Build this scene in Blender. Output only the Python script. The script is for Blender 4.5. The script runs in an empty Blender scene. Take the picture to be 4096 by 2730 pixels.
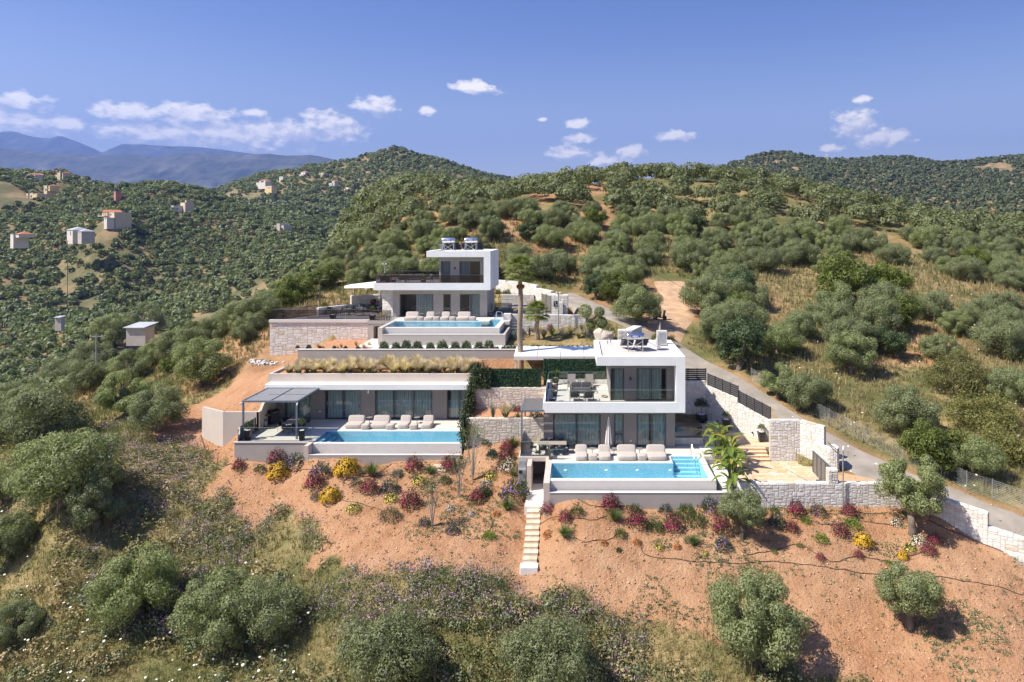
import bpy, bmesh, math, random, time
import numpy as np
from mathutils import Vector, Matrix
T0 = time.time()
random.seed(7)
RNG = np.random.default_rng(11)
sc = bpy.context.scene
COL = sc.collection
R = math.radians

# ------------------------------------------------------------------ camera
# level camera with a shifted lens (verticals stay vertical), metres, camera at the origin, looking along +Y
F, CX, CY = 2731.0, 2305.0, 924.0          # focal length and principal point for a 4096 x 2730 frame
cam = bpy.data.cameras.new("camera")
cam.sensor_width = 36.0
cam.lens = 36.0 * F / 4096.0
cam.shift_x = (2048.0 - CX) / 4096.0
cam.shift_y = (CY - 1365.0) / 4096.0
cam.clip_start = 0.5
cam.clip_end = 60000.0
cam_ob = bpy.data.objects.new("camera", cam)
COL.objects.link(cam_ob)
cam_ob.rotation_euler = (R(90), 0, 0)
sc.camera = cam_ob

# ------------------------------------------------------------------ sun, sky, exposure
SUN_TRAVEL = Vector((0.76, 0.27, -1.0)).normalized()
SUN_EL = math.asin(-SUN_TRAVEL.z)
SUN_AZ = math.atan2(-SUN_TRAVEL.x, -SUN_TRAVEL.y)     # clockwise from +Y
sun = bpy.data.lights.new("sun", 'SUN')
sun.energy = 4.6
sun.angle = R(0.53)
sun.color = (1.0, 0.925, 0.79)
sun_ob = bpy.data.objects.new("sun", sun)
COL.objects.link(sun_ob)
sun_ob.rotation_euler = SUN_TRAVEL.to_track_quat('-Z', 'Y').to_euler()
sun_ob.location = (-60, -20, 80)

world = bpy.data.worlds.new("World")
sc.world = world
world.use_nodes = True

vs = sc.view_settings
vs.view_transform = 'Standard'
vs.look = 'None'
vs.exposure = 0.92
vs.gamma = 1.0
vs.use_curve_mapping = False
sc.display_settings.display_device = 'sRGB'
cy = sc.cycles
cy.use_denoising = True
try:
    cy.denoiser = 'OPENIMAGEDENOISE'
    cy.denoising_input_passes = 'RGB_ALBEDO_NORMAL'
except Exception:
    pass
cy.use_adaptive_sampling = True
cy.adaptive_threshold = 0.02
cy.max_bounces = 8
cy.diffuse_bounces = 3
cy.glossy_bounces = 4
cy.transmission_bounces = 6
cy.transparent_max_bounces = 12
cy.volume_bounces = 1
cy.sample_clamp_indirect = 6.0
cy.caustics_reflective = False
cy.caustics_refractive = False

# ------------------------------------------------------------------ pixel <-> place helpers (used to survey positions)
def XP(px, D): return (px - CX) / F * D
def ZP(py, D): return (CY - py) / F * D
def W(px, py, D): return (XP(px, D), D, ZP(py, D))
def G(px, py, z):
    D = z * F / (CY - py)
    return (XP(px, D), D, z)
_CR = {'c1': (1000, 880, 1.9608), 'c2': (780, 1380, 1.9608), 'c3': (1880, 1280, 2.01), 'c4': (2700, 1400, 2.24),
       'c6': (3000, 1200, 1.96), 'c8': (2000, 1850, 1.12262), 'd1': (1400, 1060, 3.9217), 'd2': (1080, 1140, 4.902),
       'd3': (920, 1580, 4.706), 'd4': (2040, 1560, 3.92), 'd5': (2140, 1460, 5.602), 'd6': (2680, 1660, 4.1275),
       'd7': (1980, 1120, 4.706), 'd8': (2380, 1240, 4.525), 'm': (0, 0, 0.57446), 'e1': (0, 1200, 2.0909),
       'e2': (0, 1900, 1.81), 'e3': (1200, 2000, 1.81), 'b7': (1000, 1750, 1.9608)}
def S(c, x, y):
    o = _CR[c]
    return (o[0] + x / o[2], o[1] + y / o[2])
def CG(c, x, y, z):
    return G(*S(c, x, y), z)
def CW(c, x, y, D):
    return W(*S(c, x, y), D)

# ------------------------------------------------------------------ node helpers
def new_mat(name):
    m = bpy.data.materials.new(name)
    m.use_nodes = True
    nt = m.node_tree
    nt.nodes.clear()
    out = nt.nodes.new('ShaderNodeOutputMaterial')
    return m, nt, out
def N(nt, typ, **kw):
    n = nt.nodes.new(typ)
    for k, v in kw.items():
        setattr(n, k, v)
    return n
def L(nt, a, b): nt.links.new(a, b)
def rgba(c): return (c[0], c[1], c[2], 1.0)
def math_n(nt, op, a, b=None, clamp=False):
    n = N(nt, 'ShaderNodeMath', operation=op, use_clamp=clamp)
    for i, v in enumerate((a, b)):
        if v is None: continue
        if isinstance(v, (int, float)): n.inputs[i].default_value = v
        else: L(nt, v, n.inputs[i])
    return n.outputs[0]
def mix_c(nt, fac, a, b, blend='MIX'):
    n = N(nt, 'ShaderNodeMix', data_type='RGBA', blend_type=blend)
    for sock, v in ((n.inputs[0], fac), (n.inputs[6], a), (n.inputs[7], b)):
        if isinstance(v, (int, float)): sock.default_value = v
        elif isinstance(v, tuple): sock.default_value = rgba(v)
        else: L(nt, v, sock)
    return n.outputs[2]
def ramp(nt, fac, stops):
    n = N(nt, 'ShaderNodeValToRGB')
    e = n.color_ramp.elements
    while len(e) < len(stops): e.new(0.5)
    for i, (p, c) in enumerate(stops):
        e[i].position = p
        e[i].color = rgba(c) if isinstance(c, tuple) else (c, c, c, 1)
    L(nt, fac, n.inputs[0])
    return n.outputs[0]
def noise(nt, vec, scale, detail=4, rough=0.55):
    n = N(nt, 'ShaderNodeTexNoise')
    n.inputs['Scale'].default_value = scale
    n.inputs['Detail'].default_value = detail
    n.inputs['Roughness'].default_value = rough
    if vec is not None: L(nt, vec, n.inputs['Vector'])
    return n.outputs[0]
def obj_vec(nt): return N(nt, 'ShaderNodeTexCoord').outputs['Object']
def pos_vec(nt): return N(nt, 'ShaderNodeNewGeometry').outputs['Position']

MATS = {}
def pbr(name, base, rough=0.7, var=0.12, scale=3.0, bump=0.0, bscale=40.0, metal=0.0, spec=0.5, island=0.0, objrand=0.0, stain=0.0):
    if name in MATS: return MATS[name]
    m, nt, out = new_mat(name)
    b = N(nt, 'ShaderNodeBsdfPrincipled')
    L(nt, b.outputs[0], out.inputs[0])
    v = pos_vec(nt)
    col = None
    dark = tuple(x * (1 - var) for x in base); light = tuple(min(1, x * (1 + var)) for x in base)
    f = noise(nt, v, scale, 5)
    col = ramp(nt, f, [(0.3, dark), (0.7, light)])
    if stain > 0:
        f2 = noise(nt, v, scale * 0.23, 6, 0.65)
        st = tuple(x * (1 - stain) for x in base)
        col = mix_c(nt, ramp(nt, f2, [(0.5, 0.0), (0.75, 1.0)]), col, st)
    if island > 0 or objrand > 0:
        if island > 0:
            r = N(nt, 'ShaderNodeNewGeometry').outputs['Random Per Island']; a = island
        else:
            r = N(nt, 'ShaderNodeObjectInfo').outputs['Random']; a = objrand
        k = ramp(nt, r, [(0.0, 1 - a), (1.0, 1 + a)])
        col = mix_c(nt, 1.0, col, k, 'MULTIPLY')
    L(nt, col, b.inputs['Base Color'])
    b.inputs['Roughness'].default_value = rough
    b.inputs['Metallic'].default_value = metal
    b.inputs['Specular IOR Level'].default_value = spec
    if bump > 0:
        bn = N(nt, 'ShaderNodeBump')
        bn.inputs['Strength'].default_value = bump
        bn.inputs['Distance'].default_value = 0.02
        L(nt, noise(nt, v, bscale, 4), bn.inputs['Height'])
        L(nt, bn.outputs[0], b.inputs['Normal'])
    MATS[name] = m
    return m

def leaf_mat(name, cols, trans=0.25, rough=0.55, objvar=0.15):
    """cols: list of base colours picked at random for each leaf"""
    if name in MATS: return MATS[name]
    m, nt, out = new_mat(name)
    r = N(nt, 'ShaderNodeNewGeometry').outputs['Random Per Island']
    st = [(i / max(1, len(cols) - 1), c) for i, c in enumerate(cols)]
    col = ramp(nt, r, st)
    if objvar > 0:
        o = N(nt, 'ShaderNodeObjectInfo').outputs['Random']
        col = mix_c(nt, 1.0, col, ramp(nt, o, [(0, (1 - objvar, 1 - objvar, 1 - objvar)), (0.5, (1.0, 1.0, 1.0)), (1, (1 + objvar * 0.6, 1 + objvar * 0.8, 1 - objvar * 0.5))]), 'MULTIPLY')
    b = N(nt, 'ShaderNodeBsdfPrincipled')
    b.inputs['Roughness'].default_value = rough
    b.inputs['Specular IOR Level'].default_value = 0.35
    L(nt, col, b.inputs['Base Color'])
    t = N(nt, 'ShaderNodeBsdfTranslucent')
    L(nt, mix_c(nt, 1.0, col, (1.0, 1.05, 0.6), 'MULTIPLY'), t.inputs[0])
    mx = N(nt, 'ShaderNodeMixShader')
    mx.inputs[0].default_value = trans
    L(nt, b.outputs[0], mx.inputs[1]); L(nt, t.outputs[0], mx.inputs[2])
    L(nt, mx.outputs[0], out.inputs[0])
    MATS[name] = m
    return m

def glass_mat(name, tint=(0.9, 0.96, 0.95), alpha=0.9, rough=0.0):
    """thin architectural glass: tinted see-through plus mirror reflection by Fresnel"""
    if name in MATS: return MATS[name]
    m, nt, out = new_mat(name)
    fr = N(nt, 'ShaderNodeFresnel'); fr.inputs[0].default_value = 1.5
    fr2 = math_n(nt, 'MULTIPLY', fr.outputs[0], 1.7, True)
    tr = N(nt, 'ShaderNodeBsdfTransparent'); tr.inputs[0].default_value = rgba(tuple(c * alpha for c in tint))
    gl = N(nt, 'ShaderNodeBsdfGlossy'); gl.inputs['Roughness'].default_value = rough
    gl.inputs[0].default_value = (1, 1, 1, 1)
    mx = N(nt, 'ShaderNodeMixShader')
    L(nt, fr2, mx.inputs[0]); L(nt, tr.outputs[0], mx.inputs[1]); L(nt, gl.outputs[0], mx.inputs[2])
    L(nt, mx.outputs[0], out.inputs[0])
    MATS[name] = m
    return m

# ------------------------------------------------------------------ object helpers
def tag(o, label=None, cat=None, group=None, kind=None):
    if label: o["label"] = label
    if cat: o["category"] = cat
    if group: o["group"] = group
    if kind: o["kind"] = kind
    return o
def thing(name, label, cat, loc=(0, 0, 0), rz=0.0, group=None):
    o = bpy.data.objects.new(name, None)
    o.empty_display_size = 0.2
    COL.objects.link(o)
    o.location = loc
    o.rotation_euler = (0, 0, rz)
    return tag(o, label, cat, group)
def wloc(o):
    v = Vector(o.location)
    p = o.parent
    while p is not None:
        v = v + Vector(p.location); p = p.parent
    return v
def link(name, me, parent=None, loc=None, rot=None, scale=None):
    o = bpy.data.objects.new(name, me)
    COL.objects.link(o)
    if parent is not None: o.parent = parent
    if loc is not None: o.location = loc
    if rot is not None: o.rotation_euler = rot
    if scale is not None: o.scale = scale
    return o
def copy_tree(o, parent=None):
    c = o.copy()
    COL.objects.link(c)
    c.parent = parent
    for ch in o.children:
        copy_tree(ch, c)
    return c

class MB:
    """collects shapes and links them as one mesh object"""
    def __init__(s): s.v = []; s.f = []; s.mi = []
    def poly(s, pts, m=0):
        n = len(s.v); s.v += [tuple(p) for p in pts]; s.f.append(tuple(range(n, n + len(pts)))); s.mi.append(m); return s
    def mesh(s, vs_, fs_, m=0):
        n = len(s.v); s.v += [tuple(p) for p in vs_]
        for f in fs_: s.f.append(tuple(i + n for i in f)); s.mi.append(m)
        return s
    def box(s, a, b, m=0):
        x0, y0, z0 = [min(p, q) for p, q in zip(a, b)]; x1, y1, z1 = [max(p, q) for p, q in zip(a, b)]
        return s.mesh([(x0, y0, z0), (x1, y0, z0), (x1, y1, z0), (x0, y1, z0), (x0, y0, z1), (x1, y0, z1), (x1, y1, z1), (x0, y1, z1)],
                      [(0, 3, 2, 1), (4, 5, 6, 7), (0, 1, 5, 4), (1, 2, 6, 5), (2, 3, 7, 6), (3, 0, 4, 7)], m)
    def bar(s, p, q, w, h=None, m=0, up=(0, 0, 1)):
        """box-section bar from p to q"""
        h = w if h is None else h
        p, q = Vector(p), Vector(q); d = (q - p).normalized(); u = Vector(up)
        if abs(d.dot(u)) > 0.98: u = Vector((1, 0, 0))
        r = d.cross(u).normalized(); u = r.cross(d)
        vs_ = []
        for c in (p, q):
            for a, b in ((-1, -1), (1, -1), (1, 1), (-1, 1)):
                vs_.append(c + r * (a * w / 2) + u * (b * h / 2))
        return s.mesh(vs_, [(0, 3, 2, 1), (4, 5, 6, 7), (0, 1, 5, 4), (1, 2, 6, 5), (2, 3, 7, 6), (3, 0, 4, 7)], m)
    def tube(s, pts, r, n=6, m=0, cap=True):
        pts = [Vector(p) for p in pts]
        rs = r if isinstance(r, (list, tuple)) else [r] * len(pts)
        base = len(s.v); up = Vector((0, 0, 1)); last = None
        for i, p in enumerate(pts):
            d = (pts[min(i + 1, len(pts) - 1)] - pts[max(i - 1, 0)]).normalized()
            if last is None:
                a = d.cross(up if abs(d.z) < 0.95 else Vector((1, 0, 0))).normalized()
            else:
                a = (last - d * last.dot(d)).normalized()
            last = a; b = d.cross(a)
            for k in range(n):
                t = 2 * math.pi * k / n
                s.v.append(tuple(p + a * (math.cos(t) * rs[i]) + b * (math.sin(t) * rs[i])))
        for i in range(len(pts) - 1):
            for k in range(n):
                k2 = (k + 1) % n
                s.f.append((base + i * n + k, base + i * n + k2, base + (i + 1) * n + k2, base + (i + 1) * n + k)); s.mi.append(m)
        if cap:
            s.f.append(tuple(base + k for k in range(n))[::-1]); s.mi.append(m)
            e = base + (len(pts) - 1) * n
            s.f.append(tuple(e + k for k in range(n))); s.mi.append(m)
        return s
    def lathe(s, prof, c=(0, 0, 0), n=14, m=0, sx=1, sy=1):
        base = len(s.v)
        for r, z in prof:
            for k in range(n):
                t = 2 * math.pi * k / n
                s.v.append((c[0] + r * math.cos(t) * sx, c[1] + r * math.sin(t) * sy, c[2] + z))
        for i in range(len(prof) - 1):
            for k in range(n):
                k2 = (k + 1) % n
                s.f.append((base + i * n + k, base + i * n + k2, base + (i + 1) * n + k2, base + (i + 1) * n + k)); s.mi.append(m)
        s.f.append(tuple(base + k for k in range(n))[::-1]); s.mi.append(m)
        e = base + (len(prof) - 1) * n
        s.f.append(tuple(e + k for k in range(n))); s.mi.append(m)
        return s
    def prism(s, pts, z0, z1, m=0):
        """vertical prism over a polygon (counter-clockwise)"""
        n = len(pts)
        vs_ = [(p[0], p[1], z0) for p in pts] + [(p[0], p[1], z1) for p in pts]
        fs_ = [tuple(range(n))[::-1], tuple(range(n, 2 * n))]
        for i in range(n):
            j = (i + 1) % n
            fs_.append((i, j, n + j, n + i))
        return s.mesh(vs_, fs_, m)
    def me(s, name, mats, off=(0, 0, 0), smooth=False):
        me = bpy.data.meshes.new(name)
        ox, oy, oz = off
        me.from_pydata([(x - ox, y - oy, z - oz) for x, y, z in s.v], [], s.f)
        mats = mats if isinstance(mats, (list, tuple)) else [mats]
        for m in mats: me.materials.append(m)
        if len(mats) > 1: me.polygons.foreach_set('material_index', s.mi)
        if smooth: me.polygons.foreach_set('use_smooth', [True] * len(s.f))
        me.update()
        return me
    def build(s, name, mat, parent=None, world=True, smooth=False, bevel=0.0):
        """world=True: vertices are scene coordinates; they are made local to the parent's place"""
        off = wloc(parent) if (parent is not None and world) else (0, 0, 0)
        o = link(name, s.me(name, mat, off, smooth), parent)
        if bevel > 0:
            b = o.modifiers.new('bevel', 'BEVEL'); b.width = bevel; b.segments = 2; b.limit_method = 'ANGLE'
        return o
def single(name, mb, mat, label, cat, group=None, base=None, smooth=False, bevel=0.0):
    """a thing that is one mesh, origin at its base"""
    xs = [p[0] for p in mb.v]; ys = [p[1] for p in mb.v]; zs = [p[2] for p in mb.v]
    c = base or ((min(xs) + max(xs)) / 2, (min(ys) + max(ys)) / 2, min(zs))
    o = link(name, mb.me(name, mat, c, smooth)); o.location = c
    if bevel > 0:
        b = o.modifiers.new('bevel', 'BEVEL'); b.width = bevel; b.segments = 2; b.limit_method = 'ANGLE'
    return tag(o, label, cat, group)
def np_mesh(name, verts, faces, mats, mi=None, smooth=False):
    """fast mesh from numpy arrays; faces (n,3) or (n,4)"""
    me = bpy.data.meshes.new(name)
    nv, nf, k = len(verts), len(faces), faces.shape[1]
    me.vertices.add(nv); me.vertices.foreach_set('co', np.asarray(verts, np.float32).ravel())
    me.loops.add(nf * k); me.loops.foreach_set('vertex_index', np.asarray(faces, np.int32).ravel())
    me.polygons.add(nf)
    me.polygons.foreach_set('loop_start', np.arange(0, nf * k, k, dtype=np.int32))
    for m in (mats if isinstance(mats, (list, tuple)) else [mats]): me.materials.append(m)
    if mi is not None: me.polygons.foreach_set('material_index', np.asarray(mi, np.int32))
    if smooth: me.polygons.foreach_set('use_smooth', np.ones(nf, bool))
    me.update(calc_edges=True)
    me.validate()
    return me
# ------------------------------------------------------------------ world: Nishita sky with fair-weather cumulus
def build_world():
    nt = world.node_tree
    nt.nodes.clear()
    out = N(nt, 'ShaderNodeOutputWorld')
    bg = N(nt, 'ShaderNodeBackground'); bg.inputs[1].default_value = 0.05
    L(nt, bg.outputs[0], out.inputs[0])
    sky = N(nt, 'ShaderNodeTexSky'); sky.sky_type = 'NISHITA'; sky.sun_disc = False
    sky.sun_elevation = SUN_EL; sky.sun_rotation = SUN_AZ % (2 * math.pi)
    sky.altitude = 150; sky.air_density = 1.0; sky.dust_density = 1.2; sky.ozone_density = 2.5
    base = mix_c(nt, 1.0, sky.outputs[0], (1.06, 1.04, 1.44), 'MULTIPLY')
    tc = N(nt, 'ShaderNodeTexCoord').outputs['Generated']
    sp = N(nt, 'ShaderNodeSeparateXYZ'); L(nt, tc, sp.inputs[0])
    az = math_n(nt, 'ARCTAN2', sp.outputs[0], sp.outputs[1])
    el = math_n(nt, 'ARCSINE', sp.outputs[2])
    # clouds: (px, py, half width, height above base, depth below base) surveyed on the frame, kept as azimuth / elevation
    cl = [(60, 415, 190, 55, 32), (40, 500, 320, 72, 46), (265, 505, 110, 45, 30), (520, 460, 190, 55, 34), (760, 470, 230, 66, 40),
          (620, 545, 300, 62, 42), (930, 560, 380, 85, 45), (1180, 540, 190, 75, 50), (1320, 520, 160, 85, 62), (1010, 455, 60, 25, 18),
          (1500, 435, 100, 62, 40), (1710, 447, 45, 24, 18), (1905, 360, 115, 38, 26), (2330, 560, 80, 34, 22), (2305, 500, 60, 30, 20),
          (2290, 620, 110, 38, 26), (2530, 612, 70, 34, 24), (2440, 650, 100, 32, 24), (2705, 550, 90, 34, 22),
          (3440, 405, 46, 24, 16), (3420, 510, 110, 75, 50), (3520, 560, 150, 50, 40), (3330, 596, 60, 24, 16), (2170, 480, 22, 10, 8)]
    wn = N(nt, 'ShaderNodeTexNoise'); wn.inputs['Scale'].default_value = 46.0; wn.inputs['Detail'].default_value = 6.0; wn.inputs['Roughness'].default_value = 0.6
    st = N(nt, 'ShaderNodeMapping'); st.inputs['Scale'].default_value = (1, 1, 1.7); L(nt, tc, st.inputs[0]); L(nt, st.outputs[0], wn.inputs['Vector'])
    st2 = N(nt, 'ShaderNodeMapping'); st2.inputs['Scale'].default_value = (1, 1, 1.7); st2.inputs['Location'].default_value = (0.006, 0.0, -0.009); L(nt, tc, st2.inputs[0])
    wn2 = N(nt, 'ShaderNodeTexNoise'); wn2.inputs['Scale'].default_value = 46.0; wn2.inputs['Detail'].default_value = 6.0; wn2.inputs['Roughness'].default_value = 0.6
    L(nt, st2.outputs[0], wn2.inputs['Vector'])
    cv = N(nt, 'ShaderNodeCombineXYZ'); L(nt, az, cv.inputs[0]); L(nt, el, cv.inputs[1])
    cv2 = N(nt, 'ShaderNodeVectorMath', operation='ADD'); L(nt, cv.outputs[0], cv2.inputs[0]); cv2.inputs[1].default_value = (-0.004, 0.010, 0)
    base = mix_c(nt, 1.0, base, ramp(nt, el, [(0.0, (2.4, 1.95, 1.26)), (0.17, (1.95, 1.68, 1.18)), (0.27, (1.2, 1.22, 1.10)), (0.38, (0.84, 0.98, 1.07))]), 'MULTIPLY')
    best = [None, None]
    for px, py, hw, up, dn in cl:
        u = (px - CX) / F; a = math.atan(u); e = math.atan((CY - py + (up - dn) * 0.5) / F * math.cos(a))
        wa = hw / F * math.cos(a) ** 2; we = (up + dn) * 0.5 / F * math.cos(a)
        for j, src in enumerate((cv, cv2)):
            ma = N(nt, 'ShaderNodeVectorMath', operation='MULTIPLY_ADD'); L(nt, src.outputs[0], ma.inputs[0])
            ma.inputs[1].default_value = (1 / wa, 1 / we, 0); ma.inputs[2].default_value = (-a / wa, -e / we, 0)
            ln = N(nt, 'ShaderNodeVectorMath', operation='LENGTH'); L(nt, ma.outputs[0], ln.inputs[0])
            best[j] = ln.outputs['Value'] if best[j] is None else math_n(nt, 'MINIMUM', best[j], ln.outputs['Value'])
    m0 = math_n(nt, 'SUBTRACT', 1.0, best[0]); m1 = math_n(nt, 'SUBTRACT', 1.0, best[1])
    dens = math_n(nt, 'ADD', m0, math_n(nt, 'MULTIPLY', math_n(nt, 'SUBTRACT', wn.outputs[0], 0.5), 2.1))
    al = ramp(nt, dens, [(0.04, 0.0), (0.24, 0.5), (0.52, 0.98)])
    lit = math_n(nt, 'ADD', math_n(nt, 'MULTIPLY', math_n(nt, 'SUBTRACT', wn.outputs[0], wn2.outputs[0]), 3.2), math_n(nt, 'MULTIPLY', math_n(nt, 'SUBTRACT', m0, m1), 0.8))
    lit = math_n(nt, 'ADD', lit, 0.45, True)
    ccol = ramp(nt, lit, [(0.0, (9.6, 9.6, 10.2)), (0.5, (13.6, 13.0, 12.2)), (1.0, (18.5, 17.0, 14.6))])
    fin = mix_c(nt, al, base, ccol)
    L(nt, fin, bg.inputs[0])
build_world()
# ------------------------------------------------------------------ terrain: one sheet to the horizon
# surveyed ground points (px, py, distance); interpolated with a thin-plate spline
_pts = []
def gp(px, py, D): _pts.append((XP(px, D), D, ZP(py, D)))
def gw(x, y, z): _pts.append((x, y, z))
# bank below house 2 and the courtyard wall
for px in (2220, 2500, 2860): gp(px, 2022, 44.4)
for px in (2961, 3200, 3450, 3620): gp(px, 2026, 44.35)
gp(3732, 2094, 42.6); gp(3915, 2184, 41.3); gp(4096, 2255, 40.3); gp(4300, 2335, 39.5)
gw(-2.8, 45.4, -19.0); gw(-2.8, 43.4, -19.85); gw(-2.8, 41.2, -20.6)
gp(3000, 2240, 40.8); gp(3600, 2270, 40.4)
gp(3000, 2400, 38.7); gp(4000, 2400, 37.9); gp(2000, 2450, 38.1); gp(2500, 2420, 38.4); gp(1200, 2350, 41.8); gp(500, 2350, 43.5); gp(0, 2350, 45.0)
gp(0, 2730, 38.5); gp(600, 2730, 37.6); gp(1200, 2730, 36.4); gp(2000, 2730, 35.1); gp(3000, 2730, 34.2); gp(4096, 2730, 33.7)
gw(-20, 22, -29); gw(0, 22, -28); gw(16, 22, -27)
# bank below house 3
for px in (1240, 1400, 1600, 1850): gp(px, 1846, 51.3)
gp(945, 1832, 52.3); gp(1150, 1846, 52.2)
gp(892, 1790, 55.4); gp(806, 1750, 57.1)
gp(1700, 2330, 40.0); gp(1300, 2100, 45.5); gp(1000, 2110, 47.1); gp(800, 1950, 51.4); gp(1900, 2000, 47.6); gp(1980, 1890, 50.0)
gp(1700, 2060, 45.9); gp(1600, 1950, 48.7); gp(2050, 2060, 45.3)
# left shoulder
gw(-35.6, 48, -19.6); gp(0, 2000, 53.3); gp(0, 1700, 68); gp(400, 1640, 68); gp(600, 1560, 70); gp(700, 1430, 85); gp(930, 1500, 68); gp(800, 1640, 62)
gp(960, 1440, 72); gp(1050, 1420, 71.5); gp(1000, 1300, 84); gp(1114, 1225, 95); gp(1323, 1070, 118); gp(1560, 905, 140); gp(1741, 815, 150)
gw(-30, 62, -14.2); gw(-28, 58.5, -14.4); gw(-27.3, 60.5, -13.0); gw(-27, 64.5, -12.4); gw(-33, 68, -13.4)
gw(-38, 60, -16.4)
gw(-31.5, 71, -13.3); gw(-28, 71, -12.7); gw(-26, 70, -12.3); gw(-26, 66, -12.4); gw(-30, 66, -13.6)
# under and around the houses
gw(-17, 56, -17.6); gw(-12, 60, -13.2); gw(-22, 60, -13.2); gw(-24, 63.5, -11.6); gw(-20, 64.5, -11.15); gw(-12, 64.5, -11.05); gw(-4, 64.5, -11.0); gw(2, 66, -10.9)
gw(-27, 74, -10.2); gw(-28, 82, -9.4); gw(-14, 72, -10.5); gw(-15, 80, -9.8); gw(-4, 70, -10.9); gw(-3, 77, -9.6); gw(-8, 85, -9.3)
gw(-20, 86, -8.0); gw(-28, 90, -9.0)
gw(-6, 59, -12.9); gw(-6, 54.5, -14.7); gw(-6, 51.8, -17.0); gw(0, 59, -13.2); gw(4, 54, -17.2); gw(5, 63, -12.6)
gw(12, 50, -17.3); gw(11, 56, -16.9); gw(14, 47, -17.3)
# road and verge
gp(2959, 1532, 62); gp(3394, 1741, 54); gp(3568, 1880, 48.5); gp(3829, 1967, 45.5); gp(4096, 2090, 42.5); gp(4400, 2180, 40.5)
gp(2785, 1392, 70); gp(2715, 1253, 80); gp(2315, 1222, 80); gp(2240, 1150, 90); gp(2160, 1085, 100)
gp(4096, 2000, 44.5); gp(3742, 1741, 53); gp(3500, 1600, 60); gp(4096, 1800, 50)
# the olive hill
gp(2176, 1114, 92); gp(2089, 920, 112); gp(2263, 755, 150); gp(2611, 715, 166); gp(2959, 733, 166); gp(3307, 800, 160); gp(3655, 890, 150); gp(4096, 955, 140)
gp(1950, 820, 148); gp(2611, 1044, 100); gp(3133, 1044, 105); gp(3655, 1131, 95); gp(4096, 1218, 88); gp(2959, 1290, 76); gp(3481, 1392, 70); gp(4096, 1567, 60); gp(2700, 880, 130); gp(3300, 930, 128)
gp(4600, 1300, 90); gp(4600, 1000, 140)
for u in (-0.2, 0.0, 0.2, 0.4, 0.6): gw(u * 225, 225, -6)
for u in (-0.2, 0.0, 0.2, 0.4, 0.6): gw(u * 330, 330, -35)
gw(-0.38 * 190, 190, -22)
# valley on the left and the village hill
gp(174, 1480, 230); gp(500, 1400, 240); gp(600, 1300, 300); gp(600, 1150, 380); gp(300, 1120, 380); gp(100, 1020, 420); gp(-300, 1450, 230); gp(-300, 1000, 430)
gw(-85, 110, -33); gw(-60, 110, -22); gw(-95, 150, -42); gw(-75, 190, -42); gw(-140, 150, -46); gw(-65, 85, -21.5); gw(-80, 80, -27)
gp(950, 1220, 310); gp(1150, 1050, 360)
gp(440, 900, 420); gp(800, 920, 480); gp(760, 772, 560); gp(430, 790, 545); gp(190, 790, 560); gp(240, 705, 620); gp(0, 690, 600); gp(-400, 690, 600); gp(600, 755, 600); gp(330, 880, 470); gp(120, 940, 450)
gp(1100, 925, 480); gp(860, 800, 570)
for u in (-1.1, -0.8, -0.6): gw(u * 800, 800, 5)
# far hill with the mast
gp(1150, 745, 900); gp(1350, 745, 900); gp(1000, 755, 900); gp(860, 772, 950); gp(1230, 700, 940); gp(1400, 668, 1000); gp(1560, 612, 1040); gp(1720, 635, 1020); gp(1900, 690, 1000); gp(2000, 720, 980)
gp(1500, 840, 720); gp(1300, 890, 610); gp(1240, 1000, 420); gp(1000, 1080, 370); gp(1700, 800, 760); gp(1100, 850, 680)
for u in (-0.5, -0.35, -0.2, -0.05): gw(u * 1500, 1500, 20)
# far hills on the right
gp(3120, 618, 1100); gp(2960, 690, 1000); gp(3300, 655, 1100); gp(3420, 650, 1100); gp(3580, 634, 1150); gp(3720, 660, 1120); gp(3900, 655, 1120); gp(4050, 634, 1150); gp(4400, 620, 1150)
gp(3600, 800, 700); gp(3900, 900, 520); gp(4096, 850, 520); gp(3400, 765, 720); gp(3900, 760, 800); gp(4100, 740, 820); gp(2700, 740, 900); gp(2400, 800, 900)
for u in (0.1, 0.3, 0.5, 0.7, 0.9): gw(u * 1700, 1700, 15)
for u in (-1.1, -0.6, -0.2, 0.2, 0.6, 1.0): gw(u * 4000, 4000, 0); gw(u * 9000, 9000, 0)

_P = np.array(_pts)
def _uv(x, y):
    y = np.maximum(y, 8.0)
    return np.clip(x / y, -1.3, 1.15), np.log(y) * 0.62
def _tps_fit():
    u, v = _uv(_P[:, 0], _P[:, 1]); s = _P[:, 2] / _P[:, 1]
    n = len(u)
    d2 = (u[:, None] - u[None]) ** 2 + (v[:, None] - v[None]) ** 2
    K = 0.5 * d2 * np.log(d2 + 1e-12)
    K += np.eye(n) * 2e-5
    A = np.zeros((n + 3, n + 3)); A[:n, :n] = K
    A[:n, n] = 1; A[:n, n + 1] = u; A[:n, n + 2] = v; A[n:, :n] = A[:n, n:].T
    b = np.zeros(n + 3); b[:n] = s
    return u, v, np.linalg.solve(A, b)
_TU, _TV, _TW = _tps_fit()
def _tps(x, y):
    u, v = _uv(x, y)
    res = np.empty(u.shape)
    fu, fv, fr = u.ravel(), v.ravel(), res.ravel()
    n = len(_TU)
    for i in range(0, len(fu), 20000):
        a, b = fu[i:i + 20000], fv[i:i + 20000]
        d2 = (a[:, None] - _TU) ** 2 + (b[:, None] - _TV) ** 2
        fr[i:i + 20000] = (0.5 * d2 * np.log(d2 + 1e-12)) @ _TW[:n] + _TW[n] + _TW[n + 1] * a + _TW[n + 2] * b
    return fr.reshape(u.shape) * np.maximum(y, 8.0)
_LAT = RNG.random((256, 256))
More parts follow.
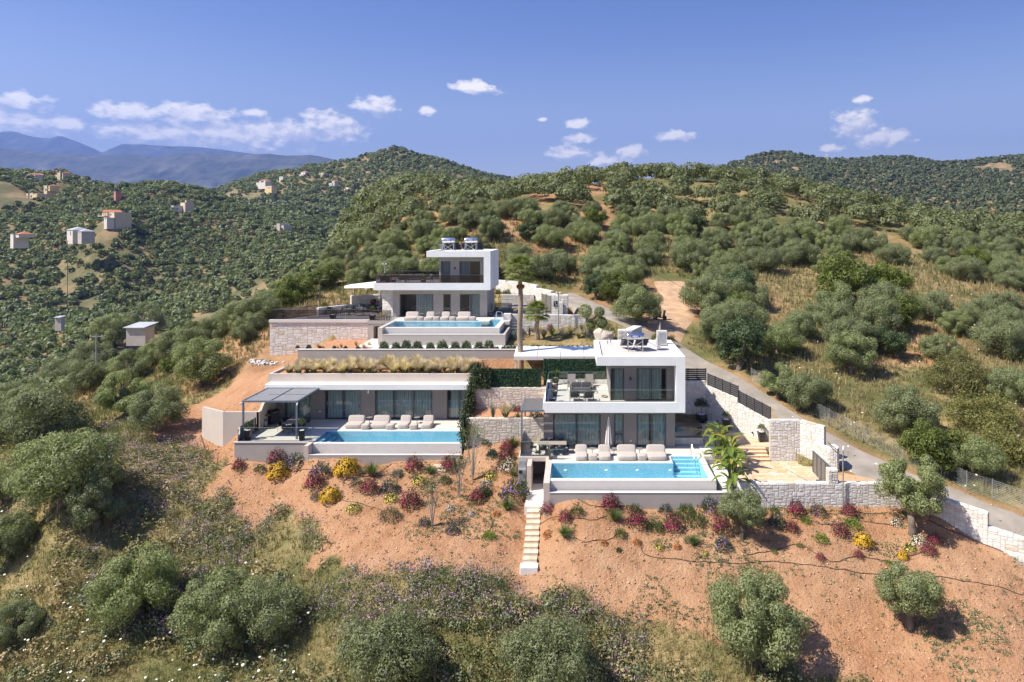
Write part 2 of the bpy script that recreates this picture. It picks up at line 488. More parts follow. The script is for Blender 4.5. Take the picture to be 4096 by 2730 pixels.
def vnoise(x, y):
    xi = np.floor(x).astype(int); yi = np.floor(y).astype(int)
    fx = x - xi; fy = y - yi; fx = fx * fx * (3 - 2 * fx); fy = fy * fy * (3 - 2 * fy)
    a = _LAT[xi & 255, yi & 255]; b = _LAT[(xi + 1) & 255, yi & 255]; c = _LAT[xi & 255, (yi + 1) & 255]; d = _LAT[(xi + 1) & 255, (yi + 1) & 255]
    return (a * (1 - fx) + b * fx) * (1 - fy) + (c * (1 - fx) + d * fx) * fy
def fbm(x, y, oct=4):
    r = np.zeros(np.shape(x)); a = 0.5
    for i in range(oct):
        r = r + a * (vnoise(x + 17.3 * i, y + 9.1 * i) - 0.5); x = x * 2.03; y = y * 2.03; a *= 0.5
    return r
ROADS = [
    ('asphalt', 3.8, [(36, 35.5), (30.5, 39.0), (26.2, 42.6), (22.6, 46.2), (20.6, 49.5), (18.4, 53.6), (15.6, 58.6), (12.8, 63.4), (10.2, 68.0), (7.0, 72.6), (3.6, 76.2), (1.3, 79.4), (-0.2, 82.5), (-1.9, 86.5)]),
    ('track', 4.6, [(8.6, 71.5), (10.2, 76.0), (11.6, 80.0), (12.6, 85.0), (12.4, 91.0)]),
]
def road_dist(x, y):
    best = np.full(np.shape(x), 1e9)
    for nm, w, pl in ROADS:
        for (ax, ay), (bx, by) in zip(pl[:-1], pl[1:]):
            dx, dy = bx - ax, by - ay
            t = np.clip(((x - ax) * dx + (y - ay) * dy) / (dx * dx + dy * dy), 0, 1)
            best = np.minimum(best, np.hypot(x - ax - t * dx, y - ay - t * dy) - w / 2)
    return best
# footprints dug out for buildings and pools: x0, x1, y0, y1, level
PADS = [(-25.9, -8.8, 52.0, 62.2, -17.9), (-3.9, 10.0, 44.9, 58.2, -18.8), (7.4, 16.2, 45.0, 58.6, -17.6), (16.0, 17.3, 45.0, 49.2, -17.6),
        (-31.6, -21.9, 72.4, 80.0, -10.2), (-19.0, -7.0, 66.4, 82.0, -11.9), (-8.3, -2.6, 56.3, 62.3, -13.45), (-8.3, -2.6, 52.8, 56.2, -15.0), (-2.6, 2.0, 58.4, 62.3, -13.45),
        (-6.6, 0, 72.2, 79, -9.9), (-20.0, -18.5, 70.0, 73.5, -11.3), (-25.3, -19.1, 62.6, 72.0, -11.8), (-19.1, 2.2, 62.6, 66.0, -11.4)]
def terr(x, y):
    x = np.asarray(x, float); y = np.asarray(y, float)
    z = _tps(x, y)
    rd = road_dist(x, y)
    k = np.clip(rd / 1.5, 0, 1) * np.clip((y - 20) / 20, 0.2, 1)
    amp = np.clip(y / 60.0, 0.6, 14.0)
    z = z + k * (fbm(x * 0.55, y * 0.55, 4) * 0.35 * np.minimum(amp, 2.0) + fbm(x * 0.03 + 5, y * 0.03, 4) * np.clip(y - 180, 0, 500) * 0.03)
    z = z + k * np.clip((70 - y) / 20, 0, 1) * fbm(x * 2.1, y * 2.1, 3) * 0.22
    for x0, x1, y0, y1, lv in PADS:
        ins = (x > x0) & (x < x1) & (y > y0) & (y < y1)
        z = np.where(ins, np.minimum(z, lv), z)
    return z
def th(x, y): return float(terr(np.array([x]), np.array([y]))[0])
def hit(px, py, d0=28, d1=260):
    """where the sight line through a frame point meets the terrain"""
    ds = np.exp(np.linspace(math.log(d0), math.log(d1), 700))
    zz = terr((px - CX) / F * ds, ds) - (CY - py) / F * ds
    i = int(np.argmax(zz > 0)) if (zz > 0).any() else len(ds) - 1
    return (XP(px, ds[i]), float(ds[i]), float(zz[i] + (CY - py) / F * ds[i]))

def in_poly(px, py, poly):
    ins = np.zeros(np.shape(px), bool); n = len(poly)
    for i in range(n):
        x0, y0 = poly[i]; x1, y1 = poly[(i + 1) % n]
        c = ((y0 > py) != (y1 > py)) & (px < (x1 - x0) * (py - y0) / (y1 - y0 + 1e-12) + x0)
        ins ^= c
    return ins
# outline of the bare red-earth bank on plan (x, y)
SOIL_POLY = [(-37, 58.5), (-35, 63), (-33, 69), (-26, 72), (-25, 62.6), (-8, 62.6), (2, 62.6), (2, 58), (-2, 58), (9, 47), (24, 47), (28.5, 41), (34, 36), (34, 28), (14, 28), (13.4, 34.3), (11.4, 35.1), (7.3, 37.0), (3.4, 38.0), (0.7, 38.5), (-3.7, 39.5), (-8.1, 39.9), (-12.8, 41.4), (-17.7, 44.5), (-20.9, 47.2), (-25.0, 49.1), (-29.5, 53.8), (-31.5, 55.7), (-36, 57)]
def soil_mask(x, y):
    w = fbm(x * 0.4, y * 0.4, 4) * 4.5; w2 = fbm(x * 0.4 + 40, y * 0.4, 4) * 3.5
    m = in_poly(x + w, y + w2, SOIL_POLY).astype(float)
    return np.where(y > 72, 0.0, m)
def build_terrain():
    nu = 400
    us = np.linspace(-1.15, 1.0, nu)
    ys = np.concatenate([np.linspace(10, 32, 20, endpoint=False), np.linspace(32, 66, 190, endpoint=False), np.linspace(66, 130, 140, endpoint=False), np.exp(np.linspace(math.log(130), math.log(1600), 160, endpoint=False)), np.exp(np.linspace(math.log(1600), math.log(26000), 30))])
    U, Y = np.meshgrid(us, ys)
    X = U * Y
    Z = terr(X, Y)
    nv = len(ys)
    idx = np.arange(nu * nv).reshape(nv, nu)
    f = np.stack([idx[:-1, :-1], idx[:-1, 1:], idx[1:, 1:], idx[1:, :-1]], -1).reshape(-1, 4)
    m, nt, out = new_mat('earth_and_grass')
    me = np_mesh('terrain', np.stack([X, Y, Z], -1).reshape(-1, 3), f, m, smooth=True)
    soil = soil_mask(X, Y)
    rd = road_dist(X, Y)
    soil = np.maximum(soil, np.clip(1 - rd / 0.6, 0, 1) * (Y < 120) * 0.55)
    hill = ((Y > 66) & (Y < 240)).astype(float)
    patch = fbm(X * 0.06 + 3, Y * 0.06, 4)
    red = np.where(hill > 0, np.clip(patch * 5 + 0.15, 0, 1) * 0.8, np.where(Y > 240, np.clip(patch * 4 - 0.1, 0, 1) * 0.7, soil))
    dust = np.clip(1.0 - np.abs(Y - (40.3 + np.clip(-X - 4, 0, 30) * 0.12)) / 3.2, 0, 1) * (soil > 0.5) * np.clip((X + 22) / 8, 0, 1)
    # ploughed olive field in the valley
    fieldm = in_poly(X, Y, [(-135, 205), (-60, 235), (-75, 330), (-160, 330), (-175, 260)]).astype(float)
    ca = me.color_attributes.new('zone', 'FLOAT_COLOR', 'POINT')
    ca.data.foreach_set('color', np.stack([red, np.maximum(dust, fieldm), (Y > 240).astype(float), np.ones_like(red)], -1).astype(np.float32).ravel())
    # material
    at = N(nt, 'ShaderNodeAttribute'); at.attribute_name = 'zone'
    sp = N(nt, 'ShaderNodeSeparateColor'); L(nt, at.outputs['Color'], sp.inputs[0])
    v = pos_vec(nt)
    n1 = noise(nt, v, 0.9, 8, 0.62); n2 = noise(nt, v, 7.0, 6, 0.6); n3 = noise(nt, v, 0.12, 5, 0.6)
    soilc = ramp(nt, n1, [(0.25, (0.26, 0.115, 0.055)), (0.5, (0.38, 0.20, 0.105)), (0.75, (0.48, 0.295, 0.18))])
    soilc = mix_c(nt, 0.45, soilc, ramp(nt, n2, [(0.3, (0.23, 0.11, 0.055)), (0.7, (0.50, 0.315, 0.20))]))
    dustc = ramp(nt, n1, [(0.3, (0.33, 0.19, 0.11)), (0.7, (0.47, 0.31, 0.20))])
    soilc = mix_c(nt, ramp(nt, noise(nt, v, 0.22, 6, 0.7), [(0.4, 0.0), (0.68, 0.75)]), soilc, (0.50, 0.33, 0.215))
    soilc = mix_c(nt, sp.outputs[1], soilc, dustc)
    drygr = ramp(nt, n1, [(0.25, (0.15, 0.13, 0.055)), (0.5, (0.29, 0.225, 0.11)), (0.75, (0.42, 0.32, 0.17))])
    grn = ramp(nt, n2, [(0.3, (0.08, 0.095, 0.035)), (0.7, (0.17, 0.16, 0.065))])
    gr = mix_c(nt, ramp(nt, n3, [(0.42, 0.0), (0.6, 1.0)]), drygr, grn)
    far = ramp(nt, noise(nt, v, 0.035, 6, 0.65), [(0.3, (0.075, 0.085, 0.04)), (0.48, (0.15, 0.14, 0.07)), (0.62, (0.29, 0.22, 0.125))])
    gr = mix_c(nt, 1.0, gr, ramp(nt, noise(nt, v, 13.0, 6, 0.75), [(0.32, (0.5, 0.52, 0.5)), (0.68, (1.5, 1.45, 1.4))]), 'MULTIPLY')
    gr = mix_c(nt, sp.outputs[2], gr, far)
    soilc = mix_c(nt, 1.0, soilc, ramp(nt, noise(nt, v, 18.0, 6, 0.75), [(0.32, (0.68, 0.62, 0.57)), (0.68, (1.30, 1.24, 1.16))]), 'MULTIPLY')
    col = mix_c(nt, sp.outputs[0], gr, soilc)
    b = N(nt, 'ShaderNodeBsdfPrincipled'); b.inputs['Roughness'].default_value = 0.95; b.inputs['Specular IOR Level'].default_value = 0.15
    L(nt, col, b.inputs['Base Color'])
    bn = N(nt, 'ShaderNodeBump'); bn.inputs['Strength'].default_value = 0.9; bn.inputs['Distance'].default_value = 0.14
    L(nt, math_n(nt, 'ADD', noise(nt, v, 3.5, 8, 0.65), math_n(nt, 'MULTIPLY', n2, 0.4)), bn.inputs['Height'])
    L(nt, bn.outputs[0], b.inputs['Normal'])
    L(nt, b.outputs[0], out.inputs[0])
    o = link('terrain', me)
    tag(o, 'rolling hillside of red earth and dry grass', None, None, 'structure')
build_terrain()

def ribbon(name, pl, w, mat, off=0.05, n=6, label=None):
    P = [Vector((a, b, 0)) for a, b in pl]
    # smooth resample
    pts = []
    for i in range(len(P) - 1):
        p0, p1, p2, p3 = P[max(i - 1, 0)], P[i], P[i + 1], P[min(i + 2, len(P) - 1)]
        for t in np.linspace(0, 1, 8, endpoint=False):
            pts.append(0.5 * ((2 * p1) + (-p0 + p2) * t + (2 * p0 - 5 * p1 + 4 * p2 - p3) * t * t + (-p0 + 3 * p1 - 3 * p2 + p3) * t ** 3))
    pts.append(P[-1])
    V_, F_ = [], []
    for i, p in enumerate(pts):
        d = (pts[min(i + 1, len(pts) - 1)] - pts[max(i - 1, 0)]).normalized(); s = Vector((-d.y, d.x, 0))
        for k in range(n + 1):
            q = p + s * (w * (k / n - 0.5) * (1 + 0.04 * math.sin(i * 0.7) * (k in (0, n))))
            V_.append((q.x, q.y, 0))
    A = np.array(V_)
    z = terr(A[:, 0], A[:, 1]).reshape(-1, n + 1)
    zm = z.mean(1, keepdims=True) * 0.5 + z * 0.5 + off
    edge = np.ones(n + 1); edge[0] = edge[-1] = 0.0
    zz = np.where(edge[None] > 0, np.maximum(zm, z + off), z - 0.03)
    A[:, 2] = zz.ravel()
    idx = np.arange(len(A)).reshape(-1, n + 1)
    f = np.stack([idx[:-1, :-1], idx[1:, :-1], idx[1:, 1:], idx[:-1, 1:]], -1).reshape(-1, 4)
    o = link(name, np_mesh(name, A, f, mat, smooth=True))
    tag(o, label, None, None, 'structure')
    return o
ribbon('road', ROADS[0][2], ROADS[0][1], pbr('road_concrete', (0.30, 0.265, 0.225), 0.9, 0.2, 0.7, 0.5, 20, stain=0.35), 0.06, label='narrow grey concrete road climbing past the villas')
ribbon('dirt_track', ROADS[1][2], ROADS[1][1], pbr('track_earth', (0.47, 0.31, 0.19), 0.95, 0.25, 0.9, 0.6, 12, stain=0.3), 0.09, label='pale dirt track running up between the olive trees')

# ------------------------------------------------------------------ mountains on the skyline
def mountain(name, prof, D, depth, seed, label, base=0.0, right=None):
    px = np.array([p[0] for p in prof], float); h = np.array([(CY - p[1]) / F * D for p in prof])
    nx, ny = 360, 70
    u = np.linspace(px[0], px[-1], nx)
    H = np.interp(u, px, h)
    X0 = (u - CX) / F * D
    t = np.linspace(-1, 1, ny)
    Xg = np.repeat(X0[None], ny, 0) ; Tg = np.repeat(t[:, None], nx, 1)
    Yg = D + Tg * depth
    shp = np.where(Tg < 0, (1 + Tg) ** 1.15, (1 - Tg))
    rid = 1 - np.abs(fbm(Xg / D * 22 + seed, Yg / D * 14, 5)) * 3.2
    nz = fbm(Xg / D * 40 + seed * 3, Yg / D * 30 + 8, 5)
    Z = base + (H[None] - base) * shp * (1 - (1 - np.abs(1 - shp)) * 0 ) * (0.62 + 0.38 * rid * np.clip(1 - shp, 0, 1) * 1.0 + 0.38 * shp) + nz * H.mean() * 0.22 * (4 * shp * (1 - shp))
    Z = np.where(np.abs(Tg) < 1e-9, H[None], np.minimum(Z, H[None] * np.clip(shp * 1.02, 0, 1) + H[None] * 0.0 + 1))
    idx = np.arange(nx * ny).reshape(ny, nx)
    f = np.stack([idx[:-1, :-1], idx[:-1, 1:], idx[1:, 1:], idx[1:, :-1]], -1).reshape(-1, 4)
    o = link(name, np_mesh(name, np.stack([Xg, Yg, Z], -1).reshape(-1, 3), f, MATS['mountain_rock'], smooth=True))
    tag(o, label, None, None, 'structure')
def _mt():
    m, nt, out = new_mat('mountain_rock')
    v = pos_vec(nt)
    c = ramp(nt, noise(nt, v, 0.004, 10, 0.68), [(0.38, (0.045, 0.055, 0.032)), (0.6, (0.11, 0.108, 0.08)), (0.8, (0.26, 0.24, 0.20))])
    b = N(nt, 'ShaderNodeBsdfPrincipled'); b.inputs['Roughness'].default_value = 0.95; b.inputs['Specular IOR Level'].default_value = 0.1
    L(nt, c, b.inputs['Base Color'])
    bn = N(nt, 'ShaderNodeBump'); bn.inputs['Strength'].default_value = 1.0; bn.inputs['Distance'].default_value = 60.0
    L(nt, noise(nt, v, 0.003, 8, 0.6), bn.inputs['Height']); L(nt, bn.outputs[0], b.inputs['Normal'])
    L(nt, b.outputs[0], out.inputs[0]); MATS['mountain_rock'] = m
_mt()
mountain('mountain_range', [(-700, 560), (-300, 580), (0, 588), (70, 594), (191, 606), (383, 619), (542, 612), (638, 625), (746, 607), (893, 616), (1084, 611), (1148, 619), (1244, 616), (1307, 628), (1358, 641), (1500, 690), (1700, 760), (1900, 850), (2100, 905)], 7000, 2200, 1.7, 'near blue mountain range behind the village hill')
mountain('mountain_range', [(-700, 500), (-300, 530), (0, 526), (51, 520), (115, 539), (180, 549), (210, 549), (242, 539), (306, 561), (408, 606), (430, 600), (446, 590), (497, 573), (574, 573), (640, 577), (829, 587), (930, 600), (1020, 612), (1200, 660), (1400, 760), (1700, 880)], 11000, 2600, 4.2, 'pale far mountain range with its peaks below the clouds')
# ------------------------------------------------------------------ common materials
M_WHITE = pbr('white_render', (0.86, 0.855, 0.845), 0.75, 0.03, 1.2, 0.05, 60, stain=0.09)
M_TAUPE = pbr('taupe_render', (0.40, 0.365, 0.335), 0.85, 0.05, 1.5, 0.12, 50, stain=0.08)
M_TAUPE_DK = pbr('dark_taupe_render', (0.235, 0.215, 0.205), 0.85, 0.05, 1.5, 0.12, 50)
M_BEIGE = pbr('beige_render', (0.55, 0.48, 0.42), 0.85, 0.05, 1.0, 0.1, 40, stain=0.12)
M_DECK = pbr('deck_tile', (0.60, 0.565, 0.52), 0.7, 0.05, 1.6, 0.05, 30, stain=0.06)
M_DECKGREY = pbr('grey_deck_tile', (0.27, 0.265, 0.27), 0.7, 0.06, 1.2, 0.05, 30)
M_COPING = pbr('pool_coping', (0.66, 0.63, 0.60), 0.7, 0.03, 2.0)
M_FRAME = pbr('anthracite_aluminium', (0.075, 0.085, 0.095), 0.45, 0.05, 3)
M_FRAMEBLUE = pbr('blue_grey_aluminium', (0.16, 0.19, 0.22), 0.45, 0.05, 3)
M_BLACK = pbr('black_metal', (0.02, 0.021, 0.023), 0.5, 0.1, 5)
M_CHROME = pbr('stainless_steel', (0.62, 0.63, 0.64), 0.28, 0.03, 3, metal=1.0)
M_GALV = pbr('galvanised_steel', (0.42, 0.44, 0.46), 0.5, 0.1, 3, metal=0.6)
M_INT = pbr('room_plaster', (0.45, 0.43, 0.41), 0.9, 0.05, 2)
M_INTFLOOR = pbr('room_floor', (0.30, 0.28, 0.26), 0.6, 0.05, 2)
M_CURT = pbr('curtain_linen', (0.74, 0.77, 0.73), 0.9, 0.06, 3)
M_CURTBLUE = pbr('blue_curtain', (0.22, 0.36, 0.50), 0.9, 0.06, 3)
M_GLASS = glass_mat('window_glass', (0.80, 0.90, 0.90), 0.95)
M_RAIL = glass_mat('balustrade_glass', (0.90, 0.955, 0.94), 0.95)
M_SMOKE = glass_mat('smoked_glass', (0.36, 0.34, 0.37), 0.9)
M_GLASSEDGE = pbr('glass_edge', (0.35, 0.5, 0.47), 0.2, 0.02, 2)
M_FABRIC = pbr('sand_fabric', (0.47, 0.42, 0.38), 0.95, 0.05, 6, 0.5, 7)
M_CUSH = pbr('charcoal_fabric', (0.075, 0.077, 0.082), 0.95, 0.1, 6, 0.2, 30)
M_SLING = pbr('brown_grey_sling', (0.20, 0.185, 0.175), 0.9, 0.05, 6)
M_ALUDK = pbr('dark_furniture_metal', (0.05, 0.052, 0.056), 0.5, 0.05, 5)
M_TABLE = pbr('taupe_table_top', (0.33, 0.285, 0.25), 0.6, 0.06, 4)
M_WOOD = pbr('warm_wood', (0.42, 0.25, 0.13), 0.6, 0.2, 6)
M_SOIL = pbr('red_garden_soil', (0.45, 0.225, 0.12), 0.95, 0.25, 2.0, 0.8, 8)
M_GRAVEL = pbr('roof_gravel', (0.56, 0.52, 0.49), 0.95, 0.25, 22.0, 1.0, 30)
M_WHITEGRAVEL = pbr('white_pebbles', (0.78, 0.77, 0.75), 0.9, 0.25, 24.0, 1.0, 30)
M_MORTAR = pbr('wall_mortar', (0.52, 0.465, 0.40), 0.95, 0.1, 3)
M_POT = pbr('black_planter', (0.028, 0.03, 0.034), 0.45, 0.1, 4)
M_TERRA = pbr('brown_glazed_pot', (0.20, 0.085, 0.06), 0.4, 0.2, 4)
M_PIPE = pbr('black_hose', (0.03, 0.028, 0.026), 0.6, 0.1, 4)
M_BARK = pbr('olive_bark', (0.17, 0.135, 0.105), 0.95, 0.3, 5, 0.8, 14)
M_WHITEPL = pbr('white_plastic', (0.78, 0.78, 0.78), 0.4, 0.02, 3)
M_BLUELABEL = pbr('blue_label', (0.03, 0.045, 0.42), 0.4, 0.02, 3)
def _stone_mat(name, stops):
    m, nt, out = new_mat(name)
    r = math_n(nt, 'FRACT', math_n(nt, 'ADD', N(nt, 'ShaderNodeObjectInfo').outputs['Random'], N(nt, 'ShaderNodeNewGeometry').outputs['Random Per Island']))
    c = ramp(nt, r, stops)
    v = pos_vec(nt)
    c = mix_c(nt, 1.0, c, ramp(nt, noise(nt, v, 5.0, 6, 0.6), [(0.3, (0.86, 0.85, 0.84)), (0.7, (1.06, 1.06, 1.06))]), 'MULTIPLY')
    b = N(nt, 'ShaderNodeBsdfPrincipled'); b.inputs['Roughness'].default_value = 0.9; b.inputs['Specular IOR Level'].default_value = 0.25
    L(nt, c, b.inputs['Base Color'])
    bn = N(nt, 'ShaderNodeBump'); bn.inputs['Strength'].default_value = 0.6; bn.inputs['Distance'].default_value = 0.03
    L(nt, noise(nt, v, 14, 5, 0.6), bn.inputs['Height']); L(nt, bn.outputs[0], b.inputs['Normal'])
    L(nt, b.outputs[0], out.inputs[0]); MATS[name] = m
    return m
M_STONE = _stone_mat('pale_limestone', [(0.0, (0.66, 0.63, 0.59)), (0.25, (0.76, 0.735, 0.695)), (0.5, (0.70, 0.665, 0.62)), (0.75, (0.79, 0.77, 0.735)), (0.95, (0.64, 0.595, 0.54)), (1.0, (0.63, 0.52, 0.39))])
M_STONEWARM = _stone_mat('cream_limestone', [(0.0, (0.62, 0.56, 0.47)), (0.3, (0.72, 0.66, 0.57)), (0.6, (0.66, 0.60, 0.51)), (0.85, (0.74, 0.69, 0.61)), (0.95, (0.58, 0.50, 0.40)), (1.0, (0.60, 0.44, 0.28))])
M_PAVE = _stone_mat('ochre_flagstone', [(0.0, (0.60, 0.40, 0.235)), (0.25, (0.70, 0.53, 0.36)), (0.5, (0.63, 0.44, 0.27)), (0.75, (0.74, 0.60, 0.44)), (0.92, (0.55, 0.33, 0.18)), (1.0, (0.68, 0.62, 0.54))])
M_STEPTILE = _stone_mat('cream_step_tile', [(0.0, (0.66, 0.54, 0.40)), (0.5, (0.72, 0.62, 0.49)), (1.0, (0.60, 0.47, 0.33))])

# ------------------------------------------------------------------ rubble stone walls, each stone an object
def _stone_variants():
    out = []
    for k in range(8):
        rr = random.Random(100 + k)
        g = [-0.5, -0.18 + rr.uniform(-.08, .08), 0.2 + rr.uniform(-.08, .08), 0.5]
        vs_, fs_ = [], []
        for j, z in enumerate(g):
            for i, x in enumerate(g):
                edge = i in (0, 3) or j in (0, 3)
                cor = i in (0, 3) and j in (0, 3)
                y = -0.62 + rr.uniform(-.1, .1) if cor else (-0.72 + rr.uniform(-.12, .12) if edge else -0.95 + rr.uniform(-.16, .12))
                ix = x * (1 - 0.05 * rr.random()) if edge else x
                iz = z * (1 - 0.08 * rr.random()) if edge else z
                vs_.append((ix, y, iz))
        for j in range(3):
            for i in range(3):
                a = j * 4 + i
                fs_.append((a, a + 1, a + 5, a + 4))
        ring = [0, 1, 2, 3, 7, 11, 15, 14, 13, 12, 8, 4]
        n = len(vs_)
        for i in ring: vs_.append((vs_[i][0], 0.25, vs_[i][2]))
        for q in range(12):
            a, b = ring[q], ring[(q + 1) % 12]
            fs_.append((b, a, n + q, n + (q + 1) % 12))
        out.append((vs_, fs_))
    return out
_SV = _stone_variants()
_SME = {}
def stone_mesh(k, mat):
    key = (k, mat.name)
    if key not in _SME:
        me = bpy.data.meshes.new('stone'); me.from_pydata(_SV[k][0], [], _SV[k][1]); me.materials.append(mat); me.update()
        _SME[key] = me
    return _SME[key]
def pack(Lx, H, cw, ch, rr, wr=(2, 5), hr=(1, 3)):
    nx, nz = max(1, round(Lx / cw)), max(1, round(H / ch))
    cw, ch = Lx / nx, H / nz
    occ = np.zeros((nz, nx), bool); res = []
    for j in range(nz):
        for i in range(nx):
            if occ[j, i]: continue
            w = rr.randint(*wr); h = rr.choice([1, 2, 2, 2, 3][:hr[1] + 2]); h = max(hr[0], min(h, hr[1]))
            while w > 1 and (i + w > nx or occ[j, i:i + w].any()): w -= 1
            h = min(h, nz - j)
            if w == 1 and i > 0 and res and res[-1][1] == j and rr.random() < .5: h = max(h, min(2, nz - j))
            occ[j:j + h, i:i + w] = True
            res.append((i, j, w, h))
    return [(i * cw, j * ch, w * cw, h * ch) for i, j, w, h in res]
def stone_wall(name, label, segs, thick=0.35, cw=0.13, ch=0.105, mat=None, cap=True, seed=1, group=None, maxobj=300, both=False, proud=0.03, cat='stone wall', wr=(2, 5)):
    """segs: list of (p, q, zb_p, zb_q, zt_p, zt_q); the dressed face looks to the right of p->q"""
    mat = mat or M_STONE
    rr = random.Random(seed)
    p0 = segs[0][0]
    t = thing(name, label, cat, (p0[0], p0[1], min(segs[0][2], segs[0][3])), group=group)
    core = MB(); stones = []
    base = wloc(t)
    for (p, q, b0, b1, t0, t1) in segs:
        P, Q = Vector((p[0], p[1], 0)), Vector((q[0], q[1], 0)); Ln = (Q - P).length; d = (Q - P) / Ln; nr = Vector((d.y, -d.x, 0))
        a, b = P - nr * thick, Q - nr * thick
        core.mesh([(P.x, P.y, b0), (Q.x, Q.y, b1), (b.x, b.y, b1), (a.x, a.y, b0), (P.x, P.y, t0), (Q.x, Q.y, t1), (b.x, b.y, t1), (a.x, a.y, t0)],
                  [(0, 3, 2, 1), (4, 5, 6, 7), (0, 1, 5, 4), (1, 2, 6, 5), (2, 3, 7, 6), (3, 0, 4, 7)])
        zmin = min(b0, b1); H = max(t0, t1) - zmin
        faces = [(P, d, nr)] + ([(b, -d, -nr)] if both else [])
        for fi, (O, dd, nn) in enumerate(faces):
            for (s, z, w, h) in pack(Ln, H, cw, ch, rr, wr):
                sm = (s + w / 2) / Ln
                if fi: sm = 1 - sm
                zt = t0 + (t1 - t0) * sm; zb = b0 + (b1 - b0) * sm
                z0, z1 = zmin + z, zmin + z + h
                if z1 < zb + 0.03 or z0 > zt - 0.05: continue
                z1 = min(z1, zt)
                stones.append((O + dd * (s + w / 2) + Vector((0, 0, (z0 + z1) / 2)), math.atan2(dd.y, dd.x), w - 0.018, z1 - z0 - 0.016, proud * rr.uniform(0.75, 1.3)))
        if cap:
            s = 0.0
            while s < Ln - 0.05:
                w = min(rr.uniform(0.45, 0.9), Ln - s)
                if Ln - s - w < 0.25: w = Ln - s
                sm = (s + w / 2) / Ln; zt = t0 + (t1 - t0) * sm
                c = P + d * (s + w / 2) - nr * (thick / 2)
                stones.append(('cap', c + Vector((0, 0, zt)), d, (t1 - t0) / Ln, w - 0.012, thick + 0.05))
                s += w
    core.build('wall_core', M_MORTAR, t)
    face = [x for x in stones if x[0] != 'cap']; caps = [x for x in stones if x[0] == 'cap']
    face.sort(key=lambda x: -x[2] * x[3])
    left = MB()
    for i, (c, rz, w, h, pr) in enumerate(face):
        k = rr.randrange(8)
        if i < maxobj:
            link('stone', stone_mesh(k, mat), t, c - base, (0, 0, rz), (w, pr, h))
        else:
            mtx = Matrix.Translation(c) @ Matrix.Rotation(rz, 4, 'Z') @ Matrix.Diagonal((w, pr, h, 1))
            left.mesh([mtx @ Vector(v) for v in _SV[k][0]], _SV[k][1])
    if left.v: tag(left.build('small_stones', mat, t), kind='stuff')
    for (_, c, d, sl, w, dp) in caps:
        m4 = Matrix.Translation(c - base) @ Matrix.Rotation(math.atan2(d.y, d.x), 4, 'Z') @ Matrix.Rotation(-math.atan(sl), 4, 'Y')
        o = link('capstone', stone_mesh(rr.randrange(8), mat), t)
        o.matrix_local = m4 @ Matrix.Rotation(-math.pi / 2, 4, 'X') @ Matrix.Diagonal((w, 0.06, dp, 1))
    return t

# ------------------------------------------------------------------ house kit
def wall_x(mb, x0, x1, z0, z1, Y, tk, ops):
    """wall facing -Y with rectangular openings"""
    ops = sorted(ops); x = x0
    for (a, b, c, d) in ops:
        if a > x: mb.box((x, Y, z0), (a, Y + tk, z1))
        if c > z0: mb.box((a, Y, z0), (b, Y + tk, c))
        if d < z1: mb.box((a, Y, d), (b, Y + tk, z1))
        x = b
    if x1 > x: mb.box((x, Y, z0), (x1, Y + tk, z1))
def sliding_door(parent, x0, x1, z0, z1, Y, n, curtains=((0, 1),), cm=None, fm=None, bar=0.07, transom=None, skip=None, name='sliding_door', glass=None):
    fm = fm or M_FRAME; g = MB()
    g.box((x0, Y, z0), (x0 + bar, Y + 0.1, z1)); g.box((x1 - bar, Y, z0), (x1, Y + 0.1, z1))
    g.box((x0 + bar, Y, z1 - bar), (x1 - bar, Y + 0.1, z1)); g.box((x0 + bar, Y, z0), (x1 - bar, Y + 0.1, z0 + bar * 0.8))
    ws = (x1 - x0 - 2 * bar) / n; panes = []
    for i in range(n):
        a, b = x0 + bar + ws * i, x0 + bar + ws * (i + 1)
        if i: g.box((a - 0.045, Y + 0.003, z0 + bar * 0.8), (a + 0.045, Y + 0.097, z1 - bar))
        panes.append((a + 0.05, b - 0.05))
    if transom is not None:
        g.box((x0 + bar, Y + 0.003, transom - 0.05), (x1 - bar, Y + 0.097, transom + 0.05))
    d = g.build(name, fm, parent)
    dw = wloc(d)
    for i, (a, b) in enumerate(panes):
        if skip is not None and i in skip: continue
        zs = [(z0 + bar * 0.8, z1 - bar)] if transom is None else [(z0 + bar * 0.8, transom - 0.05), (transom + 0.05, z1 - bar)]
        for c, e in zs:
            MB().poly([(a - 0.01, Y + 0.055, c - 0.005), (b + 0.01, Y + 0.055, c - 0.005), (b + 0.01, Y + 0.055, e + 0.005), (a - 0.01, Y + 0.055, e + 0.005)]).build('pane', glass or M_GLASS, d)
    if n > 1:
        MB().box((x1 - bar - 0.09, Y - 0.03, z0 + 1.0), (x1 - bar - 0.06, Y + 0.004, z0 + 1.25)).build('handle', M_BLACK, d)
    for ci, (fa, fb) in enumerate(curtains):
        a, b = x0 + (x1 - x0) * fa, x0 + (x1 - x0) * fb
        nn = max(8, int((b - a) / 0.03)); vs_, fs_ = [], []
        rr = random.Random(int(a * 100) + ci); ph = 0
        for i in range(nn + 1):
            x = a + (b - a) * i / nn
            ph += rr.uniform(0.5, 1.0)
            y = Y + 0.30 + 0.055 * math.sin(ph)
            vs_ += [(x, y, z0 + 0.03), (x, y, z1 + 0.02)]
        for i in range(nn): fs_.append((2 * i, 2 * i + 2, 2 * i + 3, 2 * i + 1))
        MB().mesh(vs_, fs_).build('curtain', cm or M_CURT, d, smooth=True)
    return d
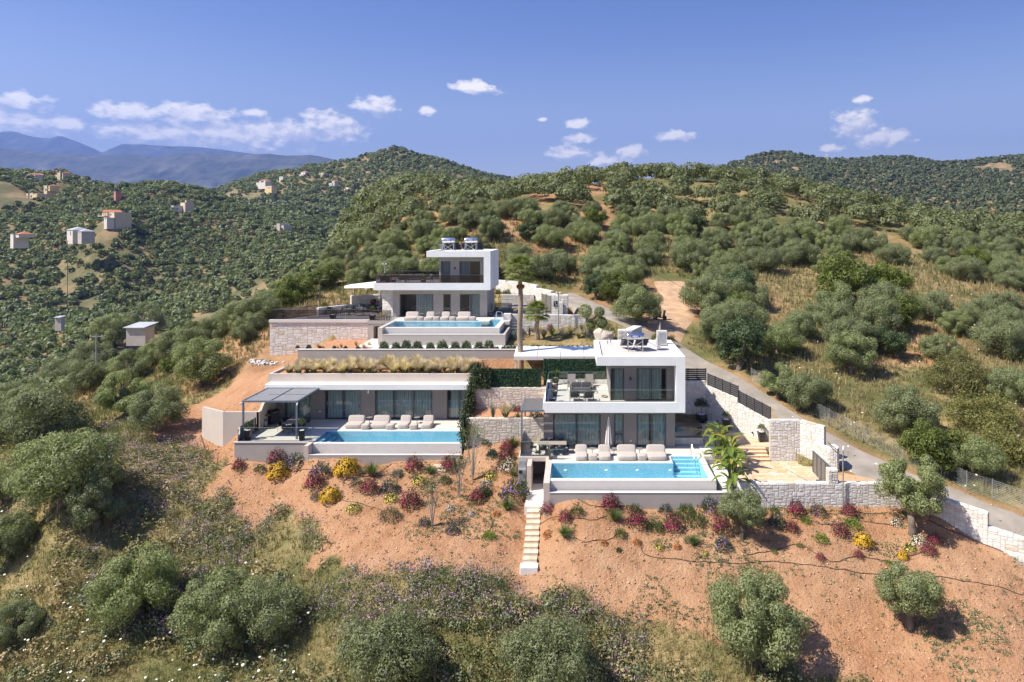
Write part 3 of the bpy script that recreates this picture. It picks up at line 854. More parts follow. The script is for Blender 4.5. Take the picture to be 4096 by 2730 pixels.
def glass_rail(name, label, pts, z0, h, mat, foot=M_FRAME, top=0.015, group=None, plen=1.6, footh=0.08):
    """frameless glass balustrade along plan points"""
    t = thing(name, label, 'balustrade', (pts[0][0], pts[0][1], z0), group=group)
    for (p, q) in zip(pts[:-1], pts[1:]):
        P, Q = Vector((*p, 0)), Vector((*q, 0)); Ln = (Q - P).length; n = max(1, round(Ln / plen)); d = (Q - P) / Ln; nr = Vector((d.y, -d.x, 0))
        MB().bar((P.x, P.y, z0 + footh / 2), (Q.x, Q.y, z0 + footh / 2), 0.09, footh).build('foot_channel', foot, t)
        for i in range(n):
            a = P + d * (Ln * i / n + 0.006); b = P + d * (Ln * (i + 1) / n - 0.006)
            pn = MB().poly([(a.x, a.y, z0 + footh), (b.x, b.y, z0 + footh), (b.x, b.y, z0 + h), (a.x, a.y, z0 + h)]).build('glass_panel', mat, t)
            MB().bar((a.x, a.y, z0 + h), (b.x, b.y, z0 + h), 0.014, top).build('top_edge', M_GLASSEDGE if mat is M_RAIL else M_GALV, pn)
    return t
def louvre_pergola(name, label, x0, x1, y0, y1, zt, posts, slat=0.16, depth=0.14, nx=2, ny=2, zfloor=-16.2, tilt=28, axis='x'):
    t = thing(name, label, 'pergola', ((x0 + x1) / 2, (y0 + y1) / 2, zfloor))
    for (a, b) in posts: MB().box((a - 0.06, b - 0.06, zfloor), (a + 0.06, b + 0.06, zt - depth)).build('post', M_FRAMEBLUE, t)
    for e in (((x0, y0), (x1, y0)), ((x0, y1), (x1, y1))):
        MB().box((e[0][0], e[0][1] - 0.06, zt - depth), (e[1][0], e[1][1] + 0.06, zt)).build('beam', M_FRAMEBLUE, t)
    for i in range(nx + 1):
        x = x0 + (x1 - x0) * i / nx; w = 0.06 if i in (0, nx) else 0.025
        MB().box((x - w, y0 + 0.06, zt - depth + 0.004), (x + w, y1 - 0.06, zt - 0.004)).build('beam', M_FRAMEBLUE, t)
    for i in range(nx):
        for j in range(ny):
            a = x0 + (x1 - x0) * i / nx + 0.06; b = x0 + (x1 - x0) * (i + 1) / nx - 0.06
            c = y0 + (y1 - y0) * j / ny + 0.07; e = y0 + (y1 - y0) * (j + 1) / ny - 0.03
            k = int((e - c) / slat); m = MB()
            for q in range(k):
                y = c + (q + 0.5) * (e - c) / k; hw = (e - c) / k * (0.495 if tilt < 10 else 0.44)
                dy, dz = hw * math.cos(R(tilt)), hw * math.sin(R(tilt))
                m.bar((a, y, zt - depth * 0.45), (b, y, zt - depth * 0.45), 2 * hw, 0.018, up=(0, math.sin(R(tilt)), math.cos(R(tilt))))
            tag(m.build('louvres', M_LOUV, t), kind='stuff')
    return t
M_LOUV = pbr('louvre_aluminium', (0.27, 0.272, 0.28), 0.5, 0.05, 3)

# ------------------------------------------------------------------ pools
def _water():
    m, nt, out = new_mat('pool_water')
    fr = N(nt, 'ShaderNodeFresnel'); fr.inputs[0].default_value = 1.33
    tr = N(nt, 'ShaderNodeBsdfTransparent'); tr.inputs[0].default_value = (0.90, 0.99, 1.0, 1)
    gl = N(nt, 'ShaderNodeBsdfGlossy'); gl.inputs['Roughness'].default_value = 0.03
    bn = N(nt, 'ShaderNodeBump'); bn.inputs['Strength'].default_value = 0.35; bn.inputs['Distance'].default_value = 0.03
    v = pos_vec(nt)
    L(nt, noise(nt, v, 5.0, 3, 0.5), bn.inputs['Height'])
    L(nt, bn.outputs[0], fr.inputs['Normal']); L(nt, bn.outputs[0], gl.inputs['Normal'])
    mx = N(nt, 'ShaderNodeMixShader')
    L(nt, fr.outputs[0], mx.inputs[0]); L(nt, tr.outputs[0], mx.inputs[1]); L(nt, gl.outputs[0], mx.inputs[2])
    L(nt, mx.outputs[0], out.inputs[0]); MATS['pool_water'] = m
    m, nt, out = new_mat('pool_tile_painted_shimmer')
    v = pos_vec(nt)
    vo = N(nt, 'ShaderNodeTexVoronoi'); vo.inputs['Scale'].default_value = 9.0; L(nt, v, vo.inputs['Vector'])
    c = ramp(nt, noise(nt, v, 11.0, 3, 0.6), [(0.3, (0.22, 0.54, 0.74)), (0.5, (0.34, 0.66, 0.82)), (0.72, (0.56, 0.82, 0.92))])  # pale blue tile, with caustic shimmer painted in as lighter noise tones
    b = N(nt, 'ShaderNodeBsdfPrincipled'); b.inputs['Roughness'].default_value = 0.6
    L(nt, c, b.inputs['Base Color']); L(nt, b.outputs[0], out.inputs[0]); MATS['pool_tile_painted_shimmer'] = m
_water()
def pool(label, x0, x1, y0, y1, zw, lip, depth=1.25, alcove=None, steps=None, stepdir='y'):
    """basin with water; lip = list of boxes (name, a, b, material)"""
    t = thing('swimming_pool', label, 'swimming pool', ((x0 + x1) / 2, (y0 + y1) / 2, zw - depth))
    P = MATS['pool_tile_painted_shimmer']; b = MB(); zb = zw - depth; X0, X1, Y0, Y1 = x0, x1, y0, y1; x0, x1, y0, y1 = x0 + .012, x1 - .012, y0 + .012, y1 - .012
    if alcove: alcove = (alcove[0] + .012, alcove[1] - .012, alcove[2] - .012)
    b.poly([(x0, y0, zb), (x1, y0, zb), (x1, y1, zb), (x0, y1, zb)])
    b.poly([(x0, y0, zb), (x0, y0, zw), (x1, y0, zw), (x1, y0, zb)]); b.poly([(x0, y0, zb), (x0, y1, zb), (x0, y1, zw + .05), (x0, y0, zw)])
    b.poly([(x1, y0, zb), (x1, y0, zw), (x1, y1, zw + .05), (x1, y1, zb)])
    if alcove:
        ax0, ax1, ay = alcove
        if ax0 > x0: b.poly([(x0, y1, zb), (ax0, y1, zb), (ax0, y1, zw + .05), (x0, y1, zw + .05)])
        if ax1 < x1: b.poly([(ax1, y1, zb), (x1, y1, zb), (x1, y1, zw + .05), (ax1, y1, zw + .05)])
        b.poly([(ax0, y1, zb), (ax0, ay, zb), (ax0, ay, zw + .05), (ax0, y1, zw + .05)]); b.poly([(ax1, y1, zb), (ax1, y1, zw + .05), (ax1, ay, zw + .05), (ax1, ay, zb)])
        b.poly([(ax0, ay, zb), (ax1, ay, zb), (ax1, ay, zw + .05), (ax0, ay, zw + .05)]); b.poly([(ax0, y1, zb), (ax1, y1, zb), (ax1, ay, zb), (ax0, ay, zb)])
    else:
        b.poly([(x0, y1, zb), (x1, y1, zb), (x1, y1, zw + .05), (x0, y1, zw + .05)])
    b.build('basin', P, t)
    w = MB().poly([(x0, y0, zw), (x1, y0, zw), (x1, y1, zw), (x0, y1, zw)])
    if alcove: w.poly([(ax0, y1, zw), (ax1, y1, zw), (ax1, ay, zw), (ax0, ay, zw)])
    w.build('water', MATS['pool_water'], t)
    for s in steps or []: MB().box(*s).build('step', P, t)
    for (nm, a, c, m) in lip: MB().box(a, c).build(nm, m, t, bevel=0.012)
    return t

# ------------------------------------------------------------------ furniture prototypes (built at the origin, copied into place)
def soft_box(mb, a, b, puff=0.06, nx=4, ny=4, m=0, rot=0.0, piv=None):
    """pillow-like box; rot tilts it about the x axis at piv"""
    x0, y0, z0 = a; x1, y1, z1 = b
    cx, cy_, cz = (x0 + x1) / 2, (y0 + y1) / 2, (z0 + z1) / 2; hx, hy, hz = (x1 - x0) / 2, (y1 - y0) / 2, (z1 - z0) / 2
    n = 7; V_, F_ = [], []
    def put(u, v, w):
        # superellipsoid-like rounding
        e = 0.16
        k = [u, v, w]
        L4 = (abs(u) ** 6 + abs(v) ** 6 + abs(w) ** 6) ** (1 / 6)
        u, v, w = [q / L4 for q in k]
        s = 1 + puff * (1 - max(abs(u), abs(v)) ** 2) * 0.5
        p = Vector((cx + u * hx, cy_ + v * hy, cz + w * hz * s))
        if rot and piv is not None:
            pv = Vector(piv); q = p - pv; c, s_ = math.cos(rot), math.sin(rot)
            p = pv + Vector((q.x, q.y * c - q.z * s_, q.y * s_ + q.z * c))
        V_.append(p); return len(V_) - 1
    g = np.linspace(-1, 1, n)
    for ax in range(3):
        for sg in (-1, 1):
            ids = [[None] * n for _ in range(n)]
            for i in range(n):
                for j in range(n):
                    q = [0, 0, 0]; q[ax] = sg; q[(ax + 1) % 3] = g[i]; q[(ax + 2) % 3] = g[j]
                    ids[i][j] = put(*q)
            for i in range(n - 1):
                for j in range(n - 1):
                    f = (ids[i][j], ids[i + 1][j], ids[i + 1][j + 1], ids[i][j + 1])
                    F_.append(f if sg > 0 else f[::-1])
    return mb.mesh(V_, F_, m)
def proto_lounger(wd):
    t = thing('lounger', '', 'lounger')
    soft_box(MB(), (-wd / 2, -0.82, 0.0), (wd / 2, 0.5, 0.40), 0.10).build('seat_cushion', M_FABRIC, t, False, True)
    soft_box(MB(), (-wd / 2 + 0.01, 0.16, 0.16), (wd / 2 - 0.01, 0.56, 0.82), 0.10, rot=R(-24), piv=(0, 0.5, 0.2)).build('back_cushion', M_FABRIC, t, False, True)
    s = MB()
    s.tube([(-wd / 2 - 0.004, -0.70, 0.2), (0, -0.76, 0.2), (wd / 2 + 0.004, -0.70, 0.2)], 0.012, 5)
    s.build('piping', M_FABRIC, t, False, True)
    return t
def proto_pouf():
    t = thing('pouf', '', 'pouf')
    soft_box(MB(), (-0.33, -0.3, 0), (0.33, 0.3, 0.40), 0.2).build('cushion', M_FABRIC, t, False, True)
    MB().tube([(0.1, -0.3, 0.2), (0.14, -0.335, 0.2), (0.18, -0.3, 0.2)], 0.012, 5).build('carry_handle', M_FABRIC, t, False)
    return t
def proto_side_table():
    t = thing('side_table', '', 'side table')
    MB().lathe([(0.255, 0.49), (0.26, 0.50), (0.255, 0.51)], n=20).build('table_top', M_SLING, t, False)
    MB().tube([(0, 0, 0.02), (0, 0, 0.49)], 0.02, 8).build('stem', M_SLING, t, False)
    MB().lathe([(0.16, 0.0), (0.16, 0.015), (0.03, 0.02)], n=16).build('foot', M_SLING, t, False)
    return t
def proto_chair():
    t = thing('dining_chair', '', 'chair')
    soft_box(MB(), (-0.24, -0.22, 0.42), (0.24, 0.22, 0.47), 0.1).build('seat', M_BLACK, t, False, True)
    b = MB(); V_, F_ = [], []
    for i in range(9):
        a = R(-75 + 150 * i / 8); x = 0.26 * math.sin(a); y = 0.05 + 0.2 * math.cos(a)
        V_ += [(x, y, 0.45), (x * 1.04, y * 1.12, 0.80 - 0.10 * abs(math.sin(a)) ** 2)]
    for i in range(8): F_.append((2 * i, 2 * i + 2, 2 * i + 3, 2 * i + 1))
    o = b.mesh(V_, F_).build('backrest', M_BLACK, t, False, True)
    sd = o.modifiers.new('thick', 'SOLIDIFY'); sd.thickness = 0.025
    for sx in (-1, 1):
        for sy in (-1, 1):
            MB().tube([(sx * 0.17, sy * 0.15, 0.43), (sx * 0.24, sy * 0.23, 0)], 0.014, 6).build('leg', M_ALUDK, t, False)
    return t
def make_table(name, label, x, y, z, w, d, h, mat, rz=0, legs='four', group=None):
    t = thing(name, label, 'table', (x, y, z), rz, group)
    MB().box((-w / 2, -d / 2, h - 0.04), (w / 2, d / 2, h)).build('table_top', mat, t, False, bevel=0.006)
    for sx in (-1, 1):
        for sy in (-1, 1):
            MB().box((sx * (w / 2 - 0.12) - 0.03, sy * (d / 2 - 0.1) - 0.03, 0), (sx * (w / 2 - 0.12) + 0.03, sy * (d / 2 - 0.1) + 0.03, h - 0.04)).build('leg', M_ALUDK, t, False)
    return t
def proto_armchair(wd=0.72, nc=1, name='armchair'):
    t = thing(name, '', 'sofa' if nc > 1 else 'armchair')
    f = MB(); h = 0.62
    for sx in (-1, 1):
        f.bar((sx * wd / 2, -0.35, 0), (sx * wd / 2, -0.35, h), 0.04); f.bar((sx * wd / 2, 0.37, 0), (sx * wd / 2, 0.37, h), 0.04); f.bar((sx * wd / 2, -0.37, h), (sx * wd / 2, 0.39, h), 0.05, 0.03)
    f.bar((-wd / 2, -0.35, 0.27), (wd / 2, -0.35, 0.27), 0.04); f.bar((-wd / 2, 0.37, 0.27), (wd / 2, 0.37, 0.27), 0.04); f.bar((-wd / 2, 0.37, 0.5), (wd / 2, 0.37, 0.5), 0.03)
    f.build('frame', M_ALUDK, t, False)
    soft_box(MB(), (-wd / 2 + 0.03, -0.35, 0.29), (wd / 2 - 0.03, 0.35, 0.43), 0.1).build('seat_cushion', M_CUSH, t, False, True)
    cwid = (wd - 0.08) / nc
    for i in range(nc):
        a = -wd / 2 + 0.04 + cwid * i
        soft_box(MB(), (a + 0.01, 0.2, 0.42), (a + cwid - 0.01, 0.37, 0.80), 0.1, rot=R(-10), piv=(0, 0.3, 0.42)).build('back_cushion', M_CUSH, t, False, True)
    return t
def proto_sunbed():
    t = thing('sun_lounger', '', 'sun lounger')
    f = MB()
    for sx in (-1, 1):
        f.bar((sx * 0.31, -1.0, 0.30), (sx * 0.31, 0.35, 0.30), 0.035); f.bar((sx * 0.31, 0.35, 0.30), (sx * 0.31, 0.78, 0.98), 0.035)
        f.bar((sx * 0.31, -0.85, 0.3), (sx * 0.31, -0.85, 0), 0.035); f.bar((sx * 0.31, 0.3, 0.3), (sx * 0.31, 0.3, 0), 0.035)
        f.bar((sx * 0.34, -0.1, 0.5), (sx * 0.34, 0.45, 0.5), 0.05, 0.03); f.bar((sx * 0.34, 0.0, 0.3), (sx * 0.34, 0.0, 0.5), 0.03)
    f.bar((-0.31, -1.0, 0.3), (0.31, -1.0, 0.3), 0.03); f.bar((-0.31, 0.78, 0.98), (0.31, 0.78, 0.98), 0.03)
    f.build('frame', M_SLING, t, False)
    MB().poly([(-0.3, -1.0, 0.31), (0.3, -1.0, 0.31), (0.3, 0.35, 0.31), (-0.3, 0.35, 0.31)]).build('sling_seat', M_SLING, t, False)
    MB().poly([(-0.3, 0.35, 0.315), (0.3, 0.35, 0.315), (0.3, 0.78, 0.985), (-0.3, 0.78, 0.985)]).build('sling_back', M_SLING, t, False)
    return t
class Proto:
    """first placement moves the prototype itself, later ones copy it"""
    def __init__(s, o): s.o = o; s.used = False
    def at(s, loc, rz, label, group, scale=1.0):
        t = s.o if not s.used else copy_tree(s.o)
        s.used = True
        t.location = loc; t.rotation_euler = (0, 0, rz); t.scale = (scale,) * 3
        tag(t, label, None, group)
        return t
# ================================================================== lower left villa (single storey under a roof garden)
Z3 = -16.2
def house_left():
    D = 58.65
    t = thing('villa', 'low single-storey taupe villa under a feather-grass roof garden', 'house', (-17.4, D, Z3))
    def sx(x): return XP(780 + x / 1.9608, D)
    zh = ZP(1562, D)
    ops = [(sx(700), sx(905), Z3, zh), (sx(1018), sx(1300), Z3, zh), (sx(1410), sx(1862), Z3, zh), (sx(1975), -9.0, Z3, zh)]
    w = MB(); wall_x(w, -26.1, -8.75, Z3, -13.41, D, 0.3, ops)
    w.build('facade_wall', M_TAUPE_DK, t)
    r = MB()
    r.box((-26.1, D + 0.3, Z3), (-25.8, 62.0, -13.41)); r.box((-9.05, D + 0.3, Z3), (-8.75, 62.0, -13.41)); r.box((-25.8, 61.7, Z3), (-9.05, 62.0, -13.41))
    for (a, b, c, d) in ops[1:]: r.box((a - 0.75, D + 0.3, Z3), (a - 0.65, 61.7, -13.41))
    r.build('inner_wall', M_INT, t)
    MB().box((-25.8, D + 0.3, Z3 - 0.05), (-9.05, 61.7, Z3 + 0.004)).build('room_floor', M_INTFLOOR, t)
    sliding_door(t, *ops[0][:2], Z3, zh, D + 0.12, 2, ((0, 1),))
    sliding_door(t, *ops[1][:2], Z3, zh, D + 0.12, 2, ((0.03, 0.45), (0.5, 1)))
    sliding_door(t, *ops[2][:2], Z3, zh, D + 0.12, 3, ((0, 0.3), (0.33, 0.98)))
    sliding_door(t, *ops[3][:2], Z3, zh, D + 0.12, 2, ((0.12, 1),))
    MB().box((-26.22, 57.5, -13.41), (-8.72, 62.0, -12.93)).build('roof_slab', M_WHITE, t, bevel=0.015)
    pl = MB()
    pl.box((-26.35, 58.4, -12.93), (-8.72, 58.65, -12.24)); pl.box((-26.35, 58.65, -12.93), (-26.1, 62.4, -12.24))
    pl.build('planter_wall', M_BEIGE, t, bevel=0.012)
    MB().box((-26.1, 58.65, -12.93), (-8.72, 62.45, -12.44)).build('planter_soil', M_SOIL, t)
    for x, y in ((980, 523), (660, 536)):
        p = CW('c2', x, y, D); MB().box((p[0] - 0.07, D - 0.02, p[2] - 0.05), (p[0] + 0.07, D + 0.01, p[2] + 0.05)).build('socket', M_WHITEPL, t)
    p = CW('c2', 1360, 370, 58.0)
    q = MB(); q.tube([(p[0], 58.0, -13.41), (p[0], 58.0, -13.62)], 0.035, 8); q.lathe([(0.06, -0.14), (0.075, 0.0), (0.05, 0.06)], (p[0], 57.95, -13.66), 10); q.build('security_camera', M_WHITEPL, t)
    # terrace
    MB().box((-26.05, 55.2, Z3 - 0.3), (-8.75, D, Z3)).build('terrace', M_DECK, None); 
    o = bpy.data.objects['terrace']; tag(o, 'pale tiled terrace in front of the low villa', None, None, 'structure')
    o2 = MB().box((-26.05, 52.4, Z3 - 0.3), (-20.5, 55.2, Z3 + 0.0)).box((-20.5, 52.6, Z3 - 0.3), (-20.17, 55.2, Z3)).build('terrace', M_DECK); tag(o2, 'tiled terrace corner under the grey pergola', None, None, 'structure')
    tw = MB(); tw.box((-26.2, 52.3, -18.4), (-20.5, 52.65, Z3 - 0.04)); tw.box((-26.2, 52.65, -18.4), (-25.9, 55.6, Z3 - 0.04))
    single('retaining_wall', tw, M_TAUPE, 'smooth taupe retaining wall below the left terrace corner', 'retaining wall', bevel=0.01)
    tc = MB().box((-26.25, 52.25, Z3 - 0.04), (-20.5, 52.4, Z3 + 0.03)); tc.build('terrace_edge', M_COPING); tag(bpy.data.objects['terrace_edge'], None, None, None, 'structure')
    # side and corner walls
    wl = MB()
    wl.mesh([(-28.72, 55.5, -18.6), (-25.8, 55.5, -18.6), (-25.8, 55.72, -18.6), (-28.72, 55.72, -18.6), (-28.72, 55.5, -14.73), (-25.8, 55.5, -14.73), (-25.8, 55.72, -14.73), (-28.72, 55.72, -14.73)], [(0, 3, 2, 1), (4, 5, 6, 7), (0, 1, 5, 4), (1, 2, 6, 5), (2, 3, 7, 6), (3, 0, 4, 7)])
    wl.mesh([(-31.3, 57.1, -18.4), (-28.72, 55.5, -18.6), (-28.6, 55.68, -18.6), (-31.18, 57.28, -18.4), (-31.3, 57.1, -14.73), (-28.72, 55.5, -14.73), (-28.6, 55.68, -14.73), (-31.18, 57.28, -14.73)], [(0, 3, 2, 1), (4, 5, 6, 7), (0, 1, 5, 4), (1, 2, 6, 5), (2, 3, 7, 6), (3, 0, 4, 7)])
    zs = [(55.5, -14.73), (55.9, -14.70), (56.2, -14.4), (57.4, -13.55), (58.6, -13.45)]
    for (ya, za), (yb, zb) in zip(zs[:-1], zs[1:]):
        wl.mesh([(-25.98, ya, -16.6), (-25.76, ya, -16.6), (-25.76, yb, -16.6), (-25.98, yb, -16.6), (-25.98, ya, za), (-25.76, ya, za), (-25.76, yb, zb), (-25.98, yb, zb)], [(0, 3, 2, 1), (4, 5, 6, 7), (0, 1, 5, 4), (1, 2, 6, 5), (2, 3, 7, 6), (3, 0, 4, 7)])
    single('corner_wall', wl, M_BEIGE, 'plain beige angled wall closing the left end of the low villa terrace', 'wall')
    # pergola
    louvre_pergola('pergola', 'grey louvred pergola over the dining corner of the low villa', -25.98, -21.68, 53.1, 57.45, -13.2, [(-25.9, 53.1), (-21.74, 53.1)], zfloor=Z3, nx=2, ny=2, tilt=3)
    for c, x, y in (('d3', 200, 165), ('d3', 1262, 175)):
        p = CW(c, x, y, 52.9); q = MB(); q.lathe([(0.05, -0.12), (0.075, 0), (0.05, 0.05)], p, 10); q.bar(p, (p[0] + (0.1 if x < 500 else 0.0), 53.04, -13.35), 0.03)
        single('security_camera', q, M_WHITEPL, 'white security camera on the %s post of the grey pergola' % ('left' if x < 500 else 'right'), 'camera', 'pergola cameras')
    # pool
    zw = Z3 - 0.05
    st = [((-20.15 + 0.02 + i * 0.38, 52.56, zw - 1.25), (-20.15 + 0.38 * (i + 1), 55.2, zw - 0.12 - i * 0.22)) for i in range(5)]
    lip = [('infinity_wall', (-20.15, 52.2, -17.6), (-8.75, 52.52, zw - 0.006), M_COPING), ('side_pier', (-20.5, 51.4, -18.3), (-20.17, 52.6, Z3 + 0.01), M_BEIGE),
           ('gutter_wall', (-20.17, 51.4, -18.3), (-8.75, 51.65, -16.91), M_TAUPE), ('gutter_floor', (-20.17, 51.65, -17.6), (-8.75, 52.2, -17.3), M_COPING), ('gutter_coping', (-20.17, 51.38, -16.91), (-8.75, 51.67, -16.87), M_COPING)]
    pool('long infinity pool with corner steps below the low villa', -20.15, -8.75, 52.52, 55.2, zw, lip, steps=st)
    # balustrade
    glass_rail('glass_balustrade', 'clear frameless glass balustrade round the dining corner of the low villa', [(-25.98, 55.4), (-25.98, 52.42), (-20.3, 52.42)], Z3, 1.08, M_RAIL, plen=1.45)
house_left()

# ================================================================== two-storey villas (front right and upper left share one design)
def two_storey(lab, zf, D, Dov, gx0, gx1, slab_l, slab_r, zsb, zst, roof_l, zrb, zrt, rw_in, upx0, gdoors, udoors, gh, uh, depth=7.8, fm=M_FRAME, taupe=M_TAUPE_DK, open_first=False, cm=None, ucm=None):
    t = thing('villa', lab, 'house', ((gx0 + gx1) / 2, D, zf))
    zt = zst - 0.15                                     # upper terrace floor
    back = Dov + depth
    ops = [(a, b, zf, gh) for a, b, n, tr, cu in gdoors]
    w = MB(); wall_x(w, gx0, gx1, zf, zsb, D, 0.3, ops); w.box((gx0, D + 0.3, zf), (gx0 + 0.3, back - 0.3, zsb)); w.box((gx1 - 0.3, D + 0.3, zf), (gx1, back - 0.3, zsb))
    w.box((gx0, back - 0.3, zf - 0.2), (gx1, back, zsb)); w.build('ground_floor_wall', taupe, t)
    MB().box((gx0 + 0.3, D + 0.3, zf - 0.05), (gx1 - 0.3, back - 0.3, zf + 0.004)).build('room_floor', M_INTFLOOR, t)
    r = MB(); r.box((gx0 + 0.31, D + 4.2, zf), (gx1 - 0.31, D + 4.35, zsb)); r.build('inner_wall', M_INT, t)
    for i, (a, b, n, tr, cu) in enumerate(gdoors):
        sliding_door(t, a, b, zf, gh, D + 0.1, n, cu, cm, fm, transom=tr, skip=(0,) if (open_first and i == 0) else None, name='sliding_door' if n > 1 else 'window')
    # white folded band: terrace slab, side wall, roof
    s = MB(); s.box((slab_l, Dov, zsb), (slab_r, back, zt)); 
    s.box((slab_l, Dov, zt), (rw_in, Dov + 0.38, zst)); s.box((slab_l, Dov + 0.38, zt), (slab_l + 0.38, back - 0.6, zst)); s.box((slab_l, back - 0.6, zt), (upx0 + 0.1, back - 0.2, zst + 0.12))
    s.build('terrace_slab', M_WHITE, t)
    MB().box((slab_l + 0.38, Dov + 0.38, zt), (rw_in, back - 0.6, zt + 0.012)).build('terrace_floor', M_DECK if not open_first else M_DECKGREY, t)
    MB().box((rw_in, Dov, zt), (slab_r, back, zrb)).build('side_wall', M_WHITE, t)
    rf = MB(); zg = zrt - 0.17
    rf.box((roof_l, Dov, zrb), (slab_r, back, zg)); rf.box((roof_l, Dov, zg), (slab_r, Dov + 0.4, zrt)); rf.box((roof_l, back - 0.4, zg), (slab_r, back, zrt)); rf.box((roof_l, Dov + 0.4, zg), (roof_l + 0.4, back - 0.4, zrt)); rf.box((slab_r - 0.5, Dov + 0.4, zg), (slab_r, back - 0.4, zrt))
    ro = rf.build('roof', M_WHITE, t)
    MB().box((roof_l + 0.4, Dov + 0.4, zg), (slab_r - 0.5, back - 0.4, zg + 0.02)).build('roof_gravel', M_GRAVEL if not open_first else M_WHITE, ro)
    # upper room
    ops2 = [(a, b, zt, uh) for a, b, n, cu in udoors]
    u = MB(); wall_x(u, upx0, rw_in, zt, zrb, D, 0.3, ops2); u.box((upx0, D + 0.3, zt), (upx0 + 0.3, back - 0.2, zrb)); u.box((upx0, back - 0.2, zt), (rw_in, back, zrb))
    u.build('upper_wall', taupe, t)
    MB().box((upx0 + 0.31, D + 3.4, zt), (rw_in, D + 3.5, zrb)).build('inner_wall', M_INT, t)
    for (a, b, n, cu) in udoors: sliding_door(t, a, b, zt + 0.014, uh, D + 0.1, n, cu, ucm or cm, fm, name='sliding_door' if n > 1 else 'window')
    # wall lamp between the upper doors
    xm = (udoors[0][1] + udoors[1][0]) / 2; MB().lathe([(0.05, 0), (0.055, 0.02), (0.055, 0.24), (0.05, 0.26)], (xm, D - 0.07, (zt + uh) / 2 + 0.35), 10).build('wall_lamp', M_BLACK, t)
    for x in (gdoors[1][0] - 0.45, gdoors[2][0] - 0.45):
        MB().box((x - 0.05, D - 0.02, zf + 0.45), (x + 0.05, D + 0.01, zf + 0.55)).build('socket', M_WHITEPL, t)
    return t
Z2 = -16.4
def house_right():
    D = 51.7
    X = lambda x: XP(1880 + x / 2.01, D)
    two_storey('white two-storey villa with folded roof band and gravel roof, front right', Z2, D, 50.6, -2.47, 7.48, -2.47, 8.08, -13.49, -12.73, 1.50, -10.0, -9.34, 7.40, 2.58,
               [(X(667), X(1052), 2, None, ((0.0, 0.47), (0.5, 1.0))), (X(1157), X(1236), 1, Z2 + 0.92, ((0, 1),)), (X(1340), X(1577), 2, None, ((0, 0.45), (0.5, 1)))],
               [(X(1130), X(1240), 1, ((0.0, 1.0),)), (X(1340), X(1580), 2, ((0.02, 0.85),))], ZP(1656.6, D), ZP(1475, D))
    glass_rail('glass_balustrade', 'clear glass balustrade round the upper terrace of the front right villa', [(2.5, 57.3), (-2.28, 57.3), (-2.28, 50.82), (7.38, 50.82)], -12.73, 0.88, M_RAIL, footh=0.015, plen=1.7)
    # deck
    dk = MB(); dk.box((-4.11, 49.7, -16.65), (-1.73, 58.0, Z2)); dk.box((-1.73, 48.2, -16.65), (6.84, 51.9, Z2)); dk.box((6.84, 49.62, -16.65), (9.9, 51.9, Z2)); dk.box((8.8, 48.0, -16.65), (9.25, 49.62, Z2))
    tag(dk.build('terrace', M_DECK), 'pale tiled pool terrace of the front right villa', None, None, 'structure')
    lw = MB(); lw.box((-4.2, 49.62, -19.3), (-3.18, 49.95, -16.46)); lw.box((-4.2, 49.95, -19.3), (-3.95, 53.0, -16.46)); lw.box((-3.18, 49.62, -16.76), (-2.2, 49.95, -16.46)); lw.box((-2.2, 48.9, -19.0), (-1.73, 49.95, -16.46)); lw.box((-3.5, 48.2, -19.2), (-3.18, 49.62, -16.6))
    single('undercroft_wall', lw, M_BEIGE, 'beige wall with a dark service doorway under the dining terrace', 'wall', bevel=0.008)
    db = MB(); db.box((-3.18, 51.6, -18.6), (-2.2, 51.7, -16.6)); db.box((-3.3, 49.95, -18.6), (-3.18, 51.7, -16.6)); db.box((-2.2, 49.95, -18.6), (-2.1, 51.7, -16.6)); db.box((-3.18, 49.95, -18.6), (-2.2, 51.7, -18.36))
    single('service_passage', db, M_TAUPE_DK, 'dark service passage behind the doorway under the terrace', 'passage')
    # landing and garden steps
    single('landing_slab', MB().box((-3.45, 45.5, -19.2), (-2.14, 49.62, -18.36)), M_COPING, 'pale concrete landing in front of the service doorway', 'landing', bevel=0.015)
    stp = thing('garden_steps', 'flight of cream stone steps going down the red bank', 'steps', (-2.8, 41.5, -20.4))
    n = 9
    for i in range(n):
        y1 = 45.5 - i * 0.43; z1 = -18.55 - i * 0.185
        ax = random.uniform(-0.03, 0.03)
        s = MB().box((-3.24 + ax, y1 - 0.43, z1 - 0.5), (-2.37 + ax, y1, z1 - 0.04)).build('step', M_STEPTILE, stp)
        for a, b in ((-3.25, -2.815), (-2.80, -2.36)):
            MB().box((a + ax, y1 - 0.445, z1 - 0.04), (b + ax, y1, z1)).build('tread_tile', M_STEPTILE, s, bevel=0.006)
    MB().box((-3.4, 41.05, -20.75), (-2.3, 41.65, -20.24)).build('foot_slab', M_WHITEGRAVEL, stp, bevel=0.05)
    # equipment cabinet
    cb = thing('pump_cabinet', 'grey heat pump cabinet beside the service doorway', 'cabinet', (-3.85, 48.9, -17.8))
    MB().box((-4.12, 48.45, -17.8), (-3.58, 49.5, -16.95)).build('lower_unit', M_GALV, cb, bevel=0.015); MB().box((-4.10, 48.9, -16.945), (-3.62, 49.5, -16.5)).build('upper_unit', M_GALV, cb, bevel=0.015)
    MB().tube([(-3.75, 48.44, -17.5), (-3.65, 48.38, -17.2), (-3.55, 48.4, -17.55), (-3.6, 48.45, -17.75)], 0.02, 6).build('hose', M_PIPE, cb)
    f = MB().lathe([(0.13, 0), (0.13, 0.02)], (0, 0, 0), 16); f.v = [(-3.95 + v[0], 48.435 - v[2], -17.12 + v[1]) for v in f.v]; f.build('fan_grille', M_BLACK, cb)
    # pool
    zw = Z2 - 0.05
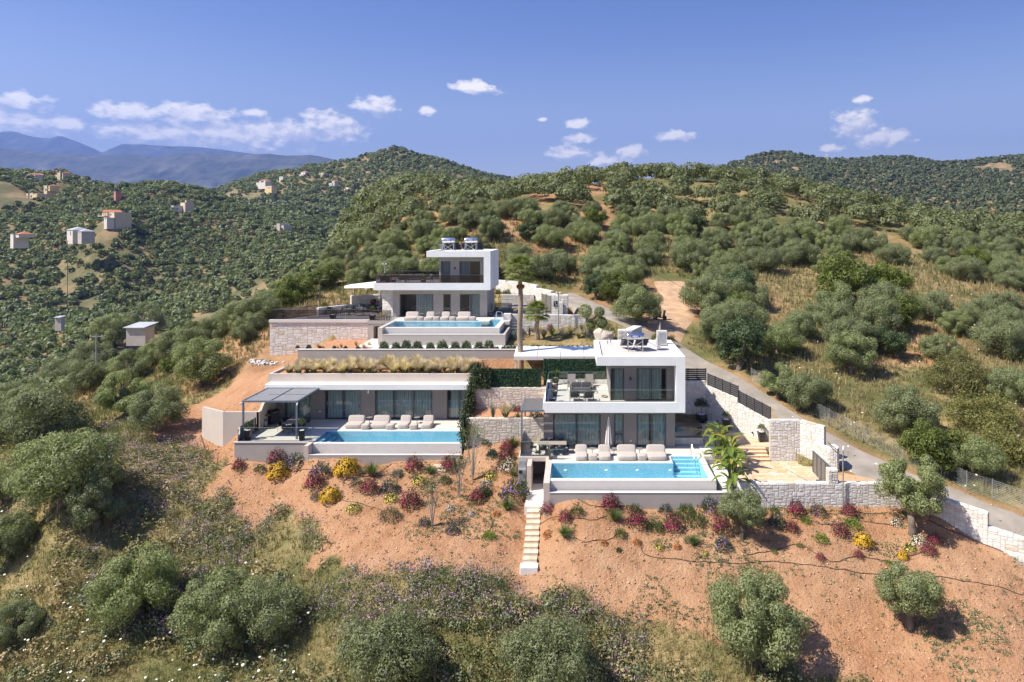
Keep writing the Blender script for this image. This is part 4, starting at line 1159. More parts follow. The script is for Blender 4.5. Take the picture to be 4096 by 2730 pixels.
    st = [((6.86, 49.62 - 0.33 * (i + 1), zw - 1.25), (8.75, 49.62 - 0.33 * i - 0.01, zw - 0.12 - 0.18 * i)) for i in range(5)]
    lip = [('infinity_wall', (-1.73, 45.0, -18.4), (9.25, 45.42, zw - 0.006), M_COPING), ('side_wall', (8.79, 45.42, -18.4), (9.25, 49.9, zw - 0.004), M_COPING), ('side_wall', (-2.14, 44.4, -19.0), (-1.73, 48.9, Z2 - 0.004), M_BEIGE),
           ('gutter_wall', (-1.73, 44.4, -19.0), (10.1, 44.7, -17.06), M_TAUPE), ('gutter_coping', (-1.73, 44.37, -17.06), (10.13, 44.72, -17.02), M_COPING), ('gutter_floor', (-1.73, 44.7, -18.4), (9.62, 45.0, -17.75), M_COPING),
           ('gutter_wall', (9.62, 44.7, -19.0), (10.1, 49.8, -17.03), M_COPING), ('gutter_floor', (9.25, 45.0, -18.4), (9.62, 49.8, -17.9), MATS['pool_tile_painted_shimmer']), ('end_wall', (9.25, 49.8, -18.4), (10.1, 50.05, Z2 - 0.02), M_COPING)]
    p = pool('infinity pool with a step alcove below the front right villa', -1.71, 8.79, 45.42, 48.2, zw, lip, alcove=(6.84, 8.79, 49.62), steps=st)
    for x in (-0.75, 2.1, 4.3, 6.6):
        MB().lathe([(0.13, 0), (0.12, 0.03), (0.03, 0.04)], (x, 47.9, zw - 0.35), 12).build('pool_light', M_WHITEPL, p)
    # handrail into the pool
    h = MB(); h.tube([(8.55, 48.3, -17.2), (8.42, 48.6, -16.2), (8.35, 49.3, -15.45), (8.35, 49.8, -15.4), (8.4, 50.0, -15.5), (8.42, 50.05, -16.4)], 0.028, 8)
    single('pool_handrail', h, M_CHROME, 'curved steel handrail at the step alcove of the front right pool', 'handrail')
    # balustrades on the deck
    glass_rail('glass_balustrade', 'clear glass balustrade at the dining end of the front right pool terrace', [(-4.05, 53.0), (-4.05, 49.75), (-1.95, 49.75)], Z2, 1.02, M_RAIL, plen=1.1)
    glass_rail('glass_balustrade', 'short glass screen at the left end of the front right pool', [(-1.93, 49.7), (-1.93, 49.0), (-0.85, 49.0)], Z2, 0.72, M_RAIL, plen=1.2, footh=0.03)
    louvre_pergola('pergola', 'small grey louvred pergola at the left end of the front right villa', -4.08, -2.5, 50.5, 53.9, -13.24, [(-4.02, 50.5), (-4.02, 53.8)], zfloor=Z2, nx=1, ny=1, slat=0.15, tilt=30)
house_right()

Z1 = -9.36
def house_upper():
    D = 74.2
    X = lambda x: XP(1000 + x / 1.9608, D)
    t = two_storey('white two-storey villa with smoked glass terrace on the upper level', Z1, D, 73.1, -19.94, -9.68, -21.72, -9.19, -6.36, -5.61, -16.05, -2.82, -2.17, -9.91, -14.9,
               [(X(1172), X(1438), 2, None, ((0.47, 0.98),)), (X(1515), X(1575), 1, Z1 + 0.95, ()), (X(1645), X(1803), 2, None, ((0.55, 1),))],
               [(X(1497), X(1572), 1, ((0.0, 0.9),)), (X(1642), X(1805), 2, ((0.0, 0.5),))], ZP(1176.8, D), ZP(1045.7, D), fm=M_FRAMEBLUE, taupe=M_TAUPE, open_first=True, ucm=M_CURTBLUE)
    # kitchen seen through the open door
    k = MB(); k.box((-18.9, 77.6, Z1), (-16.9, 78.25, Z1 + 0.92)); k.box((-18.9, 77.9, Z1 + 1.5), (-16.9, 78.3, Z1 + 2.3))
    single('kitchen_units', k, M_INT, 'pale kitchen units inside the open door of the upper villa', 'kitchen units')
    make_table('kitchen_table', 'wooden table inside the open door of the upper villa', -17.6, 75.8, Z1 + 0.004, 1.2, 0.8, 0.78, M_WOOD)
    # smoked balustrades
    glass_rail('glass_balustrade', 'smoked glass balustrade round the upper terrace of the upper villa', [(-14.9, 80.1), (-21.5, 80.1), (-21.5, 73.3), (-9.93, 73.3)], -5.61, 0.88, M_SMOKE, footh=0.015, plen=3.2)
    # deck
    dk = MB(); dk.box((-19.2, 70.6, -9.7), (-9.0, 74.4, Z1)); dk.box((-9.0, 72.2, -9.7), (-6.9, 74.4, Z1)); dk.box((-9.3, 74.4, -9.7), (-6.9, 80.0, Z1)); dk.box((-7.45, 70.5, -9.7), (-6.9, 72.2, Z1))
    tag(dk.build('terrace', M_DECK), 'pale tiled pool terrace of the upper villa', None, None, 'structure')
    gd = MB().prism([(-32.1, 71.85), (-21.75, 71.85), (-21.75, 71.2), (-19.2, 71.2), (-19.2, 74.4), (-19.94, 74.4), (-19.94, 81), (-24.3, 81.5), (-26.2, 79.5), (-28.5, 75.6), (-29, 76.4)], -9.75, Z1 - 0.004)
    tag(gd.build('terrace', M_DECKGREY), 'wide grey tiled terrace on the stone base left of the upper villa', None, None, 'structure')
    ed = MB().box((-32.25, 71.6, -9.62), (-21.6, 71.95, Z1 + 0.02)); tag(ed.build('terrace_edge', M_COPING), None, None, None, 'structure')
    glass_rail('glass_balustrade', 'smoked glass balustrade along the wide grey terrace', [(-28.95, 76.45), (-32.0, 71.95), (-21.75, 71.95)], Z1 + 0.02, 1.05, M_SMOKE, plen=2.6, footh=0.05)
    glass_rail('glass_balustrade', 'short smoked glass balustrade above the dark cellar doorway', [(-21.6, 71.3), (-19.3, 71.3)], Z1, 1.05, M_SMOKE, plen=1.2, footh=0.05)
    # cellar doorway left of the pool
    lw = MB(); lw.box((-21.75, 71.2, -11.9), (-21.15, 71.6, -9.7)); lw.box((-21.15, 71.2, -9.95), (-19.2, 71.5, -9.7)); lw.box((-21.75, 71.15, -9.7), (-19.2, 71.45, Z1 - 0.02)); lw.box((-21.15, 73.2, -11.9), (-19.1, 73.4, -9.75)); lw.box((-21.4, 71.6, -11.9), (-21.15, 73.4, -9.75))
    single('cellar_wall', lw, M_TAUPE, 'taupe wall round the dark cellar doorway left of the upper pool', 'wall')
    single('landing_slab', MB().box((-21.3, 66.2, -11.9), (-19.1, 71.2, -11.25)), M_COPING, 'pale concrete path to the cellar doorway of the upper villa', 'landing')
    zw = Z1 - 0.05
    st = [((-9.8, 72.1 - 0.33 * (i + 1), zw - 1.25), (-8.0, 72.1 - 0.33 * i - 0.01, zw - 0.12 - 0.18 * i)) for i in range(5)]
    lip = [('infinity_wall', (-18.66, 66.35, -11.2), (-7.45, 66.8, zw - 0.006), M_COPING), ('side_wall', (-7.97, 66.8, -11.2), (-7.45, 72.2, zw - 0.004), M_COPING), ('side_wall', (-19.1, 65.7, -12.6), (-18.66, 70.6, Z1 + 0.02), M_BEIGE),
           ('gutter_wall', (-18.66, 65.7, -12.6), (-6.83, 66.0, -10.0), M_TAUPE), ('gutter_coping', (-18.66, 65.68, -10.0), (-6.81, 66.02, -9.96), M_COPING), ('gutter_floor', (-18.66, 66.0, -11.2), (-7.1, 66.35, -10.6), M_COPING),
           ('gutter_wall', (-7.1, 66.0, -12.6), (-6.83, 71.2, -9.96), M_TAUPE), ('gutter_floor', (-7.45, 66.35, -11.2), (-7.1, 71.2, -10.6), M_COPING), ('end_block', (-7.6, 71.2, -11.0), (-6.83, 72.0, -8.68), M_COPING)]
    pool('infinity pool in front of the upper villa', -18.66, -7.97, 66.8, 70.6, zw, lip, alcove=(-9.85, -7.97, 72.1), steps=st)
    h = MB(); h.tube([(-8.6, 70.6, -9.9), (-8.3, 71.0, -8.45), (-8.05, 71.0, -8.4), (-7.75, 71.0, -8.45), (-7.7, 71.6, -9.3)], 0.035, 8); h.tube([(-8.3, 71.0, -8.45), (-8.28, 71.2, -9.3)], 0.03, 8)
    single('pool_handrail', h, M_CHROME, 'steel pool ladder rail at the right end of the upper pool', 'handrail')
    hr = thing('step_railing', 'steel bar railing beside the left corner of the upper pool', 'railing', (-18.9, 66.5, -9.36))
    for i in range(5):
        y = 66.6 + i * 0.95; MB().tube([(-18.88, y, -9.5), (-18.88, y, -8.45)], 0.025, 6).build('post', M_CHROME, hr)
    for z in (-8.45, -8.75, -9.05): MB().tube([(-18.88, 66.5, z), (-18.88, 70.6, z)], 0.02, 6).build('rail', M_CHROME, hr)
    # canopy left of the slab
    cp = thing('canopy', 'white flat canopy on a thin post beside the upper villa', 'canopy', (-24.3, 79.5, -9.3))
    MB().mesh([(-26.7, 78.6, -6.62), (-21.74, 74.2, -6.2), (-21.74, 80.6, -6.2), (-26.7, 81, -6.62), (-26.7, 78.6, -6.35), (-21.74, 74.2, -5.75), (-21.74, 80.6, -5.75), (-26.7, 81, -6.35)], [(0, 3, 2, 1), (4, 5, 6, 7), (0, 1, 5, 4), (1, 2, 6, 5), (2, 3, 7, 6), (3, 0, 4, 7)]).build('roof', M_WHITE, cp)
    MB().tube([(-26.2, 79.8, -9.3), (-26.2, 79.8, -6.5)], 0.05, 8).build('post', M_GALV, cp)
house_upper()

# retaining wall between the roof garden and the upper level
rw = MB().box((-25.5, 62.5, -13.6), (2.3, 62.78, -10.9))
single('retaining_wall', rw, M_TAUPE, 'long smooth taupe retaining wall behind the feather-grass roof garden', 'retaining wall')
tag(MB().box((-25.52, 62.47, -10.9), (2.32, 62.81, -10.86)).build('wall_coping', M_COPING), None, None, None, 'structure')
tag(MB().box((-25.4, 62.78, -12.0), (-19.2, 71.7, -11.42)).build('garden_bed', M_SOIL), 'red earth bed below the stone terrace wall', None, None, 'structure')
tag(MB().box((-19.2, 62.78, -12.0), (2.3, 65.7, -11.05)).build('garden_bed', M_WHITEGRAVEL), 'pebble bed with clipped shrubs below the upper pool', None, None, 'structure')
# carport-like canopy behind the front right villa
cv = thing('canopy', 'pale fabric canopy on thin posts in front of the taupe retaining wall', 'canopy', (-1.5, 61, -13.0))
a = CG('c3', 525, 190, -10.9); 
for i in range(4):
    xa = -5.45 + i * 2.05
    MB().mesh([(xa, 59.6, -11.0), (xa + 2.0, 59.6, -11.0), (xa + 2.0, 62.4, -10.62), (xa, 62.4, -10.62), (xa, 59.6, -10.95), (xa + 2.0, 59.6, -10.95), (xa + 2.0, 62.4, -10.57), (xa, 62.4, -10.57)], [(0, 3, 2, 1), (4, 5, 6, 7), (0, 1, 5, 4), (1, 2, 6, 5), (2, 3, 7, 6), (3, 0, 4, 7)]).build('roof_panel', M_WHITEPL, cv)
    MB().box((xa, 59.55, -11.28), (xa + 2.03, 59.6, -10.95)).build('fascia', M_COPING, cv)
for xa in (-5.3, -1.25): MB().box((xa - 0.06, 59.62, -13.4), (xa + 0.06, 59.74, -11.0)).build('post', M_COPING, cv)
# garden terraces between the two lower villas
tag(MB().box((-8.6, 56.35, -13.6), (2.4, 62.5, -13.1)).build('garden_bed', M_SOIL), 'upper garden bed behind the green screen', None, None, 'structure')
tag(MB().box((-8.6, 52.85, -16.0), (-2.5, 56.0, -14.62)).build('garden_bed', M_SOIL), 'planted bed between the two cream stone walls', None, None, 'structure')
# ================================================================== houses and masts on the far hills
M_FCREAM = pbr('cream_plaster', (0.56, 0.47, 0.35), 0.9, 0.06, 0.5); M_FWHITE = pbr('white_plaster', (0.60, 0.57, 0.52), 0.9, 0.04, 0.5); M_FPINK = pbr('pink_plaster', (0.50, 0.22, 0.18), 0.9, 0.06, 0.5); M_FYEL = pbr('yellow_plaster', (0.64, 0.50, 0.28), 0.9, 0.06, 0.5)
M_FROOF = pbr('terracotta_roof', (0.50, 0.19, 0.105), 0.9, 0.15, 1.0); M_FGLASS = pbr('dark_far_window', (0.05, 0.06, 0.075), 0.2, 0.1, 1); M_FSHUT = pbr('brown_shutter', (0.24, 0.11, 0.06), 0.7, 0.1, 1); M_FCONC = pbr('bare_concrete', (0.46, 0.43, 0.39), 0.95, 0.1, 0.5); M_FGREY = pbr('grey_sheet_roof', (0.42, 0.44, 0.47), 0.6, 0.1, 0.5)
FAR_SPOTS = []
def far_house(label, px, py, D, blocks, group='houses on the village hill'):
    """blocks in frame pixels relative to (px, py) = base middle: (x0, x1, height, extra lift, depth m, wall, roof, windows[(fx, fz, w, h, mat)])"""
    X, Y, Z = W(px, py, D); k = D / F; Z = max(Z, th(X, Y) - 0.5); FAR_SPOTS.append((X, Y, max(b[1] for b in blocks) * k * 0.5 + 1.0))
    t = thing('hillside_house', label, 'house', (X, Y, Z), R(-34) if px < 2000 else 0, group); t.scale = (0.8, 0.8, 0.85) if px < 2000 else (1, 1, 1)
    for (x0, x1, h, lift, dp, dy, wall, roof, wins) in blocks:
        a, b = X + x0 * k, X + x1 * k; z0 = Z + lift * k; z1 = z0 + h * k; y0 = Y + dy
        MB().box((a, y0, z0 - (6 if lift == 0 else 0)), (b, y0 + dp, z1)).build('wall', wall, t)
        if roof == 'gable':
            m = MB(); c = (a + b) / 2; o = 0.4; m.mesh([(a - o, y0 - o, z1), (b + o, y0 - o, z1), (c, y0 - o, z1 + (b - a) * 0.2), (a - o, y0 + dp + o, z1), (b + o, y0 + dp + o, z1), (c, y0 + dp + o, z1 + (b - a) * 0.2)], [(0, 1, 2), (3, 5, 4), (0, 2, 5, 3), (1, 4, 5, 2), (0, 3, 4, 1)]); m.build('roof', M_FROOF, t)
        elif roof in ('hip', 'hipgrey'):
            m = MB(); o = 0.4; yc = y0 + dp / 2; i = min((b - a) * 0.35, 3); m.mesh([(a - o, y0 - o, z1), (b + o, y0 - o, z1), (b + o, y0 + dp + o, z1), (a - o, y0 + dp + o, z1), (a + i, yc, z1 + dp * 0.2), (b - i, yc, z1 + dp * 0.2)], [(0, 1, 5, 4), (1, 2, 5), (2, 3, 4, 5), (3, 0, 4), (0, 3, 2, 1)]); m.build('roof', M_FROOF if roof == 'hip' else M_FGREY, t)
        else:
            MB().box((a - 0.15, y0 - 0.15, z1), (b + 0.15, y0 + dp, z1 + 0.35)).build('parapet', wall, t)
        for (fx, fz, w, hh, wm) in wins:
            cx_ = a + (b - a) * fx; cz = z0 + (z1 - z0) * fz
            MB().box((cx_ - w / 2, y0 - 0.04, cz - hh / 2), (cx_ + w / 2, y0 + 0.05, cz + hh / 2)).build('window', wm, t)
    return t
G_, S_ = M_FGLASS, M_FSHUT
w2 = [(0.25, 0.5, 1.2, 1.6, G_), (0.7, 0.5, 1.2, 1.6, G_)]; w1 = [(0.5, 0.5, 1.3, 1.6, G_)]
c7 = lambda x, y: (x * 600 / 2352, 600 + y * 600 / 2352)
x_, y_ = c7(1650, 1115)
far_house('large cream two-storey house with red gable above the olive grove', x_, y_, 420, [(-33, 26, 20, 0, 10, 0, M_FCREAM, 'flat', [(0.2, 0.5, 1.0, 1.4, S_), (0.6, 0.5, 1.0, 1.4, S_), (0.9, 0.45, 1.2, 2.2, S_)]), (-33, 26, 19, 22, 10, 0, M_FCREAM, 'gable', [(0.3, 0.4, 1.6, 2.2, S_), (0.62, 0.4, 1.2, 2.2, S_), (0.9, 0.4, 0.9, 1.8, S_)]), (-45, 30, 2.2, 20, 3, -2.5, M_FWHITE, 'none', []), (26, 84, 38, 0, 12, 1, M_FCREAM, 'flat', [(0.25, 0.75, 1.2, 1.4, G_), (0.5, 0.75, 0.8, 1.2, G_)]), (52, 84, 12, 0, 6, -4, M_FWHITE, 'flat', [(0.5, 0.7, 0.9, 0.8, G_)])])
far_house('long white farm building with grey roofs left of the cream house', *c7(1100, 1330), 380, [(-40, 30, 22, 0, 10, 0, M_FWHITE, 'hipgrey', [(0.65, 0.3, 1.4, 2.6, S_)]), (50, 95, 15, 0, 8, 2, M_FCONC, 'hipgrey', [])])
far_house('low white house with red roof at the left edge', *c7(200, 1390), 350, [(-34, 8, 18, 0, 8, 0, M_FWHITE, 'flat', []), (8, 56, 16, 4, 8, 1, M_FWHITE, 'hip', [])])
far_house('red-pink house on the left of the hilltop village', *c7(470, 555), 590, [(-16, 0, 24, 0, 7, 0, M_FPINK, 'gable', [(0.5, 0.7, 1.2, 1.6, M_FWHITE), (0.5, 0.2, 1.6, 1.8, M_FWHITE)]), (0, 34, 19, 0, 8, 2, M_FWHITE, 'gable', [(0.5, 0.4, 2.0, 1.4, S_)])])
far_house('tall cream and yellow house with white chimney on the hilltop', *c7(920, 520), 600, [(-38, -18, 22, 0, 8, 0, M_FWHITE, 'flat', [(0.6, 0.45, 2.2, 2.8, G_)]), (-18, 20, 31, 0, 9, 0, M_FYEL, 'flat', [(0.25, 0.7, 1.4, 1.4, G_), (0.5, 0.3, 1.2, 1.6, G_), (0.8, 0.4, 1.2, 1.8, G_)]), (20, 38, 30, 0, 9, 1, M_FCREAM, 'hip', [(0.5, 0.6, 1.2, 1.4, G_)]), (20, 24, 38, 0, 1.2, -0.6, M_FWHITE, 'none', [])])
far_house('red-roofed house at the top of the hilltop village', *c7(800, 445), 620, [(-38, -8, 22, 0, 9, 0, M_FPINK, 'hip', w2), (-4, 34, 20, 0, 9, 3, M_FPINK, 'gable', [(0.5, 0.5, 3.5, 1.6, G_)])])
far_house('white terraced house below the hilltop village', *c7(720, 660), 560, [(-28, 12, 28, 0, 8, 0, M_FCREAM, 'flat', [(0.2, 0.6, 1.2, 1.4, G_), (0.7, 0.35, 3.0, 2.2, G_)]), (12, 34, 24, 4, 8, 1, M_FYEL, 'hip', w1)])
far_house('cream house with roof terrace lowest in the village', *c7(450, 790), 540, [(-30, -8, 28, 0, 8, 0, M_FCREAM, 'flat', [(0.35, 0.5, 1.2, 2.0, S_), (0.75, 0.5, 1.2, 2.0, S_)]), (-8, 40, 24, 4, 9, 1, M_FCREAM, 'flat', [(0.5, 0.4, 4.0, 2.0, G_)]), (42, 92, 15, 8, 8, 1, M_FYEL, 'flat', [(0.8, 0.4, 1.6, 1.2, G_)])])
c8b = lambda x, y: (900 + x * 1100 / 2353, 580 + y * 1100 / 2353)
far_house('white house with big red roof on the far villa ridge', *c8b(305, 345), 880, [(-40, 40, 12, 0, 12, 0, M_FWHITE, 'flat', []), (-22, 30, 9, 12, 10, 2, M_FWHITE, 'hip', [(0.5, 0.5, 8, 1.6, G_)])], 'villas on the far ridge')
far_house('small yellow house below the red-roofed ridge house', *c8b(370, 385), 850, [(-28, 28, 17, 0, 9, 0, M_FYEL, 'flat', [(0.5, 0.5, 1.6, 1.6, G_), (0.75, 0.5, 1.4, 1.6, G_)])], 'villas on the far ridge')
far_house('small white house in the middle of the far ridge', *c8b(480, 293), 930, [(-16, 16, 11, 0, 9, 0, M_FWHITE, 'flat', w2)], 'villas on the far ridge')
far_house('white and red tiered house on the far ridge', *c8b(655, 300), 930, [(-19, 14, 16, 0, 9, 0, M_FWHITE, 'flat', w2), (-14, 22, 12, 16, 8, 2, M_FWHITE, 'hip', w1)], 'villas on the far ridge')
far_house('cream block house right of the tiered house on the ridge', *c8b(825, 298), 930, [(-20, 20, 17, 0, 9, 0, M_FCREAM, 'flat', [(0.3, 0.6, 2.2, 1.6, G_), (0.7, 0.3, 2.4, 1.6, G_)])], 'villas on the far ridge')
far_house('white tower house at the end of the far ridge road', *c8b(915, 352), 900, [(-25, 0, 13, 0, 8, 0, M_FWHITE, 'flat', w1), (-4, 16, 24, 0, 8, 1, M_FWHITE, 'hip', [(0.5, 0.7, 1.0, 1.4, G_), (0.5, 0.3, 1.0, 1.4, G_)])], 'villas on the far ridge')
far_house('unfinished concrete house in the valley', *c8b(460, 735), 470, [(-36, -14, 14, 10, 7, 0, M_FCREAM, 'flat', w1), (-18, 8, 33, 0, 8, 0, M_FCONC, 'flat', []), (8, 34, 24, 0, 8, 1, M_FCONC, 'flat', [(0.4, 0.3, 3, 2, G_)])], 'houses in the valley')
far_house('white flat-roofed house on the small hill in the valley', *S('m', 400, 480), 500, [(-30, -2, 13, 0, 9, 0, M_FWHITE, 'flat', [])], 'houses in the valley')
far_house('beige house with tower room on the small hill in the valley', *S('m', 420, 473), 505, [(-22, 24, 13, 0, 8, 0, M_FCREAM, 'flat', [(0.6, 0.4, 3, 1.6, M_FWHITE)]), (12, 24, 12, 13, 6, 1, M_FCREAM, 'flat', [])], 'houses in the valley')
far_house('tiny brick hut on the ridge behind the farm building', *c7(1800, 690), 520, [(-10, 10, 9, 0, 5, 0, M_FPINK, 'flat', [])], 'houses in the valley')
far_house('white house with red roof on the right skyline', *S('m', 1943, 375), 1080, [(-14, 14, 10, 0, 10, 0, M_FWHITE, 'hip', w2)], 'houses on the right hills')
far_house('white villa on the slope of the right hills', *S('m', 2076, 394), 1000, [(-22, 6, 9, 0, 10, 0, M_FWHITE, 'flat', w1), (4, 28, 13, 0, 10, 2, M_FWHITE, 'flat', w2)], 'houses on the right hills')
# sheds in the valley field
for px, py, w, D, lab in ((S('e1', 1135, 235)[0], S('e1', 1135, 235)[1], 85, 190, 'grey corrugated shed at the edge of the valley field'), (S('e1', 485, 150)[0], S('e1', 485, 150)[1], 28, 260, 'small pale shed roof in the valley grove')):
    X, Y, Z = W(px, py, D); k = D / F; t = thing('field_shed', lab, 'shed', (X, Y, Z), 0, 'sheds in the valley'); h = w * k / 2
    MB().box((X - h * .9, Y, Z - 5), (X + h * .9, Y + h * 1.4, Z)).build('wall', M_FCONC, t); MB().mesh([(X - h * 1.1, Y - .6, Z), (X + h * .9, Y - .6, Z), (X + h * 1.2, Y + h * 1.6, Z + h * .3), (X - h * .7, Y + h * 1.6, Z + h * .3), (X - h * 1.1, Y - .6, Z + .15), (X + h * .9, Y - .6, Z + .15), (X + h * 1.2, Y + h * 1.6, Z + h * .3 + .15), (X - h * .7, Y + h * 1.6, Z + h * .3 + .15)], [(0, 3, 2, 1), (4, 5, 6, 7), (0, 1, 5, 4), (1, 2, 6, 5), (2, 3, 7, 6), (3, 0, 4, 7)]).build('roof', M_FGREY, t)
# ================================================================== stone walls
T = th
stone_wall('stone_wall', 'pale rubble stone wall facing the red bank, below the ochre courtyard', [((10.67, 44.35), (21.3, 44.35), -18.3, -18.4, -16.45, -16.45)], 0.4, seed=3, proud=0.034)
stone_wall('stone_wall', 'short stone return wall beside the banana plants', [((10.3, 46.5), (10.67, 44.4), -18.0, -18.2, -16.6, -16.45)], 0.35, seed=31, proud=0.05)
stone_wall('stone_wall', 'pale stone wall stepping down along the road at the right edge', [((21.3, 44.4), (24.9, 41.3), -18.6, -19.6, -16.6, -17.15), ((24.9, 41.3), (28.5, 38.6), -19.6, -20.6, -17.95, -18.6)], 0.4, seed=4, proud=0.034)
stone_wall('stone_wall', 'stone back wall of the courtyard in shade beside the front right villa', [((7.5, 58.85), (11.15, 58.85), -16.5, -16.5, -12.98, -12.98)], 0.4, seed=5, mat=M_STONE)
stone_wall('stone_wall', 'long stone courtyard wall below the dark slatted fence', [((11.15, 58.85), (13.2, 55.85), -16.5, -16.5, -13.3, -13.75), ((13.2, 55.85), (15.0, 53.2), -16.5, -16.6, -14.1, -14.75), ((15.0, 53.2), (15.6, 50.9), -16.6, -16.9, -14.75, -14.9)], 0.4, seed=6)
stone_wall('stone_wall', 'tall stone panel standing at the head of the ochre courtyard', [((14.35, 50.5), (16.55, 50.5), -17.1, -17.1, -14.05, -14.05), ((16.55, 50.5), (17.9, 49.3), -17.1, -17.1, -14.05, -14.2)], 0.35, seed=7, both=False)
curv = [(17.3, 49.6), (17.6, 48.6), (17.9, 48.15), (18.35, 48.0), (18.6, 48.35), (18.6, 49.2)]
stone_wall('stone_wall', 'low rounded stone wall end beside the courtyard gate', [(p, q, -17.3, -17.3, -15.35, -15.4) for p, q in zip(curv[:-1], curv[1:])], 0.3, seed=8, wr=(2, 3))
stone_wall('stone_pillar', 'small stone pillar at the near end of the courtyard gate', [((16.4, 44.35), (17.0, 44.35), -16.45, -16.45, -15.58, -15.58), ((17.0, 44.35), (17.0, 44.95), -16.45, -16.45, -15.58, -15.58)], 0.55, seed=9, cat='pillar', wr=(1, 3))
stone_wall('stone_wall', 'cream stone wall under the green privacy screen', [((-8.5, 56.1), (-2.5, 56.1), -14.75, -14.75, -12.93, -12.93)], 0.35, seed=10, mat=M_STONEWARM)
stone_wall('stone_wall', 'cream stone wall behind the small louvred pergola', [((-8.5, 52.6), (-2.5, 52.6), -16.7, -16.7, -14.5, -14.5)], 0.35, seed=11, mat=M_STONEWARM)
stone_wall('stone_wall', 'broad pale stone base wall under the wide grey terrace', [((-32.2, 71.75), (-21.75, 71.75), -13.4, -11.6, -9.62, -9.62)], 0.4, 0.19, 0.135, seed=12, cap=False)
stone_wall('stone_wall', 'low stone wall behind the lounge seating on the wide terrace', [((-28.5, 75.5), (-26.1, 79.3), -9.4, -9.4, -8.57, -8.6)], 0.35, 0.2, 0.14, seed=13)
stone_wall('stone_wall', 'taller stone wall behind the grill on the wide terrace', [((-26.1, 79.3), (-24.3, 81.3), -9.4, -9.4, -7.6, -7.65), ((-24.3, 81.3), (-20.9, 81.8), -9.4, -9.4, -7.65, -7.4)], 0.35, 0.2, 0.14, seed=14)
stone_wall('stone_wall', 'stone-clad end pier of the upper villa behind the closed parasol', [((-21.3, 75.0), (-19.94, 74.5), -9.4, -9.4, -6.37, -6.37)], 0.4, 0.2, 0.14, seed=15, cap=False)
stone_wall('stone_wall', 'pale stone retaining wall behind the two palms', [((-6.8, 72.0), (1.0, 72.0), -11.2, -11.0, -8.85, -8.95)], 0.4, 0.19, 0.135, seed=16)
stone_wall('stone_wall', 'low stone planter wall beside the upper villa', [((-9.2, 84), (-5.2, 84), -9.5, -9.5, -7.9, -7.9)], 0.4, 0.2, 0.14, seed=17)
stone_wall('stone_wall', 'stepped stone wall along the road behind the upper villa', [((-10.6, 90.5), (-7.0, 87.0), -9.5, -9.5, -6.55, -6.55), ((-7.0, 87.0), (-4.9, 84.0), -9.5, -9.5, -6.6, -6.75), ((-4.9, 84.0), (-3.0, 81.0), -9.5, -9.5, -7.1, -7.2), ((-3.0, 81.0), (-2.2, 77.4), -9.5, -9.5, -7.45, -7.5)], 0.45, 0.2, 0.14, seed=18)
stone_wall('stone_pillar', 'stone gate pillar carrying the black sign plate', [((-2.8, 77.0), (-0.95, 77.0), -9.6, -9.6, -7.33, -7.33), ((-0.95, 77.0), (-0.95, 78.4), -9.6, -9.6, -7.33, -7.33)], 0.5, 0.2, 0.14, seed=19, cat='pillar')
stone_wall('stone_pillar', 'narrow stone post against the gate pillar', [((-2.05, 76.6), (-1.5, 76.6), -9.6, -9.6, -8.1, -8.1)], 0.35, 0.18, 0.14, seed=20, cat='pillar', wr=(1, 3))
bx0 = CW('d8', 420, 540, 64.5); bx1 = CW('d8', 672, 540, 64.5)
stone_wall('stone_block', 'free-standing square stone block behind the gravel roof', [((bx0[0], 64.5), (bx1[0], 64.5), -12.2, -12.2, -9.45, -9.45), ((bx1[0], 64.5), (bx1[0] + 1.2, 67.5), -12.2, -12.2, -9.45, -9.45)], 0.9, 0.2, 0.15, seed=21, cat='stone block')
stone_wall('stone_plinth', 'low stone plinth of the glass-walled hot tub', [((7.5, 52.55), (9.75, 52.55), -16.45, -16.45, -15.93, -15.93)], 1.6, 0.2, 0.17, seed=22, cap=False, cat='plinth')
# boulders by the topiary olive
rr = random.Random(5)
def boulder(name, label, loc, s, seed, mat, group=None):
    me_v = []; bm = bmesh.new(); bmesh.ops.create_icosphere(bm, subdivisions=3, radius=1.0)
    q = random.Random(seed); ofs = [Vector((q.uniform(-1, 1), q.uniform(-1, 1), q.uniform(-1, 1))).normalized() for _ in range(14)]; cut = [q.uniform(0.4, 0.75) for _ in ofs]
    for v in bm.verts:
        for n_, c_ in zip(ofs, cut):
            dd = v.co.dot(n_)
            if dd > c_: v.co -= n_ * (dd - c_) * 0.9
        v.co = Vector((v.co.x * s[0], v.co.y * s[1], v.co.z * s[2]))
    me = bpy.data.meshes.new(name); bm.to_mesh(me); bm.free(); me.materials.append(mat)
    o = link(name, me); o.location = loc
    return tag(o, label, 'boulder', group)
M_BOULD = pbr('weathered_boulder', (0.50, 0.44, 0.37), 0.95, 0.2, 2.5, 0.8, 8, stain=0.4)
p = CW('d7', 1960, 1000, 66.5); boulder('boulder', 'big pale boulder right of the topiary olive', (p[0], 66.5, p[2] - 0.35), (0.7, 0.6, 0.9), 2, M_BOULD, 'boulders by the topiary olive')
p = CW('d7', 2130, 990, 66.2); boulder('boulder', 'pale boulder next to the stone block behind the gravel roof', (p[0], 66.2, p[2] - 0.35), (0.7, 0.6, 0.9), 6, M_BOULD, 'boulders by the topiary olive')
p = CW('d7', 1290, 1010, 67.5); boulder('boulder', 'dark low rock among the grasses behind the canopy', (p[0], 67.5, p[2]), (0.6, 0.4, 0.3), 9, pbr('dark_rock', (0.12, 0.12, 0.13), 0.9, 0.3, 3, 0.6, 8), 'boulders by the topiary olive')

